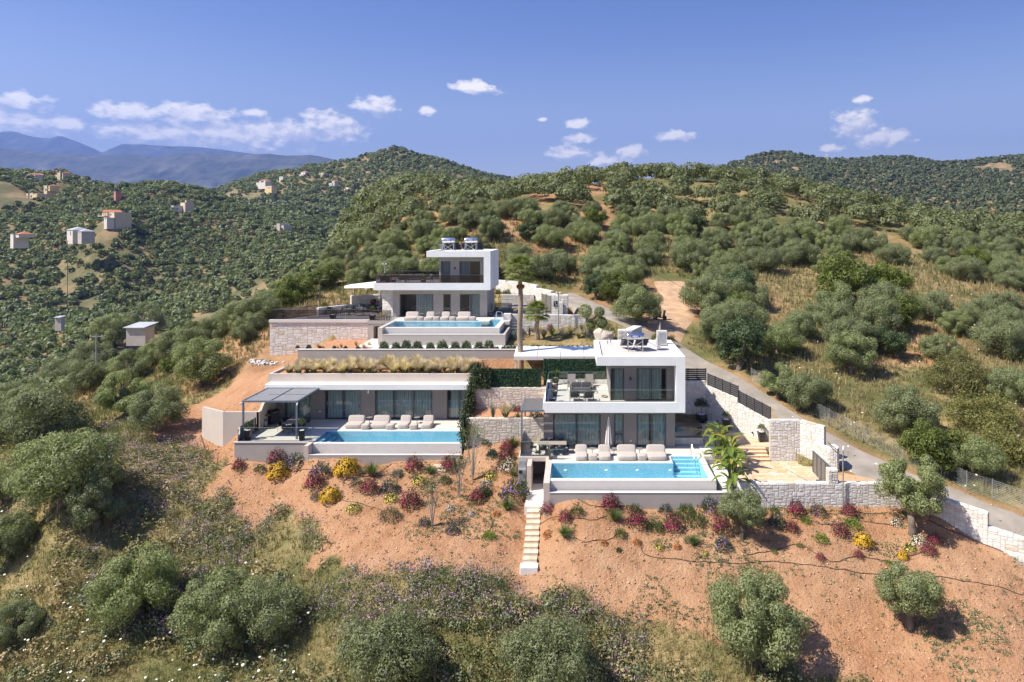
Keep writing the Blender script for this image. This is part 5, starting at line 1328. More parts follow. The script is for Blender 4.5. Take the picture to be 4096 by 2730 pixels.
# ================================================================== courtyard paving
def courtyard():
    up = [(7.3, 51.9), (9.9, 51.9), (9.9, 50.6), (11.6, 50.6), (11.6, 51.9), (15.4, 51.9), (15.2, 53.0), (11.15, 58.85), (7.3, 58.85)]
    up = [(7.48, 51.9), (15.4, 51.9), (15.2, 53.0), (11.15, 58.8), (7.48, 58.8)]
    lo = [(10.7, 44.75), (16.45, 44.75), (16.9, 49.0), (17.2, 49.5), (16.5, 50.45), (10.7, 50.45)]
    out = []
    for nm, poly, z, lab in (('courtyard_floor', up, -16.43, 'upper ochre flagstone court beside the front right villa'), ('courtyard_floor', lo, -17.03, 'sunny ochre flagstone courtyard behind the front stone wall')):
        o = MB().prism(poly, z - 0.4, z).build(nm, pbr('flagstone_joint', (0.52, 0.42, 0.31), 0.95, 0.1, 3)); tag(o, lab, None, None, 'structure'); out.append((o, poly, z))
    o = MB().prism([(9.2, 50.05), (10.75, 50.05), (10.75, 51.9), (9.2, 51.9)], -16.8, -16.43).build('courtyard_floor', MATS['flagstone_joint']); tag(o, 'small gravel court between the pool and the upper court', None, None, 'structure')
    # crazy paving: one convex piece per jittered grid cell, shrunk for the joint
    q = random.Random(77)
    for (o, poly, z), step in zip(out, (0.85, 0.62)):
        xs = [p[0] for p in poly]; ys = [p[1] for p in poly]
        nx = int((max(xs) - min(xs)) / step) + 2; ny = int((max(ys) - min(ys)) / (step * 0.72)) + 2
        gpt = {}
        for i in range(nx + 1):
            for j in range(ny + 1):
                gpt[i, j] = (min(xs) - 0.3 + i * step + q.uniform(-.22, .22) * step + (j % 2) * step * 0.35, min(ys) - 0.3 + j * step * 0.72 + q.uniform(-.2, .2) * step)
        cnt = 0
        for i in range(nx):
            for j in range(ny):
                c = [gpt[i, j], gpt[i + 1, j], gpt[i + 1, j + 1], gpt[i, j + 1]]
                cx_, cy_ = sum(a[0] for a in c) / 4, sum(a[1] for a in c) / 4
                if not all(bool(in_poly(np.array(a[0]), np.array(a[1]), poly)) for a in c): continue
                pc = [(cx_ + (a[0] - cx_) * 0.94 - cx_, cy_ + (a[1] - cy_) * 0.93 - cy_) for a in c]
                m = MB().prism(pc, -0.01, 0.014)
                pv = link('paving_stone', m.me('paving_stone', M_PAVE), o, (cx_, cy_, z + q.uniform(0, 0.006)))
                cnt += 1
    # steps between the two levels
    stp = thing('courtyard_steps', 'wide ochre stone steps between the two courtyard levels', 'steps', (12.5, 50.8, -17.03))
    for i in range(4):
        y0 = 50.35 + 0.40 * i; z1 = -17.03 + 0.15 * (i + 1)
        s = MB().box((10.7, y0, -17.2), (14.33, 51.95, z1 - 0.03)).build('step', M_PAVE, stp)
        x = 10.68
        while x < 14.2:
            w = min(q.uniform(0.7, 1.2), 14.33 - x); 
            if 14.33 - x - w < 0.3: w = 14.33 - x
            MB().box((x + 0.006, y0 - 0.02, z1 - 0.03), (x + w - 0.006, y0 + 0.40, z1)).build('tread_stone', M_PAVE, s)
            x += w
    # apron outside the gate
    ap = MB().prism([(17.05, 44.8), (19.4, 44.8), (20.4, 46.6), (18.7, 48.0), (17.05, 47.9)], -17.5, -16.99); tag(ap.build('gate_apron', M_PAVE), 'ochre paved apron between the courtyard gate and the road', None, None, 'structure')
    # white pebbles, wooden shower grate by the pool
    tag(MB().box((9.3, 50.9, -16.45), (10.65, 51.85, -16.36)).build('pebble_bed', M_WHITEGRAVEL), 'small bed of white pebbles beside the pool alcove', None, None, 'structure')
    g = thing('shower_grate', 'slatted wooden shower floor beside the pool alcove', 'shower floor', (9.9, 50.3, -16.43))
    for i in range(9): MB().box((9.3 + i * 0.15, 50.1, -16.43), (9.42 + i * 0.15, 50.75, -16.38)).build('slat', pbr('weathered_wood', (0.42, 0.33, 0.27), 0.8, 0.15, 5), g)
    sh = thing('outdoor_shower', 'slim steel outdoor shower column beside the banana plants', 'shower', (10.4, 50.9, -16.43))
    MB().tube([(10.4, 50.9, -16.4), (10.4, 50.9, -14.25)], 0.03, 8).build('column', M_CHROME, sh); MB().box((9.75, 50.85, -14.28), (10.45, 50.95, -14.22)).build('shower_head', M_CHROME, sh)
    # hot tub
    ht = thing('hot_tub', 'glass-walled hot tub on a stone plinth right of the front villa', 'hot tub', (8.6, 53.3, -15.93))
    MB().box((7.5, 52.58, -15.9), (9.7, 54.1, -15.86)).build('rim', M_FRAME, ht); MB().poly([(7.6, 52.8, -15.84), (9.3, 52.8, -15.84), (9.3, 54.0, -15.84), (7.6, 54.0, -15.84)]).build('water', MATS['pool_tile_painted_shimmer'], ht)
    for a, b in (((7.5, 52.6), (9.7, 52.6)), ((9.7, 52.6), (9.7, 54.1)), ((7.5, 54.1), (9.7, 54.1))):
        MB().poly([(a[0], a[1], -15.84), (b[0], b[1], -15.84), (b[0], b[1], -15.1), (a[0], a[1], -15.1)]).build('glass_panel', M_SMOKE, ht)
        MB().bar((a[0], a[1], -15.09), (b[0], b[1], -15.09), 0.03).build('rail', M_FRAME, ht)
    # little step lights in the courtyard wall
    for k, (x, y) in enumerate(((22, 598), (392, 645), (545, 692), (703, 750))):
        p = CG('c4', x, y + 25, -16.4); m = MB().lathe([(0.07, 0), (0.07, 0.13), (0.04, 0.15)], (p[0] - 0.12, p[1] - 0.12, -16.15), 8)
        single('wall_light', m, M_BLACK, 'small black wall light low on the courtyard wall, number %s from the left' % ['one', 'two', 'three', 'four'][k], 'wall light', 'courtyard wall lights')
courtyard()

# ================================================================== dark slatted fence and gates
def slat_panel(t, p, q, zb0, zb1, h, n=6, mat=None, posts=4, gap=0.028):
    P, Q = Vector((p[0], p[1], zb0)), Vector((q[0], q[1], zb1))
    sh = h / n
    for i in range(n):
        z = sh * (i + 0.5)
        MB().bar((P.x, P.y, P.z + z), (Q.x, Q.y, Q.z + z), 0.03, sh - gap).build('slat', mat, t)
    for i in range(posts):
        a = P.lerp(Q, i / (posts - 1)); MB().box((a.x - 0.035, a.y - 0.065, a.z - 0.05), (a.x + 0.035, a.y - 0.018, a.z + h + 0.03)).build('post', mat, t)
M_SLAT = pbr('anthracite_slat', (0.05, 0.05, 0.056), 0.55, 0.1, 4)
for k, (p, q, z0, z1, h, lab) in enumerate([((8.1, 59.0), (11.2, 59.0), -12.94, -12.94, 1.05, 'dark slatted fence panel above the shaded courtyard wall'),
                                  ((11.3, 58.7), (13.25, 55.9), -13.24, -13.7, 1.0, 'middle dark slatted fence panel on the sloping courtyard wall'),
                                  ((13.3, 55.8), (15.1, 53.1), -14.05, -14.7, 1.0, 'lowest dark slatted fence panel nearest the tall stone panel')]):
    t = thing('slatted_fence', lab, 'fence', (p[0], p[1], z0), group='slatted fence panels')
    slat_panel(t, p, q, z0, z1, h, 6, M_SLAT, 5)
g = thing('sliding_gate', 'grey-brown slatted sliding gate of the ochre courtyard', 'gate', (16.7, 46.3, -17.0))
M_GATE = pbr('gate_boards', (0.17, 0.15, 0.135), 0.6, 0.1, 4)
for i in range(8): MB().box((16.68, 44.9, -16.98 + i * 0.178), (16.72, 48.1, -16.98 + i * 0.178 + 0.168)).build('board', M_GATE, g)
for i in range(5): MB().box((16.64, 44.88 + i * 0.79, -16.98), (16.68, 44.95 + i * 0.79, -15.53)).build('upright', M_FRAME, g)
MB().box((16.64, 44.88, -15.555), (16.75, 48.12, -15.51)).build('top_rail', M_FRAME, g)
single('gate_motor', MB().box((15.95, 45.1, -17.02), (16.3, 45.45, -16.55)), M_FRAME, 'small dark motor box at the foot of the courtyard gate', 'gate motor', bevel=0.02)
single('gate_rail', MB().bar((14.95, 48.8, -17.0), (16.1, 45.3, -17.0), 0.08, 0.03), M_GALV, 'thin steel gate track across the ochre courtyard', 'gate rail')
g = thing('driveway_gate', 'dark slatted gate beside the pillar with the black sign', 'gate', (-3.2, 77.5, -9.4))
for i in range(9): MB().bar((-4.05, 80.4, -9.35 + i * 0.22 + 0.1), (-2.85, 77.1, -9.35 + i * 0.22 + 0.1), 0.04, 0.20).build('board', M_GATE, g)
for f in (0, 0.5, 1): MB().box((-4.05 + 1.2 * f - 0.04, 80.4 - 3.3 * f - 0.08, -9.4), (-4.05 + 1.2 * f + 0.04, 80.4 - 3.3 * f, -7.3)).build('upright', M_FRAME, g)
# black sign with the two letters S and V
def strokes(mb, sets, o, s, y, r):
    for st_ in sets: mb.tube([(o[0] + a * s, y, o[1] + b * s) for a, b in st_], r, 5)
sg = thing('gate_sign', 'black sign plate with white letters on the gate pillar', 'sign', (-2.3, 76.93, -8.6))
MB().box((-2.55, 76.9, -8.55), (-2.06, 76.94, -7.92)).build('plate', M_BLACK, sg)
m = MB(); strokes(m, [[(0.5, 0.95), (0.2, 1.0), (0.05, 0.85), (0.2, 0.7), (0.45, 0.62), (0.55, 0.45), (0.4, 0.3), (0.1, 0.35)]], (-2.45, -8.28), 0.28, 76.885, 0.014); strokes(m, [[(0.1, 0.9), (0.5, 0.1), (0.9, 0.9)]], (-2.4, -8.5), 0.24, 76.885, 0.016); m.build('lettering', M_WHITEPL, sg)

# ================================================================== ivy screen and green netting
# ================================================================== foliage made of many leaf-sized faces
def unit(v): return v / (np.linalg.norm(v, axis=-1, keepdims=True) + 1e-9)
def leaf_cards(c, ax, ln, wd, rng, out=None, wild=1.0):
    """one diamond-ended leaf quad per centre c, along axis ax"""
    n = len(c)
    rnd = unit(rng.normal(size=(n, 3)))
    if out is not None: rnd = unit(out + rnd * wild)          # leaf faces turned to the outside of the clump
    side = unit(np.cross(ax, rnd))
    ln = np.broadcast_to(np.asarray(ln, float).reshape(-1, 1), (n, 1)); wd = np.broadcast_to(np.asarray(wd, float).reshape(-1, 1), (n, 1))
    a = c - ax * ln * 0.5; b = c + side * wd * 0.5; d = c - side * wd * 0.5; e = c + ax * ln * 0.5
    V_ = np.stack([a, b, e, d], 1).reshape(-1, 3)
    F_ = np.arange(n * 4).reshape(n, 4)
    return V_, F_
def merge(parts):
    V_, F_, M_ = [], [], []; o = 0
    for k, (v, f) in enumerate(parts):
        V_.append(v); F_.append(f + o); M_.append(np.full(len(f), k)); o += len(v)
    return np.concatenate(V_), np.concatenate(F_), np.concatenate(M_)
def clump_points(rng, centers, radii, per):
    C = np.repeat(centers, per, 0); Rr = np.repeat(radii, per)
    d = unit(rng.normal(size=(len(C), 3))); d[:, 2] = d[:, 2] * 0.9 + 0.12
    d = unit(d)
    r = Rr * (0.55 + 0.5 * rng.random(len(C)) ** 0.6)
    return C + d * r[:, None], d
def crown_centers(rng, K, rx, ry, rz, zc, flat=0.72):
    d = unit(rng.normal(size=(K, 3)))
    d[:, 2] = np.where(d[:, 2] < -flat, -flat * rng.random(K) ** 0.5, d[:, 2])
    r = 0.45 + 0.5 * rng.random(K) ** 0.5
    return np.stack([d[:, 0] * rx * r, d[:, 1] * ry * r, zc + d[:, 2] * rz * r], -1)
M_OLIVE = leaf_mat('olive_leaves', [(0.175, 0.213, 0.088), (0.24, 0.278, 0.13), (0.305, 0.335, 0.182), (0.205, 0.236, 0.103), (0.40, 0.42, 0.275)], 0.4)
M_GREENLEAF = leaf_mat('fresh_green_leaves', [(0.09, 0.13, 0.024), (0.15, 0.19, 0.04), (0.20, 0.23, 0.055)], 0.35)
M_DARKLEAF = leaf_mat('dark_green_leaves', [(0.045, 0.075, 0.03), (0.075, 0.115, 0.045), (0.11, 0.155, 0.065)], 0.25)
M_PALELEAF = leaf_mat('yellowing_leaves', [(0.16, 0.16, 0.05), (0.24, 0.23, 0.08), (0.12, 0.13, 0.045)], 0.3)

def olive_variant(seed, rx=2.3, ry=2.2, rz=1.75, zc=2.6, K=34, per=270, leaf=(0.15, 0.066), mat=None, trunk=True, lean=0.0, lift=0.0):
    rng = np.random.default_rng(seed)
    cen = crown_centers(rng, K, rx, ry, rz, zc + lift)
    cen[:, 0] += lean * (cen[:, 2] - zc)
    rad = rng.uniform(0.45, 0.82, K) * (rx / 2.3)
    p, d = clump_points(rng, cen, rad, per)
    ax = rng.normal(size=d.shape) + np.array([0, 0, 0.5]); ax = unit(ax - d * np.sum(ax * d, 1, keepdims=True) * 0.7)
    ln = leaf[0] * rng.uniform(0.7, 1.35, len(p)); wd = leaf[1] * rng.uniform(0.7, 1.3, len(p))
    V_, F_ = leaf_cards(p, ax, ln, wd, rng, d, 0.55)
    me = np_mesh('crown', V_, F_, mat or M_OLIVE)
    q = random.Random(seed); tk = MB()
    h0 = 0.7 + lift
    bend = [(0, 0, -0.5), (q.uniform(-.08, .08), q.uniform(-.08, .08), 0.25), (q.uniform(-.18, .18), q.uniform(-.15, .15), 0.6 * h0), (q.uniform(-.22, .22), q.uniform(-.2, .2), h0)]
    tk.tube(bend, [0.34, 0.25, 0.2, 0.19], 8)
    top = Vector(bend[-1])
    for i in range(6):
        c = cen[rng.integers(len(cen))]; e = Vector(c); mid = top.lerp(e, 0.5) + Vector((q.uniform(-.2, .2), q.uniform(-.2, .2), q.uniform(-.1, .25)))
        tk.tube([top, mid, e], [0.13, 0.08, 0.03], 6)
    return me, tk.me('trunk', M_BARK, smooth=True), 2 * rx * 1.12
OL = [olive_variant(s, rx, ry, rz, zc, K, per) for s, rx, ry, rz, zc, K, per in
      ((1, 2.3, 2.2, 1.75, 2.0, 46, 520), (2, 2.6, 2.2, 1.6, 1.9, 48, 520), (3, 2.1, 2.3, 1.9, 2.15, 44, 540), (4, 2.4, 2.4, 1.55, 1.85, 46, 520), (5, 2.0, 2.0, 1.8, 2.1, 38, 560), (6, 2.7, 2.4, 1.8, 2.1, 52, 500))]
GB = [olive_variant(21, 2.3, 2.3, 1.7, 2.2, 34, 270, (0.2, 0.11), M_GREENLEAF), olive_variant(22, 2.4, 2.2, 1.8, 2.3, 34, 270, (0.2, 0.11), M_DARKLEAF), olive_variant(23, 2.6, 2.4, 1.3, 1.4, 34, 260, (0.18, 0.08), M_PALELEAF)]
PR = [olive_variant(31, 2.0, 1.8, 1.4, 2.2, 34, 540, lift=0.4), olive_variant(32, 1.8, 1.8, 1.7, 2.5, 34, 540, lift=0.4)]
def tree(var, loc, s, rz, label, group, name='olive_tree', cat='tree', sz=1.0):
    t = thing(name, label, cat, loc, rz, group)
    t.scale = (s, s, s * sz)
    link('crown', var[0], t); link('trunk', var[1], t)
    return t
# trees one can single out: (x, y of base, crown width) on the frame at display scale, kind
NEAR = [
    (150, 1165, 270, OL[1], 'huge spreading olive tree at the left edge, above the flowering scrub'),
    (85, 1050, 210, OL[0], 'olive tree behind the huge olive at the left edge'),
    (222, 1218, 125, OL[4], 'small olive tree right below the huge left-edge olive'),
    (20, 1290, 120, OL[2], 'olive tree cut by the left edge, level with the flowering scrub'),
    (5, 1160, 120, OL[5], 'olive tree at the left edge half hidden by its neighbour'),
    (25, 1480, 130, OL[3], 'olive tree cut by the left edge near the bottom corner'),
    (318, 1428, 200, OL[0], 'round olive tree in the lower left, among purple scrub'),
    (505, 1490, 190, OL[2], 'left one of the two joined olives in the lower left'),
    (610, 1470, 190, OL[5], 'right one of the two joined olives in the lower left'),
    (895, 1572, 235, OL[3], 'broad olive tree at the bottom, left of centre'),
    (1262, 1612, 255, OL[5], 'broad olive tree at the bottom centre'),
    (1738, 1520, 220, OL[2], 'dense round olive tree at the bottom right of centre'),
    (465, 890, 128, OL[2], 'tall olive tree above the beige angled wall'),
    (285, 962, 120, OL[4], 'left olive of the close pair left of the beige angled wall'),
    (362, 995, 135, OL[0], 'right olive of the close pair left of the beige angled wall'),
    (300, 872, 95, OL[1], 'olive tree on the grassy shoulder, left of the tall olive'),
    (385, 860, 45, GB[0], 'small bright green bush beside the tall olive'),
    (215, 845, 90, OL[3], 'olive tree on the left shoulder below the grassy gap'),
    (140, 905, 110, OL[5], 'olive tree on the left shoulder, second below the grassy gap'),
    (50, 975, 110, OL[0], 'olive tree on the left shoulder next to the left edge'),
    (40, 1035, 90, GB[1], 'dark bush under the olives at the left edge'),
    (255, 800, 90, OL[2], 'olive tree on the left shoulder, uppermost by the grassy gap'),
    (330, 775, 90, OL[4], 'olive tree on the ridge left of the stone terrace, lower one'),
    (600, 745, 100, OL[5], 'olive tree on the ridge just left of the stone terrace'),
    (560, 790, 60, OL[0], 'small olive tree beside the stone terrace corner'),
    (1853, 940, 130, OL[1], 'olive tree right of the road, opposite the slatted fence'),
    (1790, 915, 85, OL[4], 'smaller olive tree right of the road by the bare patch'),
    (1955, 860, 110, OL[2], 'olive tree with dark leaning trunk above the road verge'),
    (2085, 1000, 145, OL[0], 'olive tree in the scrub on the right slope'),
    (2140, 1085, 150, GB[0], 'bright green shrub by the wire fence on the right'),
    (2235, 1095, 130, OL[3], 'olive tree by the wire fence at the right'),
    (2260, 985, 170, GB[2], 'pale yellow-green scrub mound on the right slope'),
    (2200, 905, 150, GB[2], 'pale scrub mound below the olives at the right edge'),
    (2330, 930, 130, OL[1], 'olive tree at the right edge above the pale scrub'),
    (1700, 850, 150, GB[1], 'dark green tree right of the dirt track, nearest the road'),
    (1655, 790, 130, OL[5], 'olive tree right of the dirt track, middle one'),
    (1620, 730, 110, OL[2], 'olive tree right of the dirt track, farthest one'),
    (1465, 745, 120, OL[0], 'olive tree left of the dirt track above the road bend'),
    (1420, 700, 100, GB[0], 'green bushy tree left of the dirt track'),
    (1370, 690, 80, GB[1], 'dark bush at the verge behind the gate pillar'),
    (1520, 790, 60, GB[2], 'dry yellow bush at the foot of the dirt track'),
    (1945, 700, 150, GB[0], 'big fresh green tree among the grey olives on the hill'),
    (2040, 690, 110, GB[0], 'second fresh green tree right of the big green one'),
]
def place_near():
    for i, (x, y, w, var, lab) in enumerate(NEAR):
        x *= 1.7408; y *= 1.7408; w *= 1.7408
        p = hit(x, y)
        s = w * p[1] / F / var[2]
        nm = 'shrub' if ('bush' in lab or 'shrub' in lab or 'scrub mound' in lab) else ('tree' if 'green tree' in lab else 'olive_tree')
        tree(var, p, s, random.uniform(0, 6.28), lab, 'trees and bushes near the villas', nm, 'shrub' if nm == 'shrub' else 'tree')
    for x, y, w, var, lab in ((1706, 1243, 112, PR[0], 'pruned olive tree with pale trunk on the red bank below the courtyard wall'), (2095, 1228, 150, PR[1], 'pruned olive with thick trunk at the corner of the front stone wall'), (2088, 1446, 145, PR[0], 'pruned olive standing alone on bare earth at the lower right')):
        p = hit(x * 1.7408, y * 1.7408); tree(var, p, w * 1.7408 * p[1] / F / var[2] * 1.05, x * 0.01, lab, 'pruned olives on the red bank')
place_near()

def los_ok(x, y, z, n=26, y0=26):
    t = np.linspace(0.15, 0.97, n)
    X = x[:, None] * t; Y = y[:, None] * t; Z = z[:, None] * t
    T_ = terr(X, Y)
    return np.all((T_ < Z + 0.3) | (Y < y0), 1)
def jitter_grid(x0, x1, y0, y1, st, rng):
    gx, gy = np.meshgrid(np.arange(x0, x1, st), np.arange(y0, y1, st))
    gx = gx + rng.uniform(-.42, .42, gx.shape) * st; gy = gy + rng.uniform(-.42, .42, gy.shape) * st
    return gx.ravel(), gy.ravel()
def in_view(x, y, m=0.06):
    u = x / y
    return (u > (0 - CX) / F - m) & (u < (4096 - CX) / F + m)
def grove_label(x, y):
    px = CX + x / y * F
    a = [(900, 'far to the left of the stone terrace'), (1250, 'just left of the stone terrace'), (1600, 'behind the wide grey terrace'), (1950, 'behind the roof of the upper villa'), (2200, 'behind the tall palm'), (2500, 'left of the dirt track'), (2800, 'straight above the dirt track'), (3150, 'above the slatted fence'), (3500, 'above the ochre courtyard'), (3850, 'towards the right edge'), (9999, 'at the right edge')]
    b = [(66, 'low on the road bank'), (78, 'lowest row'), (90, 'lower slope'), (102, 'middle slope'), (9999, 'upper slope')]
    return 'hill olive tree, %s, %s' % (next(t for q, t in b if y < q), next(t for q, t in a if px < q))
def scatter_groves():
    rng = np.random.default_rng(5)
    # the hill behind the villas
    x, y = jitter_grid(-150, 150, 49, 200, 4.9, rng)
    z = terr(x, y)
    dens = fbm(x * 0.035 + 11, y * 0.035 + 3, 3)
    left = x < -6 - (y - 80) * 0.05
    keep = in_view(x, y) & (road_dist(x, y) > 2.2)
    keep &= ~((x > -36) & (x < 4) & (y < 92)) & ~((x > 4) & (x < 14) & (y < 78)) & ~((x > -60) & (x < -30) & (y < 78))
    dens = np.where((y < 80) & (x > 16), dens + 0.4, dens)
    keep &= np.where(left, dens > -0.2, dens > -0.075 - 0.10 * (rng.random(len(x)) - 0.3))
    keep &= ~((x > 8) & (x < 17) & (y < 74)) & ~((y < 68) & (x < 20)) & ((y > 68) | ((road_dist(x, y) > 6) & (rng.random(len(x)) < 0.9)))
    # clear of the trees already singled out
    for ob in [o for o in bpy.data.objects if o.parent is None and o.get('group') == 'trees and bushes near the villas']:
        keep &= np.hypot(x - ob.location.x, y - ob.location.y) > 2.8
    x, y, z = x[keep], y[keep], z[keep]
    ok = los_ok(x, y, z + 4.0)
    x, y, z = x[ok], y[ok], z[ok]
    order = np.argsort(y)
    x, y, z = x[order], y[order], z[order]
    nobj = 250
    for i in range(min(nobj, len(x))):
        r = rng.random()
        var = (OL[rng.integers(6)] if r < 0.93 else GB[rng.integers(2)]) if y[i] > 68 else (GB[2] if r < 0.45 else OL[rng.integers(6)])
        s = rng.uniform(0.72, 1.12) * 1.0
        tree(var, (x[i], y[i], z[i] - 0.25 * s), s, rng.uniform(0, 6.28), grove_label(x[i], y[i]), 'olive grove on the hill behind the villas', sz=rng.uniform(0.85, 1.1))
    return x[nobj:], y[nobj:], z[nobj:]
hx, hy, hz = scatter_groves()

M_CREST = leaf_mat('crest_olive_leaves', [(0.132, 0.16, 0.064), (0.182, 0.21, 0.094), (0.232, 0.255, 0.13), (0.152, 0.178, 0.073)], 0.36, objvar=0)
def far_tree_protos(rng, n, faces, size):
    out = []
    for k in range(n):
        d = unit(rng.normal(size=(faces, 3))); d[:, 2] = np.abs(d[:, 2]) * 1.0 - 0.25
        d = unit(d)
        lump = 1 + 0.3 * np.sin(d[:, 0] * 4 + k) * np.cos(d[:, 1] * 5 + 2 * k)
        c = d * np.array([1.0, 1.0, 0.8]) * lump[:, None] * rng.uniform(0.75, 1.02, (faces, 1)); c[:, 2] += 0.62
        ax = unit(rng.normal(size=d.shape) + np.array([0, 0, 0.3])); ax = unit(ax - d * np.sum(ax * d, 1, keepdims=True) * 0.75)
        V_, F_ = leaf_cards(c, ax, size * rng.uniform(0.7, 1.3, faces), size * 0.62 * rng.uniform(0.7, 1.3, faces), rng, d, 0.8)
        out.append((V_, F_))
    return out
M_FARLEAF = leaf_mat('far_olive_leaves', [(0.15, 0.19, 0.076), (0.20, 0.24, 0.105), (0.25, 0.285, 0.14), (0.16, 0.20, 0.08)], 0.34, objvar=0)
M_FARDARK = leaf_mat('far_maquis_leaves', [(0.075, 0.095, 0.045), (0.105, 0.13, 0.06), (0.135, 0.15, 0.075)], 0.2, objvar=0)
def grove_stuff(name, label, x, y, z, r, faces, size, mat, seed, sq=1.0):
    rng = np.random.default_rng(seed)
    pr = far_tree_protos(rng, 10, faces, size)
    Vs, Fs, o = [], [], 0
    for i in range(len(x)):
        v, f = pr[i % 10]; a = rng.uniform(0, 6.28); c, s_ = math.cos(a), math.sin(a)
        w = np.stack([v[:, 0] * c - v[:, 1] * s_, v[:, 0] * s_ + v[:, 1] * c, v[:, 2] * sq], -1) * r[i] + np.array([x[i], y[i], z[i]])
        Vs.append(w); Fs.append(f + o); o += len(v)
    ob = link(name, np_mesh(name, np.concatenate(Vs), np.concatenate(Fs), mat))
    tag(ob, label, None, None, 'stuff')
    return ob
rng = np.random.default_rng(9)
if len(hx): grove_stuff('olive_grove', 'dense olive grove along the crest of the hill', hx, hy, hz + 0.7, rng.uniform(1.9, 2.7, len(hx)), 500, 0.26, M_CREST, 3)
def scatter_far():
    rng = np.random.default_rng(15)
    def field(x0, x1, y0, y1, st, thr, r0, r1, faces, size, mat, nm, lab, seed, xtra=None, sq=1.0, lab_off=0.0):
        x, y = jitter_grid(x0, x1, y0, y1, st, rng)
        k = in_view(x, y, 0.03)
        x, y = x[k], y[k]
        dn = fbm(x * 0.02 + seed, y * 0.02, 3) + fbm(x * 0.007, y * 0.007 + seed, 2) * 0.8
        k = dn > thr
        if xtra is not None: k &= xtra(x, y, dn)
        for hx_, hy_, hr_ in FAR_SPOTS: k &= (np.hypot(x - hx_, y - hy_) > hr_) & (np.hypot(x - hx_ * 0.97, y - hy_ * 0.97) > hr_ * 0.8)
        x, y = x[k], y[k]; z = terr(x, y)
        ok = los_ok(x, y, z + 3.5, 30, 60); x, y, z = x[ok], y[ok], z[ok]
        grove_stuff(nm, lab, x, y, z + 0.3 * lab_off, rng.uniform(r0, r1, len(x)), faces, size, mat, seed, sq)
        return len(x)
    openf = [(-135, 205), (-60, 235), (-75, 330), (-160, 330), (-175, 260)]
    n1 = field(-190, -40, 88, 235, 4.8, -0.35, 2.0, 2.9, 230, 0.42, M_FARLEAF, 'olive_grove', 'dense olive grove on the slope falling into the valley at the left', 31, lambda x, y, d: ~((x > -45) & (y < 150)) )
    n2 = field(-420, 40, 235, 640, 6.2, -0.31, 1.9, 3.0, 86, 0.66, M_FARLEAF, 'olive_grove', 'olive groves covering the valley and the village hill', 32, lambda x, y, d: (~in_poly(x, y, openf)) | (rng.random(len(x)) < 0.42))
    n3 = field(-420, 40, 240, 620, 10.5, -0.1, 1.6, 3.4, 110, 0.6, M_FARDARK, 'scrub_wood', 'dark evergreen scrub on the village hill', 33, lambda x, y, d: ~in_poly(x, y, openf))
    n4 = field(-560, 200, 560, 1060, 8.2, -0.2, 2.2, 3.8, 56, 0.88, M_FARLEAF, 'olive_grove', 'olive groves on the far hill with the mast', 34)
    n5 = field(-100, 960, 380, 1260, 9.6, -0.32, 2.6, 4.2, 36, 1.05, M_FARDARK, 'scrub_wood', 'dark wooded slopes of the far hills at the right', 35)
    n6 = field(-560, 200, 620, 1060, 11.0, 0.02, 2.0, 4.5, 64, 0.85, M_FARDARK, 'scrub_wood', 'dark scrub on the far hill with the mast', 36)
    pass
scatter_far()

# ------------------------------------------------------------------ grass, weeds and stones that nobody could count
def blades(x, y, z, n_per, h, w, lean, rng):
    n = len(x) * n_per
    X = np.repeat(x, n_per) + rng.normal(0, 0.10, n); Y = np.repeat(y, n_per) + rng.normal(0, 0.10, n); Z = np.repeat(z, n_per) - 0.04
    H = np.repeat(h, n_per) * rng.uniform(0.5, 1.2, n); a = rng.uniform(0, 6.28, n); l = rng.uniform(0, lean, n) * H
    c = np.stack([X, Y, Z], -1); s = np.stack([np.cos(a + 1.57), np.sin(a + 1.57), np.zeros(n)], -1) * (w * rng.uniform(0.6, 1.4, n))[:, None]
    t = c + np.stack([np.cos(a) * l, np.sin(a) * l, H], -1)
    V_ = np.stack([c - s, c + s, t], 1).reshape(-1, 3); F_ = np.arange(n * 3).reshape(n, 3)
    return V_, F_
M_STRAW = leaf_mat('dry_grass_blades', [(0.38, 0.30, 0.16), (0.50, 0.40, 0.23), (0.28, 0.235, 0.11), (0.18, 0.18, 0.065), (0.42, 0.32, 0.18)], 0.25, objvar=0)
M_GRASS = leaf_mat('green_grass_blades', [(0.12, 0.15, 0.045), (0.18, 0.195, 0.07), (0.26, 0.235, 0.10), (0.10, 0.13, 0.04)], 0.25, objvar=0)
M_SAGE = leaf_mat('grey_green_weeds', [(0.14, 0.175, 0.085), (0.20, 0.235, 0.125), (0.18, 0.20, 0.085)], 0.2, objvar=0)
M_LILAC = leaf_mat('lilac_wild_flowers', [(0.40, 0.22, 0.42), (0.50, 0.30, 0.50), (0.38, 0.28, 0.38)], 0.25, objvar=0)
M_UMBEL = pbr('white_umbels', (0.72, 0.72, 0.66), 0.9, 0.05, 3)
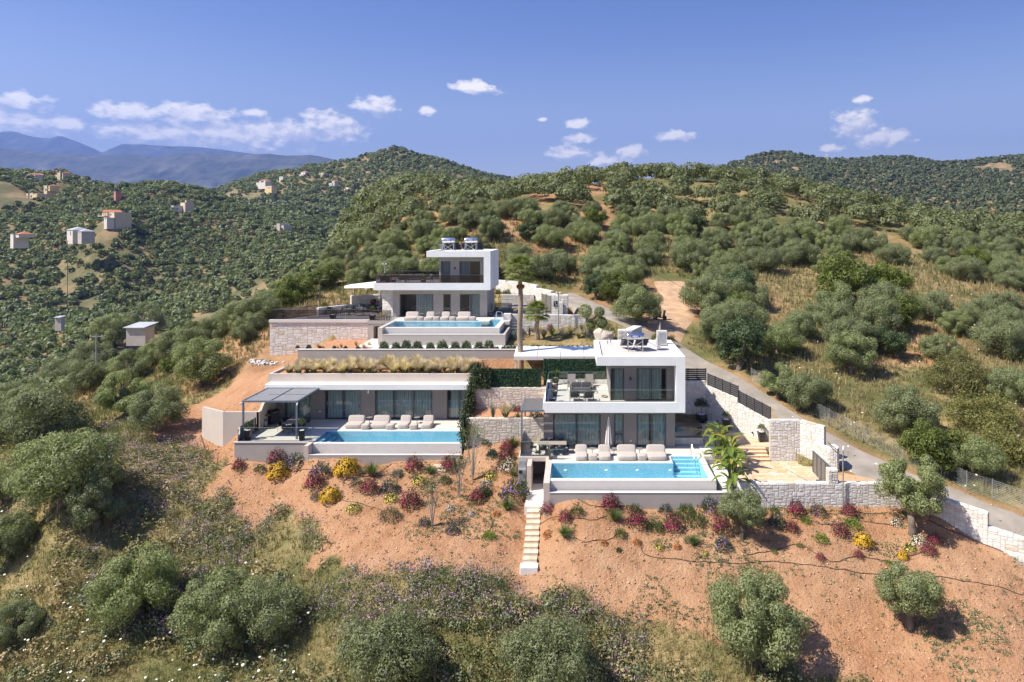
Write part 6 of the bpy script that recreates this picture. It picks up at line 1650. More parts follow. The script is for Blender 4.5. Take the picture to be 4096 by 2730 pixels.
def meadow():
    rng = np.random.default_rng(21)
    # candidate points weighted to the frame: sample in u and log distance
    def cand(n, y0, y1, u0=-0.9, u1=0.72):
        y = np.exp(rng.uniform(math.log(y0), math.log(y1), n)); u = rng.uniform(u0, u1, n)
        return u * y, y
    x, y = cand(66000, 31, 115)
    sm = soil_mask(x, y); rd = road_dist(x, y)
    bld = ((x > -26) & (x < 16) & (y > 50) & (y < 66)) | ((x > -33) & (x < 1) & (y > 62) & (y < 84)) | ((x > -4.5) & (x < 24) & (y > 44) & (y < 59) & (x < 24.9 - (y - 41.3) * 1.16)) | ((x > -9) & (x < -2) & (y > 48) & (y < 63))
    k = (sm < 0.5) & (rd > 0.5 + 0.8 * rng.random(len(x))) & ~bld
    x, y = x[k], y[k]
    z = terr(x, y)
    g = fbm(x * 0.12 + 2, y * 0.12, 3) + 0.04
    hh = np.where(g > 0.0, 0.36, 0.46) * rng.uniform(0.7, 1.5, len(x)) * np.clip(y / 60, 1.0, 1.7)
    dry = g < 0.05 + rng.normal(0, 0.06, len(x))
    wd = 0.013
    for nm, mk, mat, lab, sd in (('dry_grass', dry, M_STRAW, 'tall dry straw grass over the slopes', 1), ('green_grass', ~dry, M_GRASS, 'green wild grass and herbs over the slopes', 2)):
        V_, F_ = blades(x[mk], y[mk], z[mk], 6, hh[mk], 0.02 * np.clip(np.repeat(y[mk], 6) / 45, 0.8, 2.2), 0.6, rng)
        tag(link(nm, np_mesh(nm, V_, F_, mat)), lab, None, None, 'stuff')
    # leafy weeds and lilac flowering scrub on the lower left slope
    x, y = cand(9000, 33, 62, -0.9, 0.1)
    f = fbm(x * 0.16 + 7, y * 0.16, 3)
    nearsoil = soil_mask(x + 2.5, y + 2.0) + soil_mask(x, y + 3.5) + soil_mask(x + 4, y + 1)
    k = (soil_mask(x, y) < 0.5) & (f > -0.12) & ~((x > -26) & (y > 50)) & ((nearsoil > 0) | (f > 0.13))
    x, y = x[k], y[k]; z = terr(x, y)
    n = 26; c = np.stack([np.repeat(x, n), np.repeat(y, n), np.repeat(z, n)], -1) + rng.normal(0, 0.26, (len(x) * n, 3)) + np.array([0, 0, 0.33]); c[:, 2] = np.maximum(c[:, 2], np.repeat(z, n) + 0.05)
    ax = unit(rng.normal(size=c.shape) + np.array([0, 0, 0.9])); V_, F_ = leaf_cards(c, ax, rng.uniform(0.12, 0.28, len(c)), rng.uniform(0.03, 0.06, len(c)), rng)
    tag(link('wild_scrub', np_mesh('wild_scrub', V_, F_, M_SAGE)), 'knee-high grey-green scrub on the lower left slope', None, None, 'stuff')
    n = 13; lf = f[k] * 0 + rng.random(len(x)); kk = lf < 0.4
    c = np.stack([np.repeat(x[kk], n), np.repeat(y[kk], n), np.repeat(z[kk], n)], -1) + rng.normal(0, 0.27, (kk.sum() * n, 3)) * np.array([1, 1, 0.4]) + np.array([0, 0, 0.68])
    V_, F_ = leaf_cards(c, unit(rng.normal(size=c.shape)), 0.10, 0.08, rng)
    tag(link('lilac_wildflowers', np_mesh('lilac_wildflowers', V_, F_, M_LILAC)), 'haze of small lilac wild flowers on the lower left slope', None, None, 'stuff')
    x, y = cand(2600, 32.5, 60, -0.9, 0.42); f = fbm(x * 0.22 + 17, y * 0.22, 3)
    k = (soil_mask(x, y) < 0.5) & (f > -0.02) & ~((x > -26) & (y > 50)) & ~((x > 0) & (y > 40)); x, y = x[k], y[k]; z = terr(x, y); h_ = rng.random(len(x))
    for a_, b_, mt_, nm_, lb_ in ((0, .4, M_STRAW, 'dry_scrub', 'straw-coloured dead scrub mounds on the near slope'), (.4, .75, M_SAGE, 'grey_scrub', 'grey-green scrub mounds on the near slope'), (.75, 1.01, M_GRASS, 'green_scrub', 'fresh green scrub mounds on the near slope')):
        kk = (h_ >= a_) & (h_ < b_); grove_stuff(nm_, lb_, x[kk], y[kk], z[kk] - 0.1, rng.uniform(0.25, 0.75, kk.sum()), 110, 0.27, mt_, int(a_ * 100) + 5, 0.85)
    # white umbels
    x, y = cand(900, 32, 62, -0.9, -0.15); x2, y2 = cand(120, 45, 110, 0.3, 0.66)
    f = fbm(x * 0.1 + 3, y * 0.13, 2); k = (soil_mask(x, y) < 0.5) & (f > 0.03) & ~((x > -26) & (y > 50)); x = np.concatenate([x[k], x2]); y = np.concatenate([y[k], y2]); z = terr(x, y)
    m = MB()
    for a, b, c_ in zip(x, y, z):
        h = random.uniform(0.5, 0.95); r = random.uniform(0.035, 0.085); tx, ty = random.uniform(-.35, .1), random.uniform(-.5, .0)
        pts = [(a + r * math.cos(t), b + r * math.sin(t), c_ + h - tx * r * math.cos(t) - ty * r * math.sin(t)) for t in np.linspace(0, 6.283, 7)[:-1]]
        m.poly(pts); m.poly([(a - .008, b, c_), (a + .008, b, c_), (a, b, c_ + h)], 1)
    o = m.build('white_umbel_flowers', [M_UMBEL, M_GRASS]); tag(o, 'scattered flat white umbel flowers on the grassy slopes', None, None, 'stuff')
    # small weeds and pebbles on the bare earth
    x, y = cand(17000, 33, 56, -0.62, 0.72); f = fbm(x * 0.2 + 1, y * 0.2 + 6, 3)
    k = (soil_mask(x, y) > 0.5) & ((f > 0.11) | ((y < 42) & (f > 0.0)) | (rng.random(len(x)) < 0.08)) & (y < 51.5 + (x < -20) * 9) & ~((x > -4.5) & (y > 44.3)) & ~((np.abs(x + 2.8) < 0.8) & (y > 41))
    x, y = x[k], y[k]; z = terr(x, y); n = 12; s = np.repeat(rng.uniform(0.04, 0.17, len(x)), n)
    c = np.stack([np.repeat(x, n), np.repeat(y, n), np.repeat(z, n)], -1) + rng.normal(0, 1, (len(x) * n, 3)) * s[:, None] * np.array([1, 1, 0.45]); c[:, 2] = np.maximum(c[:, 2], np.repeat(z, n) + 0.02) + 0.03
    V_, F_ = leaf_cards(c, unit(rng.normal(size=c.shape) + np.array([0, 0, 0.4])), rng.uniform(0.08, 0.18, len(c)), rng.uniform(0.03, 0.07, len(c)), rng)
    tag(link('small_weeds', np_mesh('small_weeds', V_, F_, M_SAGE)), 'low weeds dotted over the bare red earth', None, None, 'stuff')
    x, y = cand(34000, 32, 60, -0.66, 0.72); k = (soil_mask(x, y) > 0.5) & ~((x > -4.5) & (y > 44.3)) & (y < 51.3 + (x < -26.4) * 14) & ~((np.abs(x + 2.8) < 0.8) & (y > 41)); x, y = x[k], y[k]; z = terr(x, y)
    b = np.array([(1, 0, 0), (0, 1, 0), (-1, 0, 0), (0, -1, 0), (0, 0, 0.8), (0.2, 0.1, -0.6)]); bf = np.array([(0, 1, 4), (1, 2, 4), (2, 3, 4), (3, 0, 4), (1, 0, 5), (2, 1, 5), (3, 2, 5), (0, 3, 5)])
    sz = 0.018 + 0.075 * rng.random(len(x)) ** 4
    V_ = (b[None] * (1 + rng.uniform(-.3, .3, (len(x), 6, 3)))) * sz[:, None, None] + np.stack([x, y, z + 0.01], -1)[:, None]
    F_ = (bf[None] + (np.arange(len(x)) * 6)[:, None, None]).reshape(-1, 3)
    tag(link('earth_clods', np_mesh('earth_clods', V_.reshape(-1, 3), F_, pbr('clods', (0.42, 0.25, 0.155), 0.95, 0.2, 4, island=0.5))), 'pale pebbles and clods on the red earth', None, None, 'stuff')
meadow()
# ================================================================== garden plants
def dome_pts(rng, n, rx, rz, inner=0.35, low=0.0):
    d = unit(rng.normal(size=(n, 3))); d[:, 2] = np.abs(d[:, 2]) * (1 - low) + low * rng.random(n)
    d = unit(d); lump = 1 + 0.16 * np.sin(d[:, 0] * 7 + 1) * np.cos(d[:, 1] * 6) + 0.1 * np.sin(d[:, 2] * 9)
    r = (inner + (1 - inner) * rng.random(n) ** 0.45) * lump
    p = d * r[:, None] * np.array([rx, rx, rz])
    return p, d
def fl_mat(n, cols): return leaf_mat(n, cols, 0.2, 0.6, 0.1)
FM = {'magenta': fl_mat('magenta_petals', [(0.24, 0.014, 0.06), (0.42, 0.035, 0.12), (0.30, 0.022, 0.06)]), 'yellow': fl_mat('golden_petals', [(0.66, 0.36, 0.015), (0.72, 0.44, 0.03), (0.55, 0.28, 0.01)]),
      'lemon': fl_mat('lemon_petals', [(0.72, 0.60, 0.06), (0.75, 0.66, 0.16)]), 'purple': fl_mat('purple_petals', [(0.22, 0.10, 0.46), (0.30, 0.16, 0.55)]), 'violet': fl_mat('violet_petals', [(0.36, 0.07, 0.38), (0.28, 0.05, 0.30)]),
      'white': fl_mat('white_petals', [(0.74, 0.72, 0.74), (0.80, 0.78, 0.78)]), 'orange': fl_mat('orange_petals', [(0.62, 0.13, 0.012), (0.66, 0.18, 0.02)]), 'pinkwhite': fl_mat('pale_pink_petals', [(0.70, 0.55, 0.58), (0.75, 0.66, 0.66)])}
LM = {'dark': M_DARKLEAF, 'green': leaf_mat('garden_leaves', [(0.05, 0.085, 0.025), (0.085, 0.13, 0.04), (0.12, 0.165, 0.06)], 0.25), 'lime': leaf_mat('lime_leaves', [(0.10, 0.19, 0.012), (0.15, 0.26, 0.02)], 0.3),
      'rust': leaf_mat('reddish_leaves', [(0.10, 0.06, 0.04), (0.08, 0.085, 0.045), (0.13, 0.08, 0.055)], 0.2), 'blue': leaf_mat('blue_grey_leaves', [(0.09, 0.13, 0.105), (0.15, 0.19, 0.165), (0.12, 0.155, 0.13)], 0.2), 'grass': leaf_mat('tuft_blades', [(0.085, 0.14, 0.035), (0.13, 0.19, 0.05), (0.17, 0.21, 0.08)], 0.25)}
_PL = {}
def plant_protos():
    def mk(key, leaves, flowers, seed, lm, fmn=None, rx=0.5, rz=0.62, ll=(0.09, 0.035), fs=0.05, upr=0.4, ftop=0.25, fout=1.04, low=0.12, spiky=0.0):
        rng = np.random.default_rng(seed)
        p, d = dome_pts(rng, leaves, rx, rz, 0.3, low)
        ax = unit(d + rng.normal(size=d.shape) * 0.5 + np.array([0, 0, upr]))
        V_, F_ = leaf_cards(p, ax, ll[0] * rng.uniform(0.7, 1.4, leaves), ll[1] * rng.uniform(0.7, 1.3, leaves), rng, d, 0.8)
        fo = np_mesh('foliage', V_, F_, LM[lm]); fl = None
        if flowers:
            p, d = dome_pts(rng, flowers, rx * fout, rz * fout, 0.86 - spiky, ftop)
            k = p[:, 2] > ftop * rz * 0.6; p, d = p[k], d[k]
            if spiky: p[:, 2] += rng.random(len(p)) * spiky * 0.35
            n = len(p)
            V_, F_ = leaf_cards(p, unit(np.cross(d, rng.normal(size=d.shape))), fs * rng.uniform(0.8, 1.3, n), fs * rng.uniform(0.7, 1.1, n), rng, d, 0.25)
            fl = np_mesh('flowers', V_, F_, FM[fmn])
        _PL.setdefault(key, []).append((fo, fl))
    for s in (1, 2, 3):
        mk('magenta', 760, 290, 40 + s, 'rust', 'magenta', 0.5, 0.62, (0.10, 0.03), 0.055, 0.7, 0.42, 1.08, 0.15, 0.35)
        mk('purple', 700, 70, 60 + s, 'dark', 'purple', 0.5, 0.5, (0.09, 0.035), 0.06, 0.4, 0.2, 1.03, 0.15)
    for s in (1, 2):
        mk('yellow', 700, 640, 50 + s, 'green', 'yellow', 0.5, 0.46, (0.08, 0.04), 0.07, 0.3, 0.1, 1.05)
        mk('green', 900, 0, 70 + s, 'green', None, 0.5, 0.48, (0.08, 0.035)); mk('dark', 900, 0, 74 + s, 'dark', None, 0.5, 0.5, (0.1, 0.05))
        mk('blue', 800, 0, 78 + s, 'blue', None, 0.5, 0.5, (0.09, 0.04))
    mk('lemon', 600, 120, 81, 'green', 'lemon', 0.5, 0.34, (0.07, 0.035), 0.075, 0.3, 0.1); mk('white', 500, 170, 82, 'green', 'white', 0.5, 0.42, (0.07, 0.035), 0.07, 0.3, 0.12)
    mk('orange', 420, 110, 83, 'green', 'orange', 0.5, 0.45, (0.08, 0.04), 0.10, 0.3, 0.1); mk('violet', 700, 60, 84, 'green', 'violet', 0.5, 0.45, (0.07, 0.035), 0.055)
    mk('lime', 800, 0, 85, 'lime', None, 0.5, 0.46, (0.07, 0.035)); mk('pinkwhite', 650, 130, 86, 'green', 'pinkwhite', 0.5, 0.5, (0.09, 0.03), 0.06); mk('rosemary', 800, 0, 87, 'green', None, 0.5, 0.38, (0.12, 0.02), upr=1.2)
    mk('round_dark', 1200, 26, 88, 'dark', 'violet', 0.5, 0.42, (0.05, 0.025), 0.05)
    # grass tufts: arching blades
    def tuft(key, seed, mats, n, h, spread, w, droop, tipm=None):
        rng = np.random.default_rng(seed); parts = [[], []]
        a = rng.uniform(0, 6.283, n); t = rng.random(n) ** 0.7; hh = h * rng.uniform(0.7, 1.1, n); l = spread * t
        segs = 4; P = []
        for k in range(segs + 1):
            f = k / segs
            r = l * (f ** 1.3); z = hh * (f - droop * t * f ** 3)
            P.append(np.stack([np.cos(a) * r, np.sin(a) * r, z], -1) + np.stack([np.cos(a), np.sin(a), 0 * a], -1) * 0.05 * t[:, None])
        sd = np.stack([-np.sin(a), np.cos(a), 0 * a], -1) * w
        V_, F_, M_ = [], [], []; o = 0
        for k in range(segs):
            w0 = 1 - 0.75 * (k / segs); w1 = 1 - 0.75 * ((k + 1) / segs)
            V_.append(np.stack([P[k] - sd * w0, P[k] + sd * w0, P[k + 1] + sd * w1, P[k + 1] - sd * w1], 1).reshape(-1, 3)); F_.append(np.arange(n * 4).reshape(n, 4) + o); o += n * 4
            M_.append(np.full(n, 0 if (k < segs * 0.5 or tipm is None) else 1))
        _PL.setdefault(key, []).append((np_mesh('blades', np.concatenate(V_), np.concatenate(F_), [mats] + ([tipm] if tipm else []), np.concatenate(M_)), None))
    feath = leaf_mat('feather_grass_plumes', [(0.64, 0.52, 0.36), (0.78, 0.67, 0.51), (0.56, 0.44, 0.28)], 0.3, 0.7, 0.12)
    featg = leaf_mat('feather_grass_base', [(0.13, 0.16, 0.05), (0.20, 0.22, 0.08), (0.30, 0.26, 0.13)], 0.3, 0.7, 0.12)
    for s in (1, 2, 3, 4): tuft('feather', 90 + s, featg, 340, 0.85, 0.5, 0.013, 0.33, feath)
    for s in (1, 2): tuft('tuft', 95 + s, LM['grass'], 200, 0.62, 0.55, 0.012, 0.5); tuft('rush', 97 + s, LM['blue'], 90, 0.9, 0.3, 0.012, 0.2)
plant_protos()
def plant(kind, loc, w, label, group, i=0, zs=1.0, name=None, cat='shrub'):
    fo, fl = _PL[kind][i % len(_PL[kind])]
    nm = name or {'feather': 'feather_grass', 'tuft': 'grass_tuft', 'rush': 'rush_tuft'}.get(kind, 'garden_shrub')
    if fl is None:
        t = link(nm, fo); tag(t, label, cat, group)
    else:
        t = thing(nm, label, cat, loc, 0, group); link('foliage', fo, t); tag(link('flowers', fl, t), kind='stuff')
    t.location = (loc[0], loc[1], loc[2] - 0.03); t.rotation_euler = (0, 0, random.uniform(0, 6.28)); t.scale = (w, w, w * zs)
    return t
# (kind, crop, x, y of the middle, width on that crop, label)
BANK = [
 ('magenta', 'c2', 345, 945, 110, 'magenta bush at the far left end of the bank, below the beige wall'), ('green', 'c2', 512, 968, 85, 'green ball bush between the far left magenta and the golden bush'),
 ('yellow', 'c2', 655, 975, 175, 'golden bush in front of the taupe terrace wall'), ('magenta', 'c2', 640, 885, 150, 'magenta bush against the taupe terrace wall, behind the golden bush'), ('purple', 'c2', 785, 905, 150, 'dark purple-flowered bush against the taupe terrace wall'),
 ('yellow', 'c2', 1190, 935, 200, 'largest golden bush, close under the left pool'), ('purple', 'c2', 985, 975, 150, 'grey-purple bush left of the largest golden bush'), ('tuft', 'c2', 1385, 985, 145, 'green grass tuft right of the largest golden bush'),
 ('tuft', 'c2', 1125, 1005, 60, 'small light tuft in front of the largest golden bush, left one'), ('tuft', 'c2', 1168, 1010, 45, 'small light tuft in front of the largest golden bush, right one'),
 ('magenta', 'c2', 940, 1075, 165, 'magenta bush above the lower golden bush'), ('yellow', 'c2', 1065, 1155, 170, 'lower golden bush in the middle of the left bank'), ('purple', 'c2', 945, 1185, 75, 'small purple-flowered bush hugging the lower golden bush'),
 ('violet', 'c2', 1268, 1075, 110, 'small violet bush left of the central magenta bush'), ('magenta', 'c2', 1370, 1110, 145, 'central magenta bush of the left bank'), ('purple', 'c2', 1527, 1105, 140, 'grey-purple bush right of the central magenta bush'),
 ('blue', 'c2', 1585, 1000, 90, 'blue-green bush above the grey-purple bush'), ('magenta', 'c2', 1715, 940, 145, 'magenta bush under the right end of the left pool'), ('lemon', 'c2', 1762, 1045, 110, 'flat lemon-yellow cushion below the magenta bush by the left pool'),
 ('tuft', 'c2', 1845, 985, 90, 'grass tuft beside the small stepping stones'), ('lemon', 'c2', 1540, 1190, 110, 'green cushion with few yellow flowers below the grey-purple bush'),
 ('lemon', 'b7', 815, 535, 120, 'lemon-yellow cushion at the lower edge of the left bank'), ('round_dark', 'b7', 1095, 585, 165, 'clipped round dark bush at the lower edge of the left bank'), ('magenta', 'b7', 1260, 485, 175, 'magenta bush right of the clipped round bush'),
 ('purple', 'b7', 1370, 655, 90, 'narrow violet-flowered bush below the thin oleander'), ('purple', 'b7', 1590, 715, 105, 'round violet-flowered bush lowest on the left bank'), ('white', 'b7', 1572, 548, 70, 'white-flowered cushion beside the thin oleander'),
 ('white', 'b7', 1740, 585, 65, 'small white-flowered cushion left of the orange one'), ('lime', 'b7', 1876, 762, 80, 'bright lime ball left of the stone steps'), ('orange', 'b7', 1932, 592, 65, 'small orange-flowered bush left of the landing'),
 ('magenta', 'b7', 1785, 465, 140, 'magenta bush between the oleanders and the landing'), ('dark', 'b7', 1850, 425, 90, 'dark green bush behind the magenta bush near the landing'), ('tuft', 'b7', 2020, 530, 135, 'broad grass tuft left of the landing'),
 ('purple', 'b7', 2080, 395, 210, 'large violet-flowered bush beside the landing'), ('white', 'b7', 1857, 352, 85, 'white-flowered cushion above the magenta bush near the landing'), ('lemon', 'b7', 1890, 285, 110, 'green bush with yellow flowers below the cream garden wall'),
 ('blue', 'b7', 1895, 130, 80, 'blue-green ball bush between the ivy screen and the glass balustrade'), ('magenta', 'b7', 2010, 130, 150, 'magenta bush beside the glass balustrade'), ('pinkwhite', 'b7', 2030, 210, 140, 'pink-white flowered bush below the glass balustrade'), ('tuft', 'b7', 2065, 285, 80, 'grass tuft beside the grey cabinet'), ('tuft', 'c3', 345, 985, 110, 'grass tuft at the foot of the cream garden wall'), ('magenta', 'b7', 1560, 205, 140, 'dusky magenta bush under the corner of the left pool'),
 ('green', 'b7', 1530, 320, 90, 'green bush beside the small stepping stones'),
 ('magenta', 'c8', 217, 203, 72, 'magenta bush right beside the landing'), ('magenta', 'c8', 293, 242, 66, 'magenta bush second from the landing'), ('rosemary', 'c8', 345, 215, 60, 'low rosemary behind the second magenta bush'),
 ('magenta', 'c8', 496, 188, 90, 'magenta bush against the front pool wall'), ('tuft', 'c8', 516, 245, 72, 'grass tuft in front of the magenta bush at the pool wall'), ('magenta', 'c8', 612, 255, 98, 'broad magenta bush below the middle of the front pool'),
 ('green', 'c8', 605, 203, 55, 'green bush behind the broad magenta bush'), ('rosemary', 'c8', 696, 277, 68, 'rosemary right of the broad magenta bush'), ('purple', 'c8', 742, 213, 55, 'small violet bush against the front pool wall'), ('magenta', 'c8', 781, 275, 95, 'magenta bush between two rosemaries'),
 ('rosemary', 'c8', 875, 242, 88, 'large rosemary below the right end of the front pool'), ('rosemary', 'c8', 838, 202, 66, 'rosemary close to the front pool wall'), ('rosemary', 'c8', 795, 234, 55, 'small rosemary behind the magenta bush'), ('purple', 'c8', 945, 192, 92, 'violet-flowered bush at the corner of the front pool'),
 ('magenta', 'c8', 995, 278, 92, 'dusky magenta bush left of the pruned olive trunk'), ('orange', 'c8', 215, 322, 44, 'orange-flowered bush right of the stone steps'), ('tuft', 'c8', 290, 322, 70, 'grass tuft right of the orange bush by the steps'), ('green', 'c8', 540, 315, 58, 'wispy green bush in the middle of the right bank'),
 ('orange', 'c8', 467, 358, 32, 'small orange bush below the wispy green bush'), ('dark', 'c8', 535, 391, 26, 'tiny dark bush lowest in the middle of the right bank'), ('orange', 'c8', 617, 354, 36, 'small orange bush at the start of the long hose'), ('lemon', 'c8', 715, 377, 42, 'pale yellow bush between two orange ones'),
 ('orange', 'c8', 797, 376, 34, 'small orange bush left of the spiky tuft'), ('tuft', 'c8', 870, 350, 64, 'spiky grass tuft left of the pruned olive'), ('lemon', 'c8', 921, 405, 30, 'tiny yellow bush below the spiky tuft'), ('purple', 'c8', 1000, 361, 72, 'violet-flowered bush below the pruned olive'),
 ('purple', 'c8', 1245, 262, 76, 'violet bush right of the pruned olive'), ('magenta', 'c8', 1310, 293, 64, 'dusky magenta bush right of the pruned olive'), ('green', 'c8', 1232, 210, 42, 'green bush at the foot of the stone wall by the pruned olive'), ('magenta', 'c8', 1330, 208, 82, 'magenta bush at the foot of the stone wall, left one'),
 ('violet', 'c8', 1427, 211, 74, 'violet bush at the foot of the stone wall'), ('magenta', 'c8', 1570, 212, 74, 'magenta bush at the foot of the light pole'), ('lime', 'c8', 1375, 262, 36, 'lime ball below the stone wall'), ('lime', 'c8', 1583, 273, 60, 'large lime-green ball right of the light pole'), ('lime', 'c8', 1443, 337, 50, 'lime ball left of the tall red bush'),
 ('lime', 'c8', 1345, 380, 24, 'tiny lime plant at the end of the hose, right one'), ('lime', 'c8', 1232, 398, 22, 'tiny lime plant at the end of the hose, left one'), ('lime', 'c8', 1160, 449, 16, 'tiniest lime plant on the long hose'), ('lime', 'c8', 1745, 452, 28, 'tiny lime plant at the right of the bank'),
 ('magenta', 'c8', 1530, 308, 80, 'tall red-magenta bush beside the yellow one'), ('yellow', 'c8', 1632, 336, 84, 'yellow bush in the middle right of the bank'), ('yellow', 'c8', 1810, 416, 50, 'small yellow bush at the lower right of the bank'), ('lemon', 'c8', 1840, 374, 56, 'green bush with yellow specks near the right olive'),
 ('white', 'c8', 1880, 343, 62, 'white-flowered bush right of the thick-trunked olive'), ('white', 'c8', 1778, 266, 46, 'white-flowered bush left of the thick-trunked olive'), ('magenta', 'c8', 1955, 351, 64, 'shaded magenta bush near the right stone wall'), ('magenta', 'c8', 1925, 391, 72, 'pale magenta bush lowest at the right end'),
 ('magenta', 'c8', 1440, 421, 42, 'small wispy magenta bush on the lower hose, left one'), ('magenta', 'c8', 1610, 416, 46, 'small wispy magenta bush on the lower hose, right one')]
for i, (k, c, x, y, w, lab) in enumerate(BANK):
    px, py = S(c, x, y); wp = w / _CR[c][2]
    p = hit(px, py + wp * 0.36)
    zs = {'magenta': 1.15, 'yellow': 1.15, 'purple': 1.2, 'tuft': 1.0}.get(k, 1.1)
    plant(k, p, wp * p[1] / F * {'tuft': 1.4, 'rosemary': 1.3, 'lime': 1.4, 'magenta': 1.05, 'yellow': 1.0}.get(k, 1.15), lab, 'flowering plants on the red bank', i, zs, cat='grass tuft' if k == 'tuft' else 'flower bush')
# feather grass on the roof garden
q = random.Random(3); n = 0
for row, (yy, cnt) in enumerate(((59.2, 15), (60.1, 17), (61.0, 17), (61.8, 16))):
    for i in range(cnt):
        x = -25.3 + (16.2) * (i + 0.5 + q.uniform(-.3, .3)) / cnt
        plant('feather', (x, yy + q.uniform(-.3, .3), -12.44), q.uniform(1.0, 1.75), 'straw feather grass in the %s row of the low villa roof garden' % ('front', 'second', 'third', 'back')[row], 'feather grass on the roof garden', q.randrange(4), q.uniform(0.85, 1.1), cat='ornamental grass')
for i in range(22):
    x = -25.0 + 15.8 * (i + q.uniform(.2, .8)) / 22
    plant(q.choice(['blue', 'rosemary', 'purple']), (x, 58.85 + q.uniform(0, .7), -12.44), q.uniform(0.5, 0.9), 'low blue-green cushion along the front edge of the roof garden', 'cushions along the roof garden edge', i, 0.8, cat='shrub')
# clipped shrubs below the upper pool (left to right)
ords = ['first', 'second', 'third', 'fourth', 'fifth', 'sixth', 'seventh', 'eighth', 'ninth', 'tenth', 'eleventh']
for i, (x, w) in enumerate(((530, 155), (720, 140), (885, 175), (1060, 160), (1258, 135), (1448, 175), (1650, 150), (1825, 165), (2025, 150), (2180, 175), (2312, 60))):
    px, py = S('d1', x, 1320); p = G(px, py, -11.05); plant('dark', p, w / 3.9217 * p[1] / F * 1.05, '%s dark clipped shrub from the left below the upper pool' % ords[i], 'shrubs in a row below the upper pool', i, 1.45)
# bed below the stone base wall
for i, (k, x, y, w) in enumerate((('feather', 950, 1240, 110), ('feather', 1045, 1245, 80), ('feather', 1400, 1235, 105), ('feather', 1335, 1250, 70), ('feather', 1690, 1200, 120), ('feather', 1840, 1250, 110), ('feather', 1950, 1215, 110))):
    px, py = S('d2', x, y); p = G(px, py, -11.42); plant(k, p, w / 4.902 * p[1] / F * 1.1, '%s straw grass clump from the left at the foot of the stone base wall' % ords[i], 'grass clumps below the stone base wall', i, 1.15, cat='ornamental grass')
for i, (x, y, w) in enumerate(((540, 1240, 80), (760, 1245, 100), (990, 1240, 60), (1262, 1245, 75), (1480, 1245, 70), (1725, 1250, 80))):
    px, py = S('d2', x, y); p = G(px, py, -11.42); plant('dark', p, w / 4.902 * p[1] / F * 1.1, '%s small dark shrub from the left at the foot of the stone base wall' % ords[i], 'small shrubs below the stone base wall', i, 1.4)
# garden terraces between the lower villas
for k, x, y, w, zt, lab in (('feather', 285, 800, 150, -14.62, 'big straw grass clump between the cream walls'), ('rush', 185, 800, 130, -14.62, 'grey-blue rush clump beside the ivy screen'), ('blue', 335, 730, 90, -14.62, 'grey-blue shrub above the big straw clump'), ('magenta', 390, 740, 70, -14.62, 'magenta bush between the cream walls'), ('tuft', 385, 800, 90, -14.62, 'green tuft on top of the lower cream wall'),
                            ('pinkwhite', 525, 795, 135, -14.62, 'white-flowered bush behind the small pergola'), ('green', 555, 640, 75, -14.62, 'yellow-green bush at the upper cream wall'), ('green', 125, 1010, 90, -17.0, 'yellow-green bush at the foot of the ivy screen'), ('dark', 180, 1085, 80, -17.0, 'dark round bush in front of the lower cream wall'), ('magenta', 300, 1060, 120, -17.0, 'magenta bush in front of the lower cream wall'), ('green', 190, 935, 80, -16.9, 'young green shrub against the lower cream wall')):
    px, py = S('c3', x, y); p = G(px, py, zt) if zt > -15 else hit(px, py); plant(k, p, w / 2.01 * p[1] / F, lab, 'plants on the garden terraces', 0, 1.2)
for i in range(16):
    x = -8.2 + i * 0.6 + q.uniform(-.2, .2); plant(q.choice(['feather', 'feather', 'rush']), (x, q.uniform(57.2, 61.8), -13.1), q.uniform(0.8, 1.2), 'straw grass clump behind the green screen', 'grasses behind the green screen', i, cat='ornamental grass')
# bed around the palms
for i, (k, x, y, w) in enumerate((('blue', 400, 1130, 260), ('rush', 520, 1080, 150), ('rush', 650, 1060, 180), ('rush', 760, 1030, 150), ('feather', 700, 1000, 140), ('feather', 860, 1010, 150), ('tuft', 1070, 1040, 200), ('magenta', 1040, 960, 150), ('feather', 920, 1100, 190), ('feather', 1290, 1110, 230), ('feather', 1420, 1040, 200), ('blue', 1530, 960, 130), ('feather', 1570, 1110, 200), ('rush', 1640, 1020, 190), ('blue', 1760, 1080, 200), ('blue', 1850, 1110, 180), ('rush', 1930, 1080, 160))):
    px, py = S('d7', x, y); p = hit(px, py, 60, 80); plant(k, (p[0], p[1], p[2]), w / 4.706 * p[1] / F * 1.1, '%s among the planting round the palms, %s from the left' % ({'blue': 'grey-blue shrub', 'rush': 'grey-green rush', 'feather': 'straw grass clump', 'tuft': 'strap-leaved plant', 'magenta': 'red-flowered shrub'}[k], (ords + ['twelfth', 'thirteenth', 'fourteenth', 'fifteenth', 'sixteenth', 'seventeenth'])[i]), 'planting round the palms', i, 1.2)
for i in range(17):
    x = -6.6 + i * 0.52; plant('dark', (x, 63.2 + q.uniform(-.1, .1), -11.05), q.uniform(0.75, 0.95), 'dark hedge plant behind the taupe retaining wall and canopy', 'hedge behind the retaining wall', i, 1.1, name='hedge_plant', cat='hedge')
# red-earth bed beside the upper villa
for i, (x, y) in enumerate(((60, 270), (245, 275))):
    px, py = S('d7', x, y); p = G(px, py, -7.95); plant('green', p, 0.8, 'wispy shrub in the raised bed beside the upper villa, %s one' % ('left' if i == 0 else 'right'), 'shrubs in the raised bed', i, 1.7)
tag(MB().box((-9.1, 84.3, -9.5), (-6.2, 86.5, -8.0)).build('garden_bed', M_SOIL), 'raised red-earth bed beside the upper villa', None, None, 'structure')

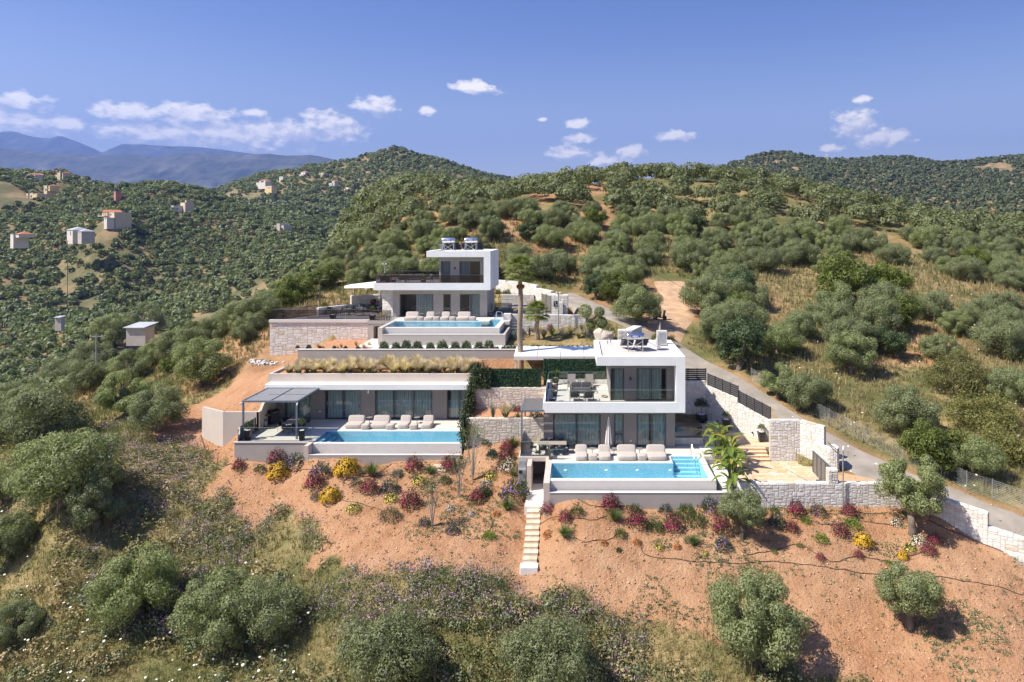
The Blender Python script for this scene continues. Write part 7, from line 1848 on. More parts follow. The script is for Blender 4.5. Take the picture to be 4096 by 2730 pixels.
# ------------------------------------------------------------------ thin oleanders
def oleander(px, py, h, label, seed):
    q = random.Random(seed); p = hit(px, py)
    t = thing('oleander', label, 'shrub', p, 0, 'oleanders on the left bank'); m = MB(); tips = []
    for i in range(9):
        a = q.uniform(0, 6.28); r = q.uniform(0.1, 0.75); e = (r * math.cos(a), r * math.sin(a), h * q.uniform(0.7, 1.0))
        m.tube([(0, 0, -0.1), (e[0] * 0.35, e[1] * 0.35, e[2] * 0.5), e], [0.035, 0.025, 0.012], 5); tips.append(e)
    m.build('stem', pbr('pale_bark', (0.42, 0.38, 0.33), 0.9, 0.15, 5), t, False)
    rng = np.random.default_rng(seed); tp = np.array(tips); c = np.repeat(tp, 70, 0) + rng.normal(0, 0.2, (len(tp) * 70, 3)) * np.array([1, 1, 1.3])
    V_, F_ = leaf_cards(c, unit(rng.normal(size=c.shape) + np.array([0, 0, 0.8])), rng.uniform(0.12, 0.22, len(c)), 0.035, rng)
    link('foliage', np_mesh('foliage', V_, F_, M_GREENLEAF if seed % 2 else LM['green']), t)
    c = np.repeat(tp, 5, 0) + rng.normal(0, 0.14, (len(tp) * 5, 3)); V_, F_ = leaf_cards(c, unit(rng.normal(size=c.shape)), 0.08, 0.07, rng); link('flowers', np_mesh('flowers', V_, F_, FM['pinkwhite']), t)
oleander(*S('b7', 1745, 345), 3.9, 'tall oleander with pale stems at the corner of the left pool', 3)
oleander(*S('b7', 1640, 470), 2.9, 'oleander with pink flowers right of the stepping stones', 4)
oleander(*S('b7', 1430, 700), 3.0, 'thin bare-stemmed oleander on the lower left bank', 6)

# ------------------------------------------------------------------ palms
def fan_frond():
    m = MB(); m.tube([(0, 0, 0), (0.4, 0, 0.10), (0.75, 0, 0.08)], [0.022, 0.016, 0.012], 4)
    n = 17
    for i in range(n):
        a = R(-88 + 176 * i / (n - 1)); l = 0.62 * (0.75 + 0.25 * math.cos(a)); d = Vector((math.cos(a), math.sin(a), 0)); s = Vector((-d.y, d.x, 0)) * 0.036
        b = Vector((0.75, 0, 0.08)); mid = b + d * l * 0.55 + Vector((0, 0, 0.04)); e = b + d * l + Vector((0, 0, -0.10 - 0.08 * random.random()))
        m.poly([b, mid - s, mid + s]); m.poly([mid - s, e, mid + s])
    return m
_FR = fan_frond()
def palm(label, base, h, r0, r1, nf, sc_, skirt, group='fan palms'):
    t = thing('fan_palm', label, 'palm tree', base, 0, group)
    m = MB(); k = 22; pts = [(0.05 * math.sin(i * 0.5), 0.04 * math.cos(i * .7), h * i / k) for i in range(k + 1)]
    m.tube(pts, [r0 + (r1 - r0) * (i / k) + 0.012 * (i % 2) for i in range(k + 1)], 12)
    m.build('trunk', pbr('palm_trunk', (0.30, 0.235, 0.175), 0.95, 0.25, 6, 0.7, 20), t, False, True)
    b = MB(); q = random.Random(int(h * 100))
    for i in range(26):
        a = q.uniform(0, 6.28); z = h - q.uniform(0.0, 0.9); r = r1 + 0.02
        b.bar((r * math.cos(a), r * math.sin(a), z), ((r + 0.14) * math.cos(a), (r + 0.14) * math.sin(a), z + 0.22), 0.08, 0.03)
    b.build('leaf_stubs', pbr('palm_fibre', (0.26, 0.13, 0.07), 0.95, 0.3, 6), t, False)
    me = _FR.me('frond', leaf_mat('palm_fronds', [(0.16, 0.20, 0.05), (0.23, 0.26, 0.075), (0.19, 0.22, 0.06)], 0.35)); 
    for i in range(nf):
        a = i * 2.399; e = R(78 - 118 * (i / nf) ** 0.9)
        o = link('frond', me, t, (0, 0, h - 0.1), None, (sc_,) * 3); o.rotation_euler = (0, -e, a)
    if skirt:
        dm = _FR.me('dead_frond', pbr('dead_frond', (0.26, 0.12, 0.06), 0.95, 0.3, 5))
        for i in range(skirt):
            o = link('dead_frond', dm, t, (0, 0, h - 0.75), None, (sc_ * 0.55,) * 3); o.rotation_euler = (0, R(65 + 15 * q.random()), i * 6.28 / skirt + 0.3)
p = W(2081, 1480, 60.9)
palm('tall fan palm rising in front of the taupe retaining wall', (p[0], 60.9, -13.1), ZP(1085, 60.9) + 13.1, 0.27, 0.18, 40, 1.3, 7)
b7 = CW('d7', 790, 1060, 67.5)
palm('shorter fan palm in the planting in front of the pale stone wall', (b7[0], 67.5, b7[2] - 0.4), CW('d7', 780, 620, 67.5)[2] - b7[2] + 0.4, 0.26, 0.17, 36, 1.15, 0)
# topiary olive
b = CW('d7', 1780, 1010, 67.0); t = thing('topiary_olive', 'old olive trained into clipped balls beside the boulders', 'tree', (b[0], 67.0, b[2] - 0.2)); m = MB()
balls = [(1700, 590, 270), (1965, 605, 200), (1800, 850, 190), (2010, 805, 215)]
loc = wloc(t); fork = Vector(CW('d7', 1730, 790, 67.0)); m.tube([loc, Vector(CW('d7', 1760, 920, 67.0)), fork], [0.3, 0.24, 0.2], 8)
for x, y, w in balls:
    c = Vector(CW('d7', x, y, 67.0 + random.uniform(-.3, .3))); m.tube([fork, fork.lerp(c, 0.55) + Vector((0.1, 0, -0.15)), c], [0.14, 0.11, 0.06], 7)
m.build('trunk', M_BARK, t, True, True)
for j, (x, y, w) in enumerate(balls):
    c = Vector(CW('d7', x, y, 67.0)); r = w / 4.706 / 2 * 67 / F; rng = np.random.default_rng(70 + j); d = unit(rng.normal(size=(1300, 3))); pts = d * (r * rng.uniform(0.75, 1.02, (1300, 1)))
    V_, F_ = leaf_cards(pts, unit(d * .5 + rng.normal(size=d.shape)), 0.15, 0.06, rng, d, 0.6); link('leaf_ball', np_mesh('leaf_ball', V_, F_, M_OLIVE), t, c - loc)

# ------------------------------------------------------------------ banana-like bird of paradise plants by the pool
def big_leaf():
    V_, F_ = [], []; n = 9
    for i in range(n + 1):
        f = i / n; w = 0.17 * math.sin(math.pi * min(1, f * 0.93 + 0.07)) ** 0.6; z = 0.35 * f - 0.75 * f * f
        for s in (-1, 0, 1): V_.append((0.25 + f * 1.05, s * w, z + (0.05 if s == 0 else 0.10 * abs(s)) * math.sin(math.pi * f)))
    for i in range(n):
        for k in (0, 1): F_.append((i * 3 + k, i * 3 + k + 1, i * 3 + k + 4, i * 3 + k + 3))
    m = MB().mesh(V_, F_); m.tube([(-0.1, 0, -0.1), (0.25, 0, 0.0)], 0.02, 5); return m
_BL = big_leaf()
bm_ = [leaf_mat('banana_leaf', [(0.13, 0.20, 0.03), (0.19, 0.25, 0.04)], 0.35, 0.4, 0.25), leaf_mat('yellow_banana_leaf', [(0.36, 0.34, 0.05), (0.40, 0.36, 0.07)], 0.35, 0.4, 0.15)]
_bme = [_BL.me('leaf', m_) for m_ in bm_]
for k, (x, y, h, nl, lab) in enumerate(((1030, 1190, 2.3, 34, 'tall banana-like plant with yellowing leaves at the pool corner'), (800, 640, 2.7, 26, 'banana-like plant at the back, beside the outdoor shower'), (960, 880, 2.2, 28, 'middle banana-like plant between pool and courtyard steps'))):
    px, py = S('d6', x, y); p = G(px, py, -16.9 if k != 1 else -16.4); q = random.Random(k)
    t = thing('banana_plant', lab, 'plant', (p[0], p[1], -17.1), 0, 'banana-like plants by the pool')
    for i in range(nl):
        a = i * 2.4; z = h * (0.25 + 0.75 * i / nl); e = q.uniform(-0.2, 1.0)
        o = link('leaf', _bme[1 if q.random() < 0.22 else 0], t, (0.25 * math.cos(a) * q.random(), 0.25 * math.sin(a) * q.random(), z), (0, -e, a), (q.uniform(0.75, 1.15),) * 3)
    m = MB()
    for i in range(7):
        a = i * 0.9; m.tube([(0.15 * math.cos(a), 0.15 * math.sin(a), -0.2), (0.3 * math.cos(a), 0.3 * math.sin(a), h * 0.8)], 0.03, 5)
    m.build('stalk', LM['green'], t, False)
tag(MB().box((9.9, 45.2, -18.2), (10.75, 50.3, -16.98)).build('garden_bed', M_WHITEGRAVEL), 'narrow planted strip beside the front pool', None, None, 'structure')

# ------------------------------------------------------------------ ivy and green screens
def leaf_screen(name, label, p, q, zb0, zb1, zt0, zt1, n, mat, seed, size=0.10, posts=5, thick=0.10, fill=True, cat='privacy screen', flow=None):
    t = thing(name, label, cat, (p[0], p[1], min(zb0, zb1))); rng = np.random.default_rng(seed)
    P, Q = np.array(p), np.array(q); f = rng.random(n); g = rng.random(n)
    xy = P + (Q - P) * f[:, None]; zb = zb0 + (zb1 - zb0) * f; zt = zt0 + (zt1 - zt0) * f
    dirn = unit(np.append(Q - P, 0.0)); nr = np.array([dirn[1], -dirn[0], 0])
    c = np.stack([xy[:, 0], xy[:, 1], zb + (zt - zb) * g], -1) + nr * rng.normal(0, thick, n)[:, None]
    off = np.array(wloc(t))
    V_, F_ = leaf_cards(c - off, unit(rng.normal(size=c.shape) + np.array([0, 0, -0.3])), size * rng.uniform(0.7, 1.4, n), size * 0.7, rng, np.broadcast_to(nr, c.shape), 0.9)
    tag(link('leaves', np_mesh('leaves', V_, F_, mat), t), kind='stuff')
    if flow is not None:
        k = rng.integers(0, n, n // 14); V_, F_ = leaf_cards(c[k] - off + nr * 0.08, unit(rng.normal(size=(len(k), 3))), size * 0.8, size * 0.6, rng); tag(link('pale_leaves', np_mesh('pale_leaves', V_, F_, flow), t), kind='stuff')
    if fill:
        MB().mesh([(*p, zb0), (*q, zb1), (*q, zt1), (*p, zt0)], [(0, 1, 2, 3)]).build('netting', pbr('dark_green_net', (0.012, 0.035, 0.022), 0.9, 0.2, 5), t)
    for i in range(posts):
        a = P + (Q - P) * i / (posts - 1); z0 = zb0 + (zb1 - zb0) * i / (posts - 1); z1 = zt0 + (zt1 - zt0) * i / (posts - 1)
        MB().tube([(a[0], a[1], z0), (a[0], a[1], z1 + 0.04)], 0.03, 6).build('post', pbr('green_post', (0.02, 0.09, 0.05), 0.5, 0.1, 4), t)
    return t
M_NETLEAF = leaf_mat('plastic_hedge_leaves', [(0.012, 0.055, 0.03), (0.02, 0.085, 0.045), (0.05, 0.12, 0.04), (0.03, 0.10, 0.05)], 0.15, objvar=0)
M_IVY = leaf_mat('ivy_leaves', [(0.03, 0.05, 0.02), (0.05, 0.075, 0.03), (0.08, 0.10, 0.04)], 0.15, objvar=0)
leaf_screen('ivy_screen', 'tall dark ivy-covered screen between the left pool and the garden', (-8.62, 52.2), (-8.62, 57.2), -16.6, -14.6, -14.45, -12.2, 9000, M_IVY, 1, 0.14, 4, 0.2, flow=M_PALELEAF)
leaf_screen('ivy_screen', 'short ivy-covered screen at the left end of the green plastic screen', (-8.5, 56.1), (-7.0, 56.1), -13.0, -13.0, -11.25, -11.25, 2600, M_IVY, 6, 0.13, 3, 0.1, flow=M_PALELEAF)
leaf_screen('ivy_screen', 'ivy-covered screen behind the feather grass end', (-8.62, 57.2), (-8.62, 60.2), -14.0, -13.2, -11.9, -11.55, 5000, M_IVY, 2, 0.13, 3, 0.2, flow=M_PALELEAF)
leaf_screen('green_screen', 'lower green plastic leaf screen on the cream wall', (-8.5, 56.25), (-2.9, 56.25), -12.93, -12.93, -11.35, -11.35, 5200, M_NETLEAF, 3, 0.09, 5, 0.025, flow=M_PALELEAF)
leaf_screen('green_screen', 'raised green plastic leaf screen behind the upper terrace', (-2.75, 57.9), (2.4, 57.9), -13.1, -13.1, -10.85, -10.85, 5200, M_NETLEAF, 4, 0.09, 4, 0.025, flow=M_PALELEAF)
# ================================================================== garden furniture
P_SINGLE, P_DOUBLE, P_POUF, P_STAB, P_CHAIR, P_ARM, P_SOFA, P_BED = [Proto(f) for f in (proto_lounger(0.95), proto_lounger(1.5), proto_pouf(), proto_side_table(), proto_chair(), proto_armchair(), proto_armchair(1.7, 2, 'sofa'), proto_sunbed())]
# front right pool terrace: positions along x surveyed on crop c3
def cx3(x, D): return XP(1880 + x / 2.01, D)
yl = 49.35
for x, pr, lab in ((895, P_SINGLE, 'single sand-coloured lounger at the left of the front right pool'), (1083, P_SINGLE, 'single sand-coloured lounger right of the first pouf at the front right pool'), (1263, P_DOUBLE, 'double sand-coloured lounger in the middle of the front right pool terrace'), (1504, P_DOUBLE, 'rightmost double sand-coloured lounger at the front right pool')):
    pr.at((cx3(x, 49.0), yl, Z2), 0, lab, 'loungers at the front right pool', 0.93)
for x, lab in ((989, 'left sand-coloured pouf at the front right pool'), (1383, 'right sand-coloured pouf at the front right pool')): P_POUF.at((cx3(x, 48.85), 48.92, Z2), 0, lab, 'poufs at the front right pool')
for x, lab in ((983, 'left round side table at the front right pool'), (1158, 'middle round side table at the front right pool'), (1365, 'right round side table at the front right pool')): P_STAB.at((cx3(x, 49.8), 49.85, Z2), 0, lab, 'side tables at the front right pool')
make_table('dining_table', 'long taupe dining table at the left end of the front right pool terrace', -1.78, 50.42, Z2, 2.12, 0.85, 0.75, M_TABLE)
for i in range(3):
    P_CHAIR.at((-2.45 + i * 0.66, 51.05, Z2), 0, '%s black chair on the house side of the front dining table' % ('left', 'middle', 'right')[i], 'chairs at the front dining table')
    P_CHAIR.at((-2.45 + i * 0.66, 49.95, Z2), math.pi, '%s black chair on the pool side of the front dining table' % ('left', 'middle', 'right')[i], 'chairs at the front dining table')
P_CHAIR.at((-3.15, 50.4, Z2), math.pi / 2, 'black chair at the left end of the front dining table', 'chairs at the front dining table'); P_CHAIR.at((-0.42, 50.4, Z2), -math.pi / 2, 'black chair at the right end of the front dining table', 'chairs at the front dining table')
def closed_parasol(label, x, y, z, h, group='closed parasols'):
    t = thing('parasol', label, 'parasol', (x, y, z), 0, group)
    MB().tube([(0, 0, 0), (0, 0, h)], 0.025, 8).build('pole', M_WHITEPL, t, False)
    MB().box((-0.22, -0.22, 0), (0.22, 0.22, 0.09)).build('base', M_WHITEPL, t, False, bevel=0.02)
    V_, F_ = [], []; n = 16; lv = 7
    for j in range(lv):
        f = j / (lv - 1); zz = h * (1.0 - 0.78 * f); r0 = 0.03 + 0.25 * f ** 0.8
        for i in range(n):
            a = 2 * math.pi * i / n; r = r0 * (1.0 if i % 2 == 0 else 0.62); V_.append((r * math.cos(a), r * math.sin(a), zz - (0.06 if (i % 2 == 0 and j == lv - 1) else 0)))
    for j in range(lv - 1):
        for i in range(n): F_.append((j * n + i, j * n + (i + 1) % n, (j + 1) * n + (i + 1) % n, (j + 1) * n + i))
    MB().mesh(V_, F_).build('folded_canopy', pbr('parasol_cloth', (0.66, 0.61, 0.58), 0.95, 0.05, 5), t, False)
    MB().lathe([(0.0, 0.03), (0.05, 0.0), (0.04, -0.06)][::-1], (0, 0, h), 8).build('cap', M_WHITEPL, t, False)
closed_parasol('closed pale parasol in front of the front right villa', XP(2434, 51.0), 51.0, Z2, 2.45)
# low villa terrace
def cx2(x, D): return XP(780 + x / 1.9608, D)
for x, w, pr, lab in ((1250, 0, P_DOUBLE, 'leftmost double sand-coloured lounger at the left pool'), (1450, 0, P_DOUBLE, 'second double sand-coloured lounger at the left pool'), (1640, 0, P_SINGLE, 'single sand-coloured lounger at the left pool, inner one'), (1820, 0, P_SINGLE, 'single sand-coloured lounger at the left pool, rightmost')):
    pr.at((cx2(x, 56.3), 56.55, Z3), 0, lab, 'loungers at the left pool', 0.93)
for x, lab in ((1340, 'left pouf at the left pool'), (1535, 'middle pouf at the left pool'), (1718, 'right pouf at the left pool')): P_POUF.at((cx2(x, 55.9), 55.85, Z3), 0, 'sand-coloured ' + lab, 'poufs at the left pool')
for x, lab in ((1368, 'left round side table at the left pool'), (1740, 'right round side table at the left pool')): P_STAB.at((cx2(x, 57.4), 57.45, Z3), 0, lab, 'side tables at the left pool')
tt = CG('d3', 1160, 480, Z3 + 0.74)
make_table('dining_table', 'brown dining table under the grey pergola, far half', tt[0] + 0.15, tt[1] + 0.55, Z3, 0.95, 1.0, 0.75, M_TABLE); make_table('dining_table', 'brown dining table under the grey pergola, near half', tt[0] + 0.1, tt[1] - 0.48, Z3, 0.95, 1.0, 0.75, M_TABLE)
for k, (dx, dy, rz, lab) in enumerate(((-0.75, 0.6, 90, 'far left'), (-0.75, -0.3, 90, 'near left'), (0.95, 0.6, -90, 'far right'), (0.95, -0.3, -90, 'near right'), (-0.05, -1.2, 180, 'front'), (0.5, -1.15, 180, 'second front'))):
    P_CHAIR.at((tt[0] + dx + 0.05, tt[1] + dy, Z3), R(rz), 'black chair at the pergola table, %s' % lab, 'chairs at the pergola table')
def grill(label, x, y, z, rz, red=False):
    t = thing('barbecue_grill', label, 'grill', (x, y, z), rz, 'barbecue grills')
    MB().box((-0.35, -0.25, 0.1), (0.35, 0.25, 0.75)).build('cart', M_BLACK, t, False, bevel=0.02); MB().box((-0.42, -0.3, 0.75), (0.42, 0.3, 0.95)).build('firebox', M_BLACK if not red else pbr('red_enamel', (0.30, 0.02, 0.02), 0.4, 0.1, 3), t, False, bevel=0.02)
    h = MB(); n = 8; V_, F_ = [], []
    for i in range(n + 1):
        a = math.pi * i / n; V_ += [(-0.42, -0.3 * math.cos(a), 0.955 + 0.27 * math.sin(a)), (0.42, -0.3 * math.cos(a), 0.955 + 0.27 * math.sin(a))]
    for i in range(n): F_.append((2 * i, 2 * i + 1, 2 * i + 3, 2 * i + 2))
    F_.append(tuple(range(0, 2 * n + 2, 2))); F_.append(tuple(range(1, 2 * n + 2, 2))[::-1]); h.mesh(V_, F_).build('lid', M_BLACK, t, False)
    MB().tube([(-0.3, -0.36, 1.02), (0.3, -0.36, 1.02)], 0.02, 6).build('handle', M_CHROME, t, False)
    for s in (-1, 1): MB().box((s * 0.44, -0.28, 0.88), (s * 0.85, 0.28, 0.92)).build('side_shelf', M_WOOD if not red else M_BLACK, t, False)
    for s in (-1, 1): MB().lathe([(0.07, -0.02), (0.07, 0.02)], (s * 0.3, 0, 0.09), 10).build('wheel', M_BLACK, t, False)
g3 = CG('d3', 770, 575, Z3); grill('black barbecue grill with wooden shelf in the corner of the low villa', g3[0], g3[1] + 0.4, Z3, R(62))
b3 = CG('d3', 660, 605, Z3); gb = thing('gas_bottle', 'grey gas bottle beside the grill of the low villa', 'gas bottle', (b3[0], b3[1] + 0.1, Z3)); MB().lathe([(0.14, 0), (0.16, 0.05), (0.16, 0.4), (0.1, 0.5), (0.05, 0.52)], n=14).build('body', M_GALV, gb, False, True); MB().lathe([(0.1, 0.5), (0.1, 0.6)], n=12).build('valve_collar', M_FRAME, gb, False)
# potted plants
def potted(label, loc, h, r, kind, pw, group, square=True, mat=None, tall=0.0, z0=None):
    t = thing('potted_plant', label, 'potted plant', loc, 0, group); mt = mat or M_POT
    if square:
        m = MB(); b, a = r * 0.7, r; m.mesh([(-b, -b, 0), (b, -b, 0), (b, b, 0), (-b, b, 0), (-a, -a, h), (a, -a, h), (a, a, h), (-a, a, h)], [(0, 3, 2, 1), (4, 5, 6, 7), (0, 1, 5, 4), (1, 2, 6, 5), (2, 3, 7, 6), (3, 0, 4, 7)]); m.build('pot', mt, t, False, bevel=0.012)
    else: MB().lathe([(r * 0.62, 0), (r * 0.95, h * 0.5), (r, h * 0.85), (r * 0.92, h)], n=18).build('pot', mt, t, False, True)
    MB().lathe([(r * 0.6, h - 0.03), (r * 0.8, h + 0.012)], n=12).build('pebbles', M_WHITEGRAVEL, t, False)
    if tall: MB().tube([(0, 0, h - 0.05), (0.02, 0.01, h + tall * 0.6), (0, 0, h + tall)], 0.02, 6).build('stem', M_BARK, t, False)
    fo, fl = _PL[kind][0]
    o = link('foliage', fo, t, (0, 0, h + tall * 0.75), (0, 0, random.random() * 6), (pw, pw, pw * 1.15))
    return t
PG = 'potted plants on the terraces'
for c, x, y, z, h, r, k, pw, sq, mat, tall, lab in (
    ('d3', 340, 845, Z3, 0.75, 0.24, 'green', 0.85, True, None, 0.25, 'square black pot with small tree at the left pergola post'), ('d3', 1355, 850, Z3, 0.75, 0.22, 'green', 0.62, True, None, 0.75, 'square black pot with slim tree at the right pergola post'),
    ('d6', 520, 125, Z2, 0.7, 0.42, 'green', 1.2, False, None, 0.9, 'big round black pot with small tree in the shaded courtyard corner'), ('d6', 925, 245, Z2, 0.85, 0.28, 'green', 0.7, True, None, 0.35, 'square black pot with shrub against the shaded courtyard wall'), ('d6', 1510, 438, Z2, 0.75, 0.27, 'green', 0.7, True, None, 0.3, 'square black pot with shrub in the sunny courtyard corner'),
    ('d5', 450, 705, -12.87, 0.42, 0.2, 'rush', 0.5, False, None, 0, 'dark round pot in the middle of the upper terrace edge'), ('d5', 385, 828, -12.87, 0.25, 0.22, 'blue', 0.45, False, None, 0.7, 'low round pot at the front left corner of the upper terrace'), ('d5', 465, 440, -12.87, 0.55, 0.26, 'tuft', 0.9, False, M_TERRA, 0.2, 'brown pot with spiky plant at the back of the upper terrace'), ('d5', 440, 580, -12.87, 0.55, 0.22, 'green', 0.75, False, M_TERRA, 0.2, 'brown pot with leafy plant on the upper terrace'),
    ('d2', 1235, 668, Z1, 0.45, 0.3, 'green', 0.55, True, None, 0.5, 'black pot at the glass front of the wide grey terrace'), ('d2', 2010, 688, Z1, 0.5, 0.3, 'green', 0.6, True, None, 0.9, 'black pot with slim tree beside the steel railing'), ('d2', 1075, 580, Z1, 0.6, 0.3, 'green', 0.8, True, None, 0.4, 'grey pot against the low stone wall of the wide terrace'), ('d2', 1890, 475, Z1, 0.6, 0.36, 'green', 0.9, True, None, 0.7, 'grey pot with small tree beside the grill of the upper villa'), ('d2', 250, 655, Z1, 0.4, 0.28, 'green', 0.6, True, None, 0.2, 'black pot in the left glass corner of the wide grey terrace'),
    ('d1', 480, 262, -5.76, 0.55, 0.26, 'green', 0.5, True, None, 0.2, 'black pot in the left corner of the smoked glass terrace'), ('d1', 590, 270, -5.76, 0.75, 0.28, 'green', 0.6, True, None, 0.2, 'taller black pot on the smoked glass terrace'), ('d1', 685, 278, -5.76, 0.35, 0.24, 'rust' if 'rust' in _PL else 'magenta', 0.6, True, None, 0.5, 'pot with reddish plant on the smoked glass terrace'), ('d1', 1148, 280, -5.76, 0.35, 0.3, 'tuft', 0.95, False, None, 0.1, 'pot with spiky plant in the middle of the smoked glass terrace'), ('d1', 2058, 280, -5.76, 0.3, 0.2, 'lime', 0.42, False, None, 0.8, 'small pot with bright green top at the right end of the smoked glass terrace'),
    ('d1', 2215, 815, Z1, 0.55, 0.3, 'rush', 0.95, False, None, 0.1, 'dark pot with spiky plant at the right corner of the upper villa')):
    p = CG(c, x, y, z); potted(lab, p, h, r, k, pw, PG, sq, mat, tall)
# upper terrace of the front right villa
zu = -12.868
for x, y, lab in ((890, 822, 'left dark armchair seen from behind on the upper terrace'), (1205, 822, 'right dark armchair seen from behind on the upper terrace')):
    p = CG('d5', x, y, zu); P_ARM.at((p[0], p[1] + 0.35, zu), math.pi, lab, 'armchairs on the front upper terrace')
p = CG('d5', 1035, 660, zu); P_SOFA.at((p[0], p[1] + 0.5, zu), 0, 'dark two-seat sofa with grey cushions on the upper terrace', 'sofas on the terraces', 0.98)
p = CG('d5', 1060, 740, zu); t = thing('coffee_table', 'slatted dark coffee table between sofa and armchairs on the upper terrace', 'table', (p[0], p[1] + 0.2, zu))
for i in range(7): MB().box((-0.45 + i * 0.13, -0.3, 0.37), (-0.35 + i * 0.13, 0.3, 0.4)).build('slat', M_ALUDK, t, False)
for sx in (-1, 1):
    for sy in (-1, 1): MB().box((sx * 0.42 - 0.02, sy * 0.28 - 0.02, 0), (sx * 0.42 + 0.02, sy * 0.28 + 0.02, 0.37)).build('leg', M_ALUDK, t, False)
for x, y, lab in ((815, 575, 'left brown-grey sun lounger on the upper terrace'), (1225, 575, 'right brown-grey sun lounger on the upper terrace')):
    p = CG('d5', x, y, zu); P_BED.at((p[0], p[1] + 0.9, zu), 0, lab, 'sun loungers on the upper terrace')
p = CG('d5', 1027, 480, zu); P_STAB.at((p[0], p[1], zu), 0, 'round side table between the sun loungers on the upper terrace', 'side tables on the terraces', 1.1)
hz_ = MB(); p = CG('d5', 1558, 722, zu)
for k in range(3): hz_.tube([(p[0] + (0.2 + 0.02 * k) * math.cos(a), p[1] + (0.26 + .02 * k) * math.sin(a), zu + 0.02 + 0.03 * k) for a in np.linspace(0, 6.1, 18)], 0.018, 5)
single('coiled_hose', hz_, M_TABLE, 'coiled brown hose at the corner of the upper room', 'hose')
# upper villa: pool loungers
cxd1 = lambda x, D: XP(1400 + x / 3.9217, D)
for x, pr, lab in ((962, P_DOUBLE, 'leftmost double lounger at the upper pool'), (1248, P_SINGLE, 'left single lounger at the upper pool'), (1492, P_SINGLE, 'right single lounger at the upper pool'), (1782, P_DOUBLE, 'rightmost double lounger at the upper pool')):
    t = pr.at((cxd1(x, 71.6), 71.75, Z1), 0, lab, 'loungers at the upper pool', 0.93)
for x, lab in ((1102, 'leftmost'), (1355, 'second'), (1608, 'third'), (1925, 'rightmost')): P_POUF.at((cxd1(x, 71.2), 71.25, Z1), 0, '%s sand-coloured pouf at the upper pool' % lab, 'poufs at the upper pool')
for x, lab in ((1125, 'left'), (1372, 'middle'), (1632, 'right')): P_STAB.at((cxd1(x, 73.0), 73.0, Z1), 0, '%s round side table at the upper pool' % lab, 'side tables at the upper pool')
# wide grey terrace
for x, y, rz, lab in ((1170, 610, 60, 'left dark armchair of the lounge group on the wide grey terrace'), (1720, 610, -60, 'right dark armchair of the lounge group on the wide grey terrace')):
    p = CG('d2', x, y, Z1); P_ARM.at((p[0], p[1] + 0.4, Z1), R(rz), lab, 'lounge seats on the wide terrace', 1.15)
p = CG('d2', 1460, 560, Z1); P_SOFA.at((p[0] - 0.3, p[1] + 1.0, Z1), 0, 'left dark sofa of the lounge group on the wide grey terrace', 'lounge seats on the wide terrace', 1.1); P_SOFA.at((p[0] + 1.55, p[1] + 1.5, Z1), R(-25), 'right dark sofa of the lounge group on the wide grey terrace', 'lounge seats on the wide terrace', 1.1)
p = CG('d2', 1440, 600, Z1); make_table('coffee_table', 'low dark coffee table of the lounge group on the wide terrace', p[0], p[1] + 0.3, Z1, 1.3, 0.7, 0.4, M_ALUDK)
m = MB().lathe([(0.1, 0), (0.16, 0.08), (0.15, 0.1)], (p[0], p[1] + 0.3, Z1 + 0.4), 12); single('fruit_bowl', m, pbr('orange_fruit', (0.55, 0.22, 0.03), 0.5, 0.4, 20), 'small bowl of orange fruit on the low coffee table', 'bowl')
p = CG('d2', 900, 650, Z1); P_BED.at((p[0] - 0.3, p[1] + 0.8, Z1), R(-70), 'dark sun lounger on the wide grey terrace', 'loungers on the wide terrace')
p = CG('d2', 2180, 560, Z1); make_table('dining_table', 'long dining table beside the steel railing of the upper villa', p[0] + 0.2, p[1] + 1.2, Z1, 1.2, 2.4, 0.75, M_TABLE, R(-12))
for i in range(3):
    P_CHAIR.at((p[0] - 0.65 - 0.1 * i, p[1] + 0.5 + 0.75 * i, Z1), R(80), '%s black chair on the left of the upper dining table' % ('near', 'middle', 'far')[i], 'chairs at the upper dining table'); P_CHAIR.at((p[0] + 1.05 + 0.1 * i, p[1] + 0.6 + 0.75 * i, Z1), R(-100), '%s black chair on the right of the upper dining table' % ('near', 'middle', 'far')[i], 'chairs at the upper dining table')
P_CHAIR.at((p[0], p[1] - 0.4, Z1), math.pi, 'black chair at the near end of the upper dining table', 'chairs at the upper dining table')
p = CG('d2', 2040, 470, Z1); grill('black and red barbecue grill at the stone wall of the upper villa', p[0], p[1] - 0.6, Z1, R(-10), True)
p = CG('d1', 490, 690, Z1); closed_parasol('closed cream parasol beside the stone end pier of the upper villa', p[0], p[1] - 0.4, Z1, 2.75)
for x, lab, rz in ((830, 'left', 0), (1000, 'middle', 20), (1215, 'right', -60)):
    p = CG('d1', x, 282, -5.748); (P_ARM if x != 1000 else P_SOFA).at((p[0], p[1] + 0.35, -5.748), R(180 if x == 830 else rz), '%s dark seat on the smoked glass terrace' % lab, 'seats on the smoked glass terrace', 1.15)
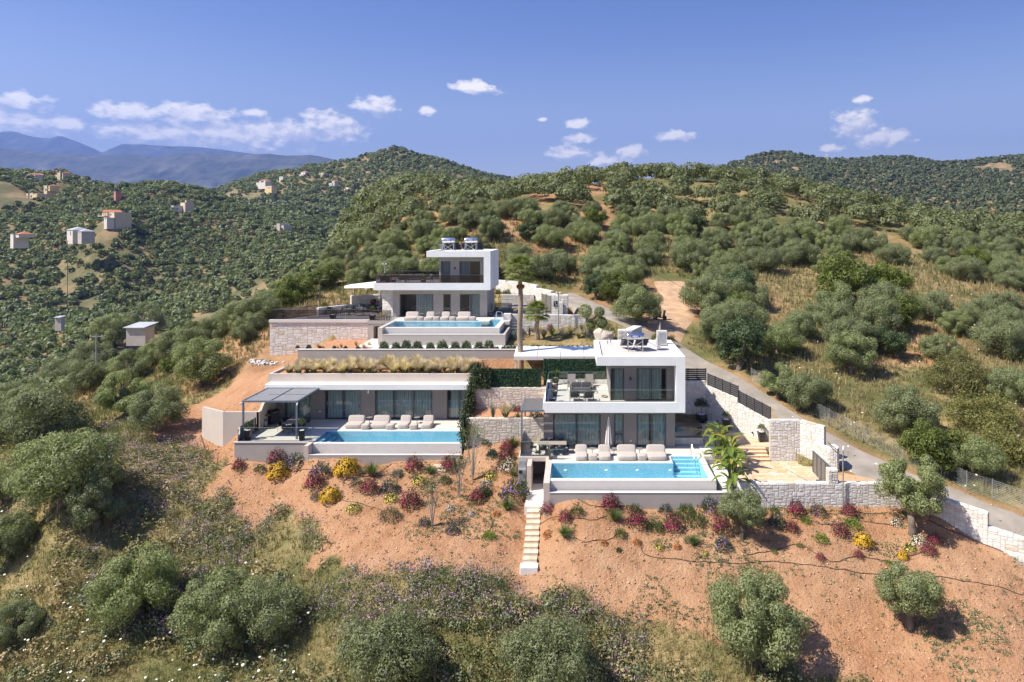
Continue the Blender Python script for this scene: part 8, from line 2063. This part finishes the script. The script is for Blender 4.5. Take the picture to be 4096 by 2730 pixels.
# hot tub and table tennis right of the upper villa
p = CG('d7', 330, 610, Z1); tb = thing('table_tennis_table', 'blue table tennis table beside the upper villa', 'table tennis table', (p[0] + 0.9, 78.6, Z1))
MB().box((-1.4, -0.75, 0.73), (1.4, 0.75, 0.76)).build('table_top', pbr('blue_table', (0.06, 0.09, 0.28), 0.5, 0.05, 3), tb, False); MB().box((-0.01, -0.8, 0.76), (0.01, 0.8, 0.91)).build('net', M_BLACK, tb, False)
for sx in (-1, 1):
    for sy in (-1, 1): MB().box((sx * 1.1 - 0.03, sy * 0.6 - 0.03, 0), (sx * 1.1 + 0.03, sy * 0.6 + 0.03, 0.73)).build('leg', M_BLACK, tb, False)
ht = thing('hot_tub', 'dark glass-walled hot tub behind the right corner of the upper villa', 'hot tub', (-8.3, 77.5, Z1)); MB().box((-9.2, 76.6, Z1), (-7.2, 78.4, Z1 + 0.55)).build('tub', M_FRAME, ht)
for a, b in (((-9.2, 76.6), (-7.2, 76.6)), ((-7.2, 76.6), (-7.2, 78.4))): MB().poly([(*a, Z1 + 0.55), (*b, Z1 + 0.55), (*b, Z1 + 1.25), (*a, Z1 + 1.25)]).build('glass_panel', M_SMOKE, ht)
tag(MB().box((-6.85, 72.4, -9.8), (-1.0, 84, Z1)).build('courtyard_floor', M_DECKGREY), 'paved court beside the upper villa', None, None, 'structure')
st = thing('pool_stairs', 'narrow metal stairs beside the upper pool', 'stairs', (-6.4, 70.5, -11))
for i in range(6): MB().box((-6.75, 69.5 + i * 0.35, -10.9 + i * 0.26), (-5.9, 69.75 + i * 0.35, -10.85 + i * 0.26)).build('tread', M_GALV, st)
for x in (-6.8, -5.85): MB().bar((x, 69.4, -11.0), (x, 71.6, -9.4), 0.05, 0.1).build('stringer', M_GALV, st)

# ================================================================== roof equipment
def letters(word, x, z, s, y, r):
    G_ = {'N': [[(0, 0), (0, 1), (.7, 0), (.7, 1)]], 'O': [[(.05, .2), (.05, .8), (.25, 1), (.5, 1), (.7, .8), (.7, .2), (.5, 0), (.25, 0), (.05, .2)]], 'B': [[(0, 0), (0, 1), (.5, 1), (.6, .75), (.45, .52), (0, .52)], [(.45, .52), (.65, .28), (.5, 0), (0, 0)]], 'E': [[(.6, 1), (0, 1), (0, 0), (.6, 0)], [(0, .52), (.5, .52)]], 'L': [[(0, 1), (0, 0), (.6, 0)]]}
    m = MB()
    for i, ch_ in enumerate(word):
        for st_ in G_[ch_]: m.tube([(x + (i * 0.95 + a * 0.9) * s, y, z + b * s) for a, b in st_], r, 4)
    return m
def solar_heater(label, x, y, z, s=1.0):
    t = thing('solar_water_heater', label, 'solar water heater', (x, y, z), 0, 'solar water heaters')
    m = MB(); prof = [(0.02, -0.62), (0.2, -0.61), (0.25, -0.55), (0.26, -0.5), (0.26, 0.5), (0.25, 0.55), (0.2, 0.61), (0.02, 0.62)]
    m.lathe(prof, n=20); m.v = [(v[2] * s, v[0] * s, v[1] * s + 1.05 * s) for v in m.v]; m.build('tank', M_CHROME, t, False, True)
    MB().box((-0.31 * s, -0.285 * s, 0.98 * s), (0.31 * s, -0.262 * s, 1.14 * s)).build('label_plate', M_BLUELABEL, t, False)
    letters('NOBEL', -0.255 * s, 1.005 * s, 0.115 * s, -0.292 * s, 0.012 * s).build('lettering', M_WHITEPL, t, False)
    f = MB()
    for sx in (-0.5, 0.5):
        f.bar((sx * s, -0.3 * s, 0), (sx * s, -0.2 * s, 0.85 * s), 0.05 * s); f.bar((sx * s, 0.9 * s, 0.0), (sx * s, 0.2 * s, 0.85 * s), 0.05 * s); f.bar((sx * s, -0.2 * s, 0.8 * s), (sx * s, 0.25 * s, 0.8 * s), 0.05 * s)
    f.bar((-0.5 * s, -0.29 * s, 0.1 * s), (0.5 * s, -0.22 * s, 0.75 * s), 0.035 * s); f.bar((0.5 * s, -0.29 * s, 0.1 * s), (-0.5 * s, -0.22 * s, 0.75 * s), 0.035 * s); f.build('stand', M_GALV, t, False)
    for sx in (-1, 1):
        a = sx * 0.06 * s; b = sx * 0.95 * s
        MB().mesh([(a, 0.15 * s, 0.75 * s), (b, 0.15 * s, 0.75 * s), (b, 1.55 * s, 0.12 * s), (a, 1.55 * s, 0.12 * s), (a, 0.18 * s, 0.83 * s), (b, 0.18 * s, 0.83 * s), (b, 1.58 * s, 0.2 * s), (a, 1.58 * s, 0.2 * s)], [(0, 3, 2, 1), (4, 5, 6, 7), (0, 1, 5, 4), (1, 2, 6, 5), (2, 3, 7, 6), (3, 0, 4, 7)]).build('collector_panel', pbr('collector_glass', (0.035, 0.035, 0.045), 0.25, 0.1, 3), t, False)
    return t
zr = -9.34 - 0.15
p = CG('d8', 735, 765, zr); solar_heater('solar water heater with steel tank on the gravel roof', p[0], p[1] + 0.3, zr, 1.14)
for x, lab in ((1562, 'left solar water heater on the roof of the upper villa'), (1738, 'right solar water heater on the roof of the upper villa')):
    p = CW('c1', x, 236, 76.0); solar_heater(lab, p[0], 75.6, -2.32, 1.2)
# satellite dish
p = CG('d8', 1150, 725, zr); d = thing('satellite_dish', 'pale satellite dish on the gravel roof', 'satellite dish', (p[0], p[1], zr))
m = MB(); prof = [(0.02, 0.0), (0.2, 0.02), (0.38, 0.07), (0.52, 0.14), (0.53, 0.14), (0.53, 0.12)]; m.lathe(prof, n=22); m.v = [(-0.05 - v[2] * 0.95 + v[0] * 0.28, v[1] * 1.0, 0.72 + v[0] * 0.95 + v[2] * 0.2) for v in m.v]; m.build('reflector', pbr('dish_grey', (0.50, 0.49, 0.47), 0.5, 0.05, 3), d, False, True)
MB().tube([(0, 0, 0), (0, 0, 0.75)], 0.03, 8).build('mast', M_GALV, d, False); MB().box((-0.1, -0.18, 0.12), (0.14, -0.02, 0.42)).build('mount_box', M_WHITEPL, d, False); MB().tube([(-0.1, 0, 0.25), (-0.75, 0.1, 0.6)], 0.02, 6).build('arm', M_GALV, d, False); MB().lathe([(0.04, 0), (0.05, 0.12)], (-0.77, 0.1, 0.56), 8).build('feed_horn', M_WHITEPL, d, False)
p = CG('d8', 255, 622, zr); single('vent_pipe', MB().tube([(p[0] - 0.13, p[1], zr), (p[0] - 0.13, p[1], zr + 0.3), (p[0] - 0.05, p[1], zr + 0.42), (p[0] + 0.06, p[1], zr + 0.42), (p[0] + 0.13, p[1], zr + 0.3), (p[0] + 0.13, p[1], zr + 0.12)], 0.05, 8), M_GALV, 'bent grey vent pipe on the gravel roof', 'vent pipe')
p = CG('d8', 1215, 655, zr); ac = thing('air_conditioner', 'tall pale air conditioning unit on the gravel roof', 'air conditioner', (p[0], p[1] + 0.2, zr)); MB().box((-0.42, -0.18, 0.06), (0.42, 0.18, 1.25)).build('casing', M_COPING, ac, False, bevel=0.02); MB().box((-0.3, -0.2, 0.2), (0.3, -0.182, 1.1)).build('grille', M_GALV, ac, False)
# things behind the villa
p = W(2637, 1352, 62.0); z0 = th(p[0], 62.0); tp = thing('draped_tarpaulin', 'beige tarpaulin draped to a peak behind the gravel roof', 'tarpaulin', (p[0], 62.0, z0))
top = ZP(1288, 62.0) - z0; V_ = [(0.1, 0, top)]; n = 14
for j, (rr_, hh) in enumerate(((0.25, 0.72), (0.5, 0.42), (0.75, 0.0))):
    for i in range(n): a = 2 * math.pi * i / n; k = 1 + 0.16 * math.cos(i * 2.5 + j); V_.append((rr_ * k * math.cos(a), rr_ * k * math.sin(a), top * hh))
F_ = [(0, 1 + i, 1 + (i + 1) % n) for i in range(n)] + [(1 + j * n + i, 1 + (j + 1) * n + i, 1 + (j + 1) * n + (i + 1) % n, 1 + j * n + (i + 1) % n) for j in range(2) for i in range(n)]
MB().mesh(V_, F_).build('cloth', pbr('beige_tarpaulin', (0.46, 0.40, 0.30), 0.9, 0.12, 3), tp, False); MB().tube([(-0.55, -0.5, 0), (-0.5, -0.45, top * 0.75)], 0.03, 6).build('prop', M_WOOD, tp, False)
p = W(2660, 1345, 61.2); z0 = th(p[0], 61.2); bn = thing('wheeled_bin', 'dark green wheeled bin behind the gravel roof', 'bin', (p[0] + 0.3, 61.2, z0)); MB().mesh([(-.35, -.35, 0), (.35, -.35, 0), (.35, .35, 0), (-.35, .35, 0), (-.45, -.45, 2.0), (.45, -.45, 2.0), (.45, .45, 2.0), (-.45, .45, 2.0)], [(0, 3, 2, 1), (4, 5, 6, 7), (0, 1, 5, 4), (1, 2, 6, 5), (2, 3, 7, 6), (3, 0, 4, 7)]).build('body', pbr('dark_green_plastic', (0.02, 0.05, 0.04), 0.5, 0.1, 3), bn, False); MB().box((-.5, -.5, 2.0), (.5, .5, 2.1)).build('lid', MATS['dark_green_plastic'], bn, False)
# parked motor scooter on the dirt track
p = hit(2640, 1283, 60, 100); sc_ = thing('motor_scooter', 'black motor scooter parked at the edge of the dirt track', 'scooter', p, R(25))
for x in (-0.62, 0.62):
    w_ = MB().lathe([(0.17, -0.06), (0.25, -0.05), (0.25, 0.05), (0.17, 0.06)], n=16); w_.v = [(v[0] + x, v[2], v[1] + 0.25) for v in w_.v]; w_.build('wheel', M_BLACK, sc_, False)
soft_box(MB(), (-0.85, -0.2, 0.35), (0.1, 0.2, 0.82), 0.05).build('rear_body', M_BLACK, sc_, False, True); soft_box(MB(), (-0.75, -0.17, 0.78), (0.15, 0.17, 0.95), 0.05).build('seat', M_BLACK, sc_, False, True); MB().box((0.0, -0.18, 0.28), (0.5, 0.18, 0.36)).build('footboard', M_BLACK, sc_, False); MB().bar((0.45, 0, 0.3), (0.62, 0, 1.1), 0.36, 0.1, up=(1, 0, 0)).build('front_shield', M_BLACK, sc_, False); MB().tube([(0.55, -0.35, 1.12), (0.62, 0, 1.1), (0.55, 0.35, 1.12)], 0.025, 6).build('handlebar', M_BLACK, sc_, False)
for s in (-1, 1): MB().lathe([(0.06, 0), (0.06, 0.02)], (0.55, s * 0.33, 1.28), 8).build('mirror', M_BLACK, sc_, False)

# ================================================================== light poles, cables, fences, hoses
lp = thing('solar_light_pole', 'galvanised light pole with solar panel and camera at the front stone wall', 'light pole', (XP(3372, 44.2), 44.2, -18.1))
x0 = XP(3372, 44.2); MB().tube([(x0, 44.2, -18.2), (x0, 44.2, -14.15)], 0.045, 8).build('pole', M_GALV, lp); MB().tube([(x0, 44.2, -14.75), (x0 - 0.75, 44.4, -14.0)], 0.03, 6).build('arm', M_GALV, lp)
MB().mesh([(x0 - 1.0, 43.95, -13.72), (x0 - 0.2, 44.1, -14.35), (x0 - 0.2, 44.45, -14.3), (x0 - 1.0, 44.35, -13.65)], [(0, 1, 2, 3)]).build('solar_panel', M_FRAME, lp); MB().lathe([(0.07, 0), (0.09, 0.1), (0.05, 0.28)], (x0 + 0.02, 44.15, -14.2), 10).build('camera', M_WHITEPL, lp)
def simple_pole(label, x, y, z0, z1, arm=None, mat=M_GALV, r=0.05, name='light_pole'):
    t = thing(name, label, 'pole', (x, y, z0)); MB().tube([(x, y, z0 - 0.3), (x, y, z1)], [r * 1.2, r], 8).build('pole', mat, t)
    if arm == 'lamp': MB().tube([(x, y, z1 - 0.1), (x + 0.25, y, z1 + 0.15), (x + 0.8, y, z1 + 0.22)], 0.035, 6).build('arm', mat, t); MB().box((x + 0.7, y - 0.08, z1 + 0.17), (x + 1.1, y + 0.08, z1 + 0.23)).build('lamp_head', mat, t)
    if arm == 'cams':
        for s in (-1, 1): MB().lathe([(0.06, 0), (0.09, 0.1), (0.05, 0.2)], (x + s * 0.18, y, z1 - 0.05), 8).build('camera', M_WHITEPL, t)
    if arm == 'cross':
        MB().bar((x - 1.0, y, z1 - 0.3), (x + 1.0, y, z1 - 0.3), 0.12).build('crossarm', mat, t)
        for s in (-0.9, 0, 0.9): MB().lathe([(0.05, 0), (0.07, 0.12), (0.03, 0.2)], (x + s, y, z1 - 0.24), 6).build('insulator', M_WHITEPL, t)
    return t
p = CW('d2', 975, 380, 80); zt = CW('c1', 545, 480, 80)[2]; simple_pole('dark street lamp post behind the wide grey terrace', p[0], 80, th(p[0], 80), zt, 'lamp', M_FRAME, 0.06)
p = CW('d7', 1195, 250, 71.5); simple_pole('galvanised camera pole in front of the pale stone wall by the palms', p[0], 71.3, -11, p[2], 'cams', M_GALV, 0.06)
p = CW('c1', 1055, 350, 84); simple_pole('pale camera pole behind the smoked glass terrace', p[0], 84, th(p[0], 84), p[2], 'cams', M_GALV, 0.05)
cab = MB(); A = Vector(W(2440, 975, 105)); B = Vector(W(3640, 1490, 50)); cab.tube([A.lerp(B, f) - Vector((0, 0, 1.6 * 4 * f * (1 - f))) for f in np.linspace(0, 1, 24)], 0.022, 5)
single('power_cable', cab, M_PIPE, 'single dark cable hanging across the olive hill at the right', 'cable')
# wire fences on the verge
def wire_fence(label, pts, h, n=11):
    t = thing('wire_fence', label, 'fence', (pts[0][0], pts[0][1], th(*pts[0])), group='wire fences on the verge')
    P = [Vector((a, b, th(a, b))) for a, b in pts]
    for k in range(n):
        MB().tube([p_ + Vector((0, 0, 0.1 + (h - 0.1) * k / (n - 1))) for p_ in P], 0.0045, 4).build('wire', M_GALV, t)
    for p_ in P: MB().tube([p_ - Vector((0, 0, 0.2)), p_ + Vector((0, 0, h + 0.1))], 0.025, 6).build('post', M_GALV, t)
pf = [hit(*S('c6', x, y)) for x, y in ((10, 655), (330, 820), (620, 980), (900, 1120), (1200, 1275), (1320, 1330))]; wire_fence('wire mesh fence along the road verge on the right', [(a[0], a[1]) for a in pf], 1.25)
pf = [hit(*S('c6', x, y)) for x, y in ((1500, 1390), (1700, 1500), (1900, 1570), (2148, 1660), (2350, 1740))]; wire_fence('wire mesh fence at the right edge beyond the pruned olive', [(a[0], a[1]) for a in pf], 1.25)
# irrigation hoses following the ground
def hose(label, c, pts, r=0.022):
    H = [Vector(hit(*S(c, x, y))) for x, y in pts]; out = []
    for i in range(len(H) - 1):
        p0, p1, p2, p3 = H[max(i - 1, 0)], H[i], H[i + 1], H[min(i + 2, len(H) - 1)]
        for t_ in np.linspace(0, 1, 9, endpoint=False):
            q_ = 0.5 * ((2 * p1) + (-p0 + p2) * t_ + (2 * p0 - 5 * p1 + 4 * p2 - p3) * t_ * t_ + (-p0 + 3 * p1 - 3 * p2 + p3) * t_ ** 3); out.append(q_)
    out.append(H[-1]); A_ = np.array([(a.x, a.y) for a in out]); zz = terr(A_[:, 0], A_[:, 1])
    single('irrigation_hose', MB().tube([(a.x, a.y, z_ + 0.03) for a, z_ in zip(out, zz)], r, 5), M_PIPE_BR, label, 'hose', 'irrigation hoses on the bank')
M_PIPE_BR = pbr('brown_hose', (0.085, 0.05, 0.035), 0.7, 0.2, 4)
hose('long brown hose winding across the lower right bank to the right edge', 'c8', [(630, 370), (650, 415), (740, 440), (900, 455), (1060, 462), (1220, 450), (1400, 465), (1560, 490), (1700, 512), (1950, 520), (2120, 545), (2350, 605)])
hose('hose along the foot of the front pool wall', 'c8', [(190, 198), (400, 200), (640, 200), (860, 196), (1010, 200)])
hose('hose along the foot of the front stone wall', 'c8', [(1210, 205), (1400, 225), (1600, 235), (1740, 232)])
hose('hose looping round the magenta bushes near the steps', 'c8', [(90, 255), (250, 250), (330, 262), (420, 268), (480, 250)])
hose('hose curving down from the second orange bush', 'c8', [(340, 345), (380, 365), (440, 360), (500, 350), (520, 330)])
hose('hose between the violet bush and the pruned olive', 'c8', [(1045, 300), (1050, 345), (1090, 375), (1120, 370)])
hose('hose joining the tiny lime plants', 'c8', [(1080, 400), (1120, 418), (1232, 400), (1300, 382), (1345, 378), (1400, 405), (1460, 440), (1520, 450), (1600, 430), (1700, 440), (1780, 458), (1840, 425), (1900, 410)])
hose('hose below the lime balls on the right bank', 'c8', [(1300, 262), (1390, 268), (1470, 285), (1580, 270), (1700, 280), (1800, 290)])
hose('hose on the left bank below the golden bushes', 'b7', [(340, 275), (470, 265), (640, 300), (800, 330), (1010, 290), (1110, 210)])
hose('hose on the left bank past the lemon cushion', 'b7', [(640, 500), (760, 518), (880, 530), (1020, 580)])
hose('hose curving round the lime ball', 'b7', [(1640, 740), (1700, 790), (1780, 805), (1840, 785), (1900, 700), (1885, 620)])
hose('black hose coming down from the beige angled wall', 'c2', [(45, 720), (80, 830), (130, 920), (200, 950), (290, 945)], 0.04)
hose('thick black hose along the foot of the right stone wall', 'c8', [(1920, 262), (2000, 300), (2090, 340), (2180, 375), (2260, 405)], 0.03)
for i, (x, y) in enumerate(((1905, 948), (1922, 968), (1938, 990))):
    p = hit(*S('c2', x, y)); single('stepping_stone', MB().box((p[0] - 0.3, p[1] - 0.2, p[2] - 0.1), (p[0] + 0.3, p[1] + 0.2, p[2] + 0.06)), M_STEPTILE, '%s of the three small stepping stones below the left pool' % ('highest', 'middle', 'lowest')[i], 'stepping stone', 'stepping stones below the left pool', bevel=0.02)
# rubble beside the terrace wall and behind the upper villa
for nm, lab, (px, py), n_, sp in (('rubble_heap', 'heap of white rubble at the foot of the stone base wall', S('e1', 2200, 530), 120, 0.7), ('rubble_heap', 'white rubble slope behind the upper villa', S('c1', 1400, 360), 260, 3.0)):
    c_ = hit(px, py, 60, 110); m = MB(); q = random.Random(n_)
    for i in range(n_):
        x, y = c_[0] + q.gauss(0, sp), c_[1] + q.gauss(0, sp * 0.6); s = q.uniform(0.06, 0.2); k = q.randrange(8)
        mx = Matrix.Translation((x, y, th(x, y) + 0.05)) @ Matrix.Rotation(q.random() * 6, 4, (q.random(), q.random(), 1)) @ Matrix.Diagonal((s * 2, s, s * 1.4, 1))
        m.mesh([mx @ Vector(v) for v in _SV[k][0]], _SV[k][1])
    tag(m.build(nm, pbr('white_rubble', (0.64, 0.60, 0.55), 0.95, 0.12, 4, island=0.2)), lab, None, None, 'stuff')
m = MB(); q = random.Random(4); c_ = hit(*S('e1', 1300, 1420))
for i in range(240):
    x, y = c_[0] + q.gauss(0, 1.6), c_[1] + q.gauss(0, 1.2); a = q.uniform(-0.9, 0.9); l = q.uniform(0.5, 1.4); z = th(x, y) + q.uniform(0.02, 0.25)
    m.tube([(x, y, z), (x + l * math.cos(a), y + l * math.sin(a), z + q.uniform(-.1, .2))], 0.012, 3)
tag(m.build('dry_branches', pbr('dry_brushwood', (0.42, 0.33, 0.23), 0.95, 0.2, 4)), 'heap of dry brushwood on the left slope', None, None, 'stuff')
# power poles
for (px, py0, py1, D, lab) in ((S('e1', 805, 290)[0], S('e1', 0, 290)[1], S('e1', 0, 440)[1], 105, 'power pole with crossarm above the valley slope at the left'), (270, 963, 1048, 330, 'power pole in the grove below the farm building'), (168, 880, 960, 400, 'power pole left of the farm building'), (689, 997, 1050, 330, 'power pole in the middle of the valley grove'), (476, 741, 760, 540, 'tiny power pole on the skyline of the village hill')):
    x, y, z = W(px, py1, D); simple_pole(lab, x, y, min(z, th(x, y)), ZP(py0, D), 'cross', M_BARK if D > 110 else M_GALV, 0.12 if D > 110 else 0.1, 'power_pole')
def mast(label, px, py0, py1, D, w):
    X, Y, Z = W(px, py1, D); zt = ZP(py0, D); t = thing('radio_mast', label, 'mast', (X, Y, Z), 0, 'radio masts')
    for sx in (-1, 1):
        for sy in (-1, 1): MB().tube([(X + sx * w, Y + sy * w, Z - 3), (X + sx * w * .5, Y + sy * w * .5, zt)], 0.18, 4).build('leg', M_FWHITE, t)
    n = 8
    for i in range(n):
        f0, f1 = i / n, (i + 1) / n; a = w * (1 - .5 * f0); b = w * (1 - .5 * f1)
        for s in (-1, 1): MB().tube([(X - a * s, Y - a, Z + (zt - Z) * f0), (X + b * s, Y - b, Z + (zt - Z) * f1)], 0.1, 4).build('brace', M_FPINK if i % 2 else M_FWHITE, t)
    for s in (-1, 0, 1): MB().lathe([(0.3, 0), (0.3, 2.2)], (X + s * w * .8, Y, zt - 2), 6).build('antenna', M_FWHITE, t)
mast('white radio mast on the right skyline', 3308, 618, 655, 1095, 1.8); mast('small radio mast on top of the far hill', 1563, 590, 615, 1035, 1.6)
ribbon('far_road', [(XP(1345, 890), 885), (XP(1380, 870), 868), (XP(1420, 850), 848), (XP(1440, 830), 828)], 7, M_FCREAM, 0.5, label='pale road below the far ridge villas')
# ================================================================== air: one even haze box round the camera and the land
def haze():
    m, nt, out = new_mat('haze_air'); v = N(nt, 'ShaderNodeVolumePrincipled')
    v.inputs['Color'].default_value = (0.20, 0.34, 0.80, 1); v.inputs['Density'].default_value = HAZE; v.inputs['Anisotropy'].default_value = 0.2
    L(nt, v.outputs[0], out.inputs['Volume'])
    o = MB().box((-15500, -400, -420), (15500, 14200, 1900)).build('haze', m); tag(o, 'thin bluish haze over the whole landscape', None, None, 'stuff')
HAZE = 0.000085
haze()
# alike neighbours that would share a label are told apart by their order from the left
_O1 = ['', 'first', 'second', 'third', 'fourth', 'fifth', 'sixth', 'seventh', 'eighth', 'ninth', 'tenth', 'eleventh', 'twelfth', 'thirteenth', 'fourteenth', 'fifteenth', 'sixteenth', 'seventeenth', 'eighteenth', 'nineteenth']
def ordinal(n): return _O1[n] if n < 20 else ('twentieth' if n == 20 else 'twenty-' + _O1[n - 20])
_by = {}
for o in COL.objects:
    if o.parent is None and o.get('category') and o.get('label'): _by.setdefault(o['label'], []).append(o)
for lab, obs in _by.items():
    if 1 < len(obs) < 30:
        for i, o in enumerate(sorted(obs, key=lambda q: q.location.x / q.location.y)): o['label'] = '%s, %s from left' % (lab, ordinal(i + 1))
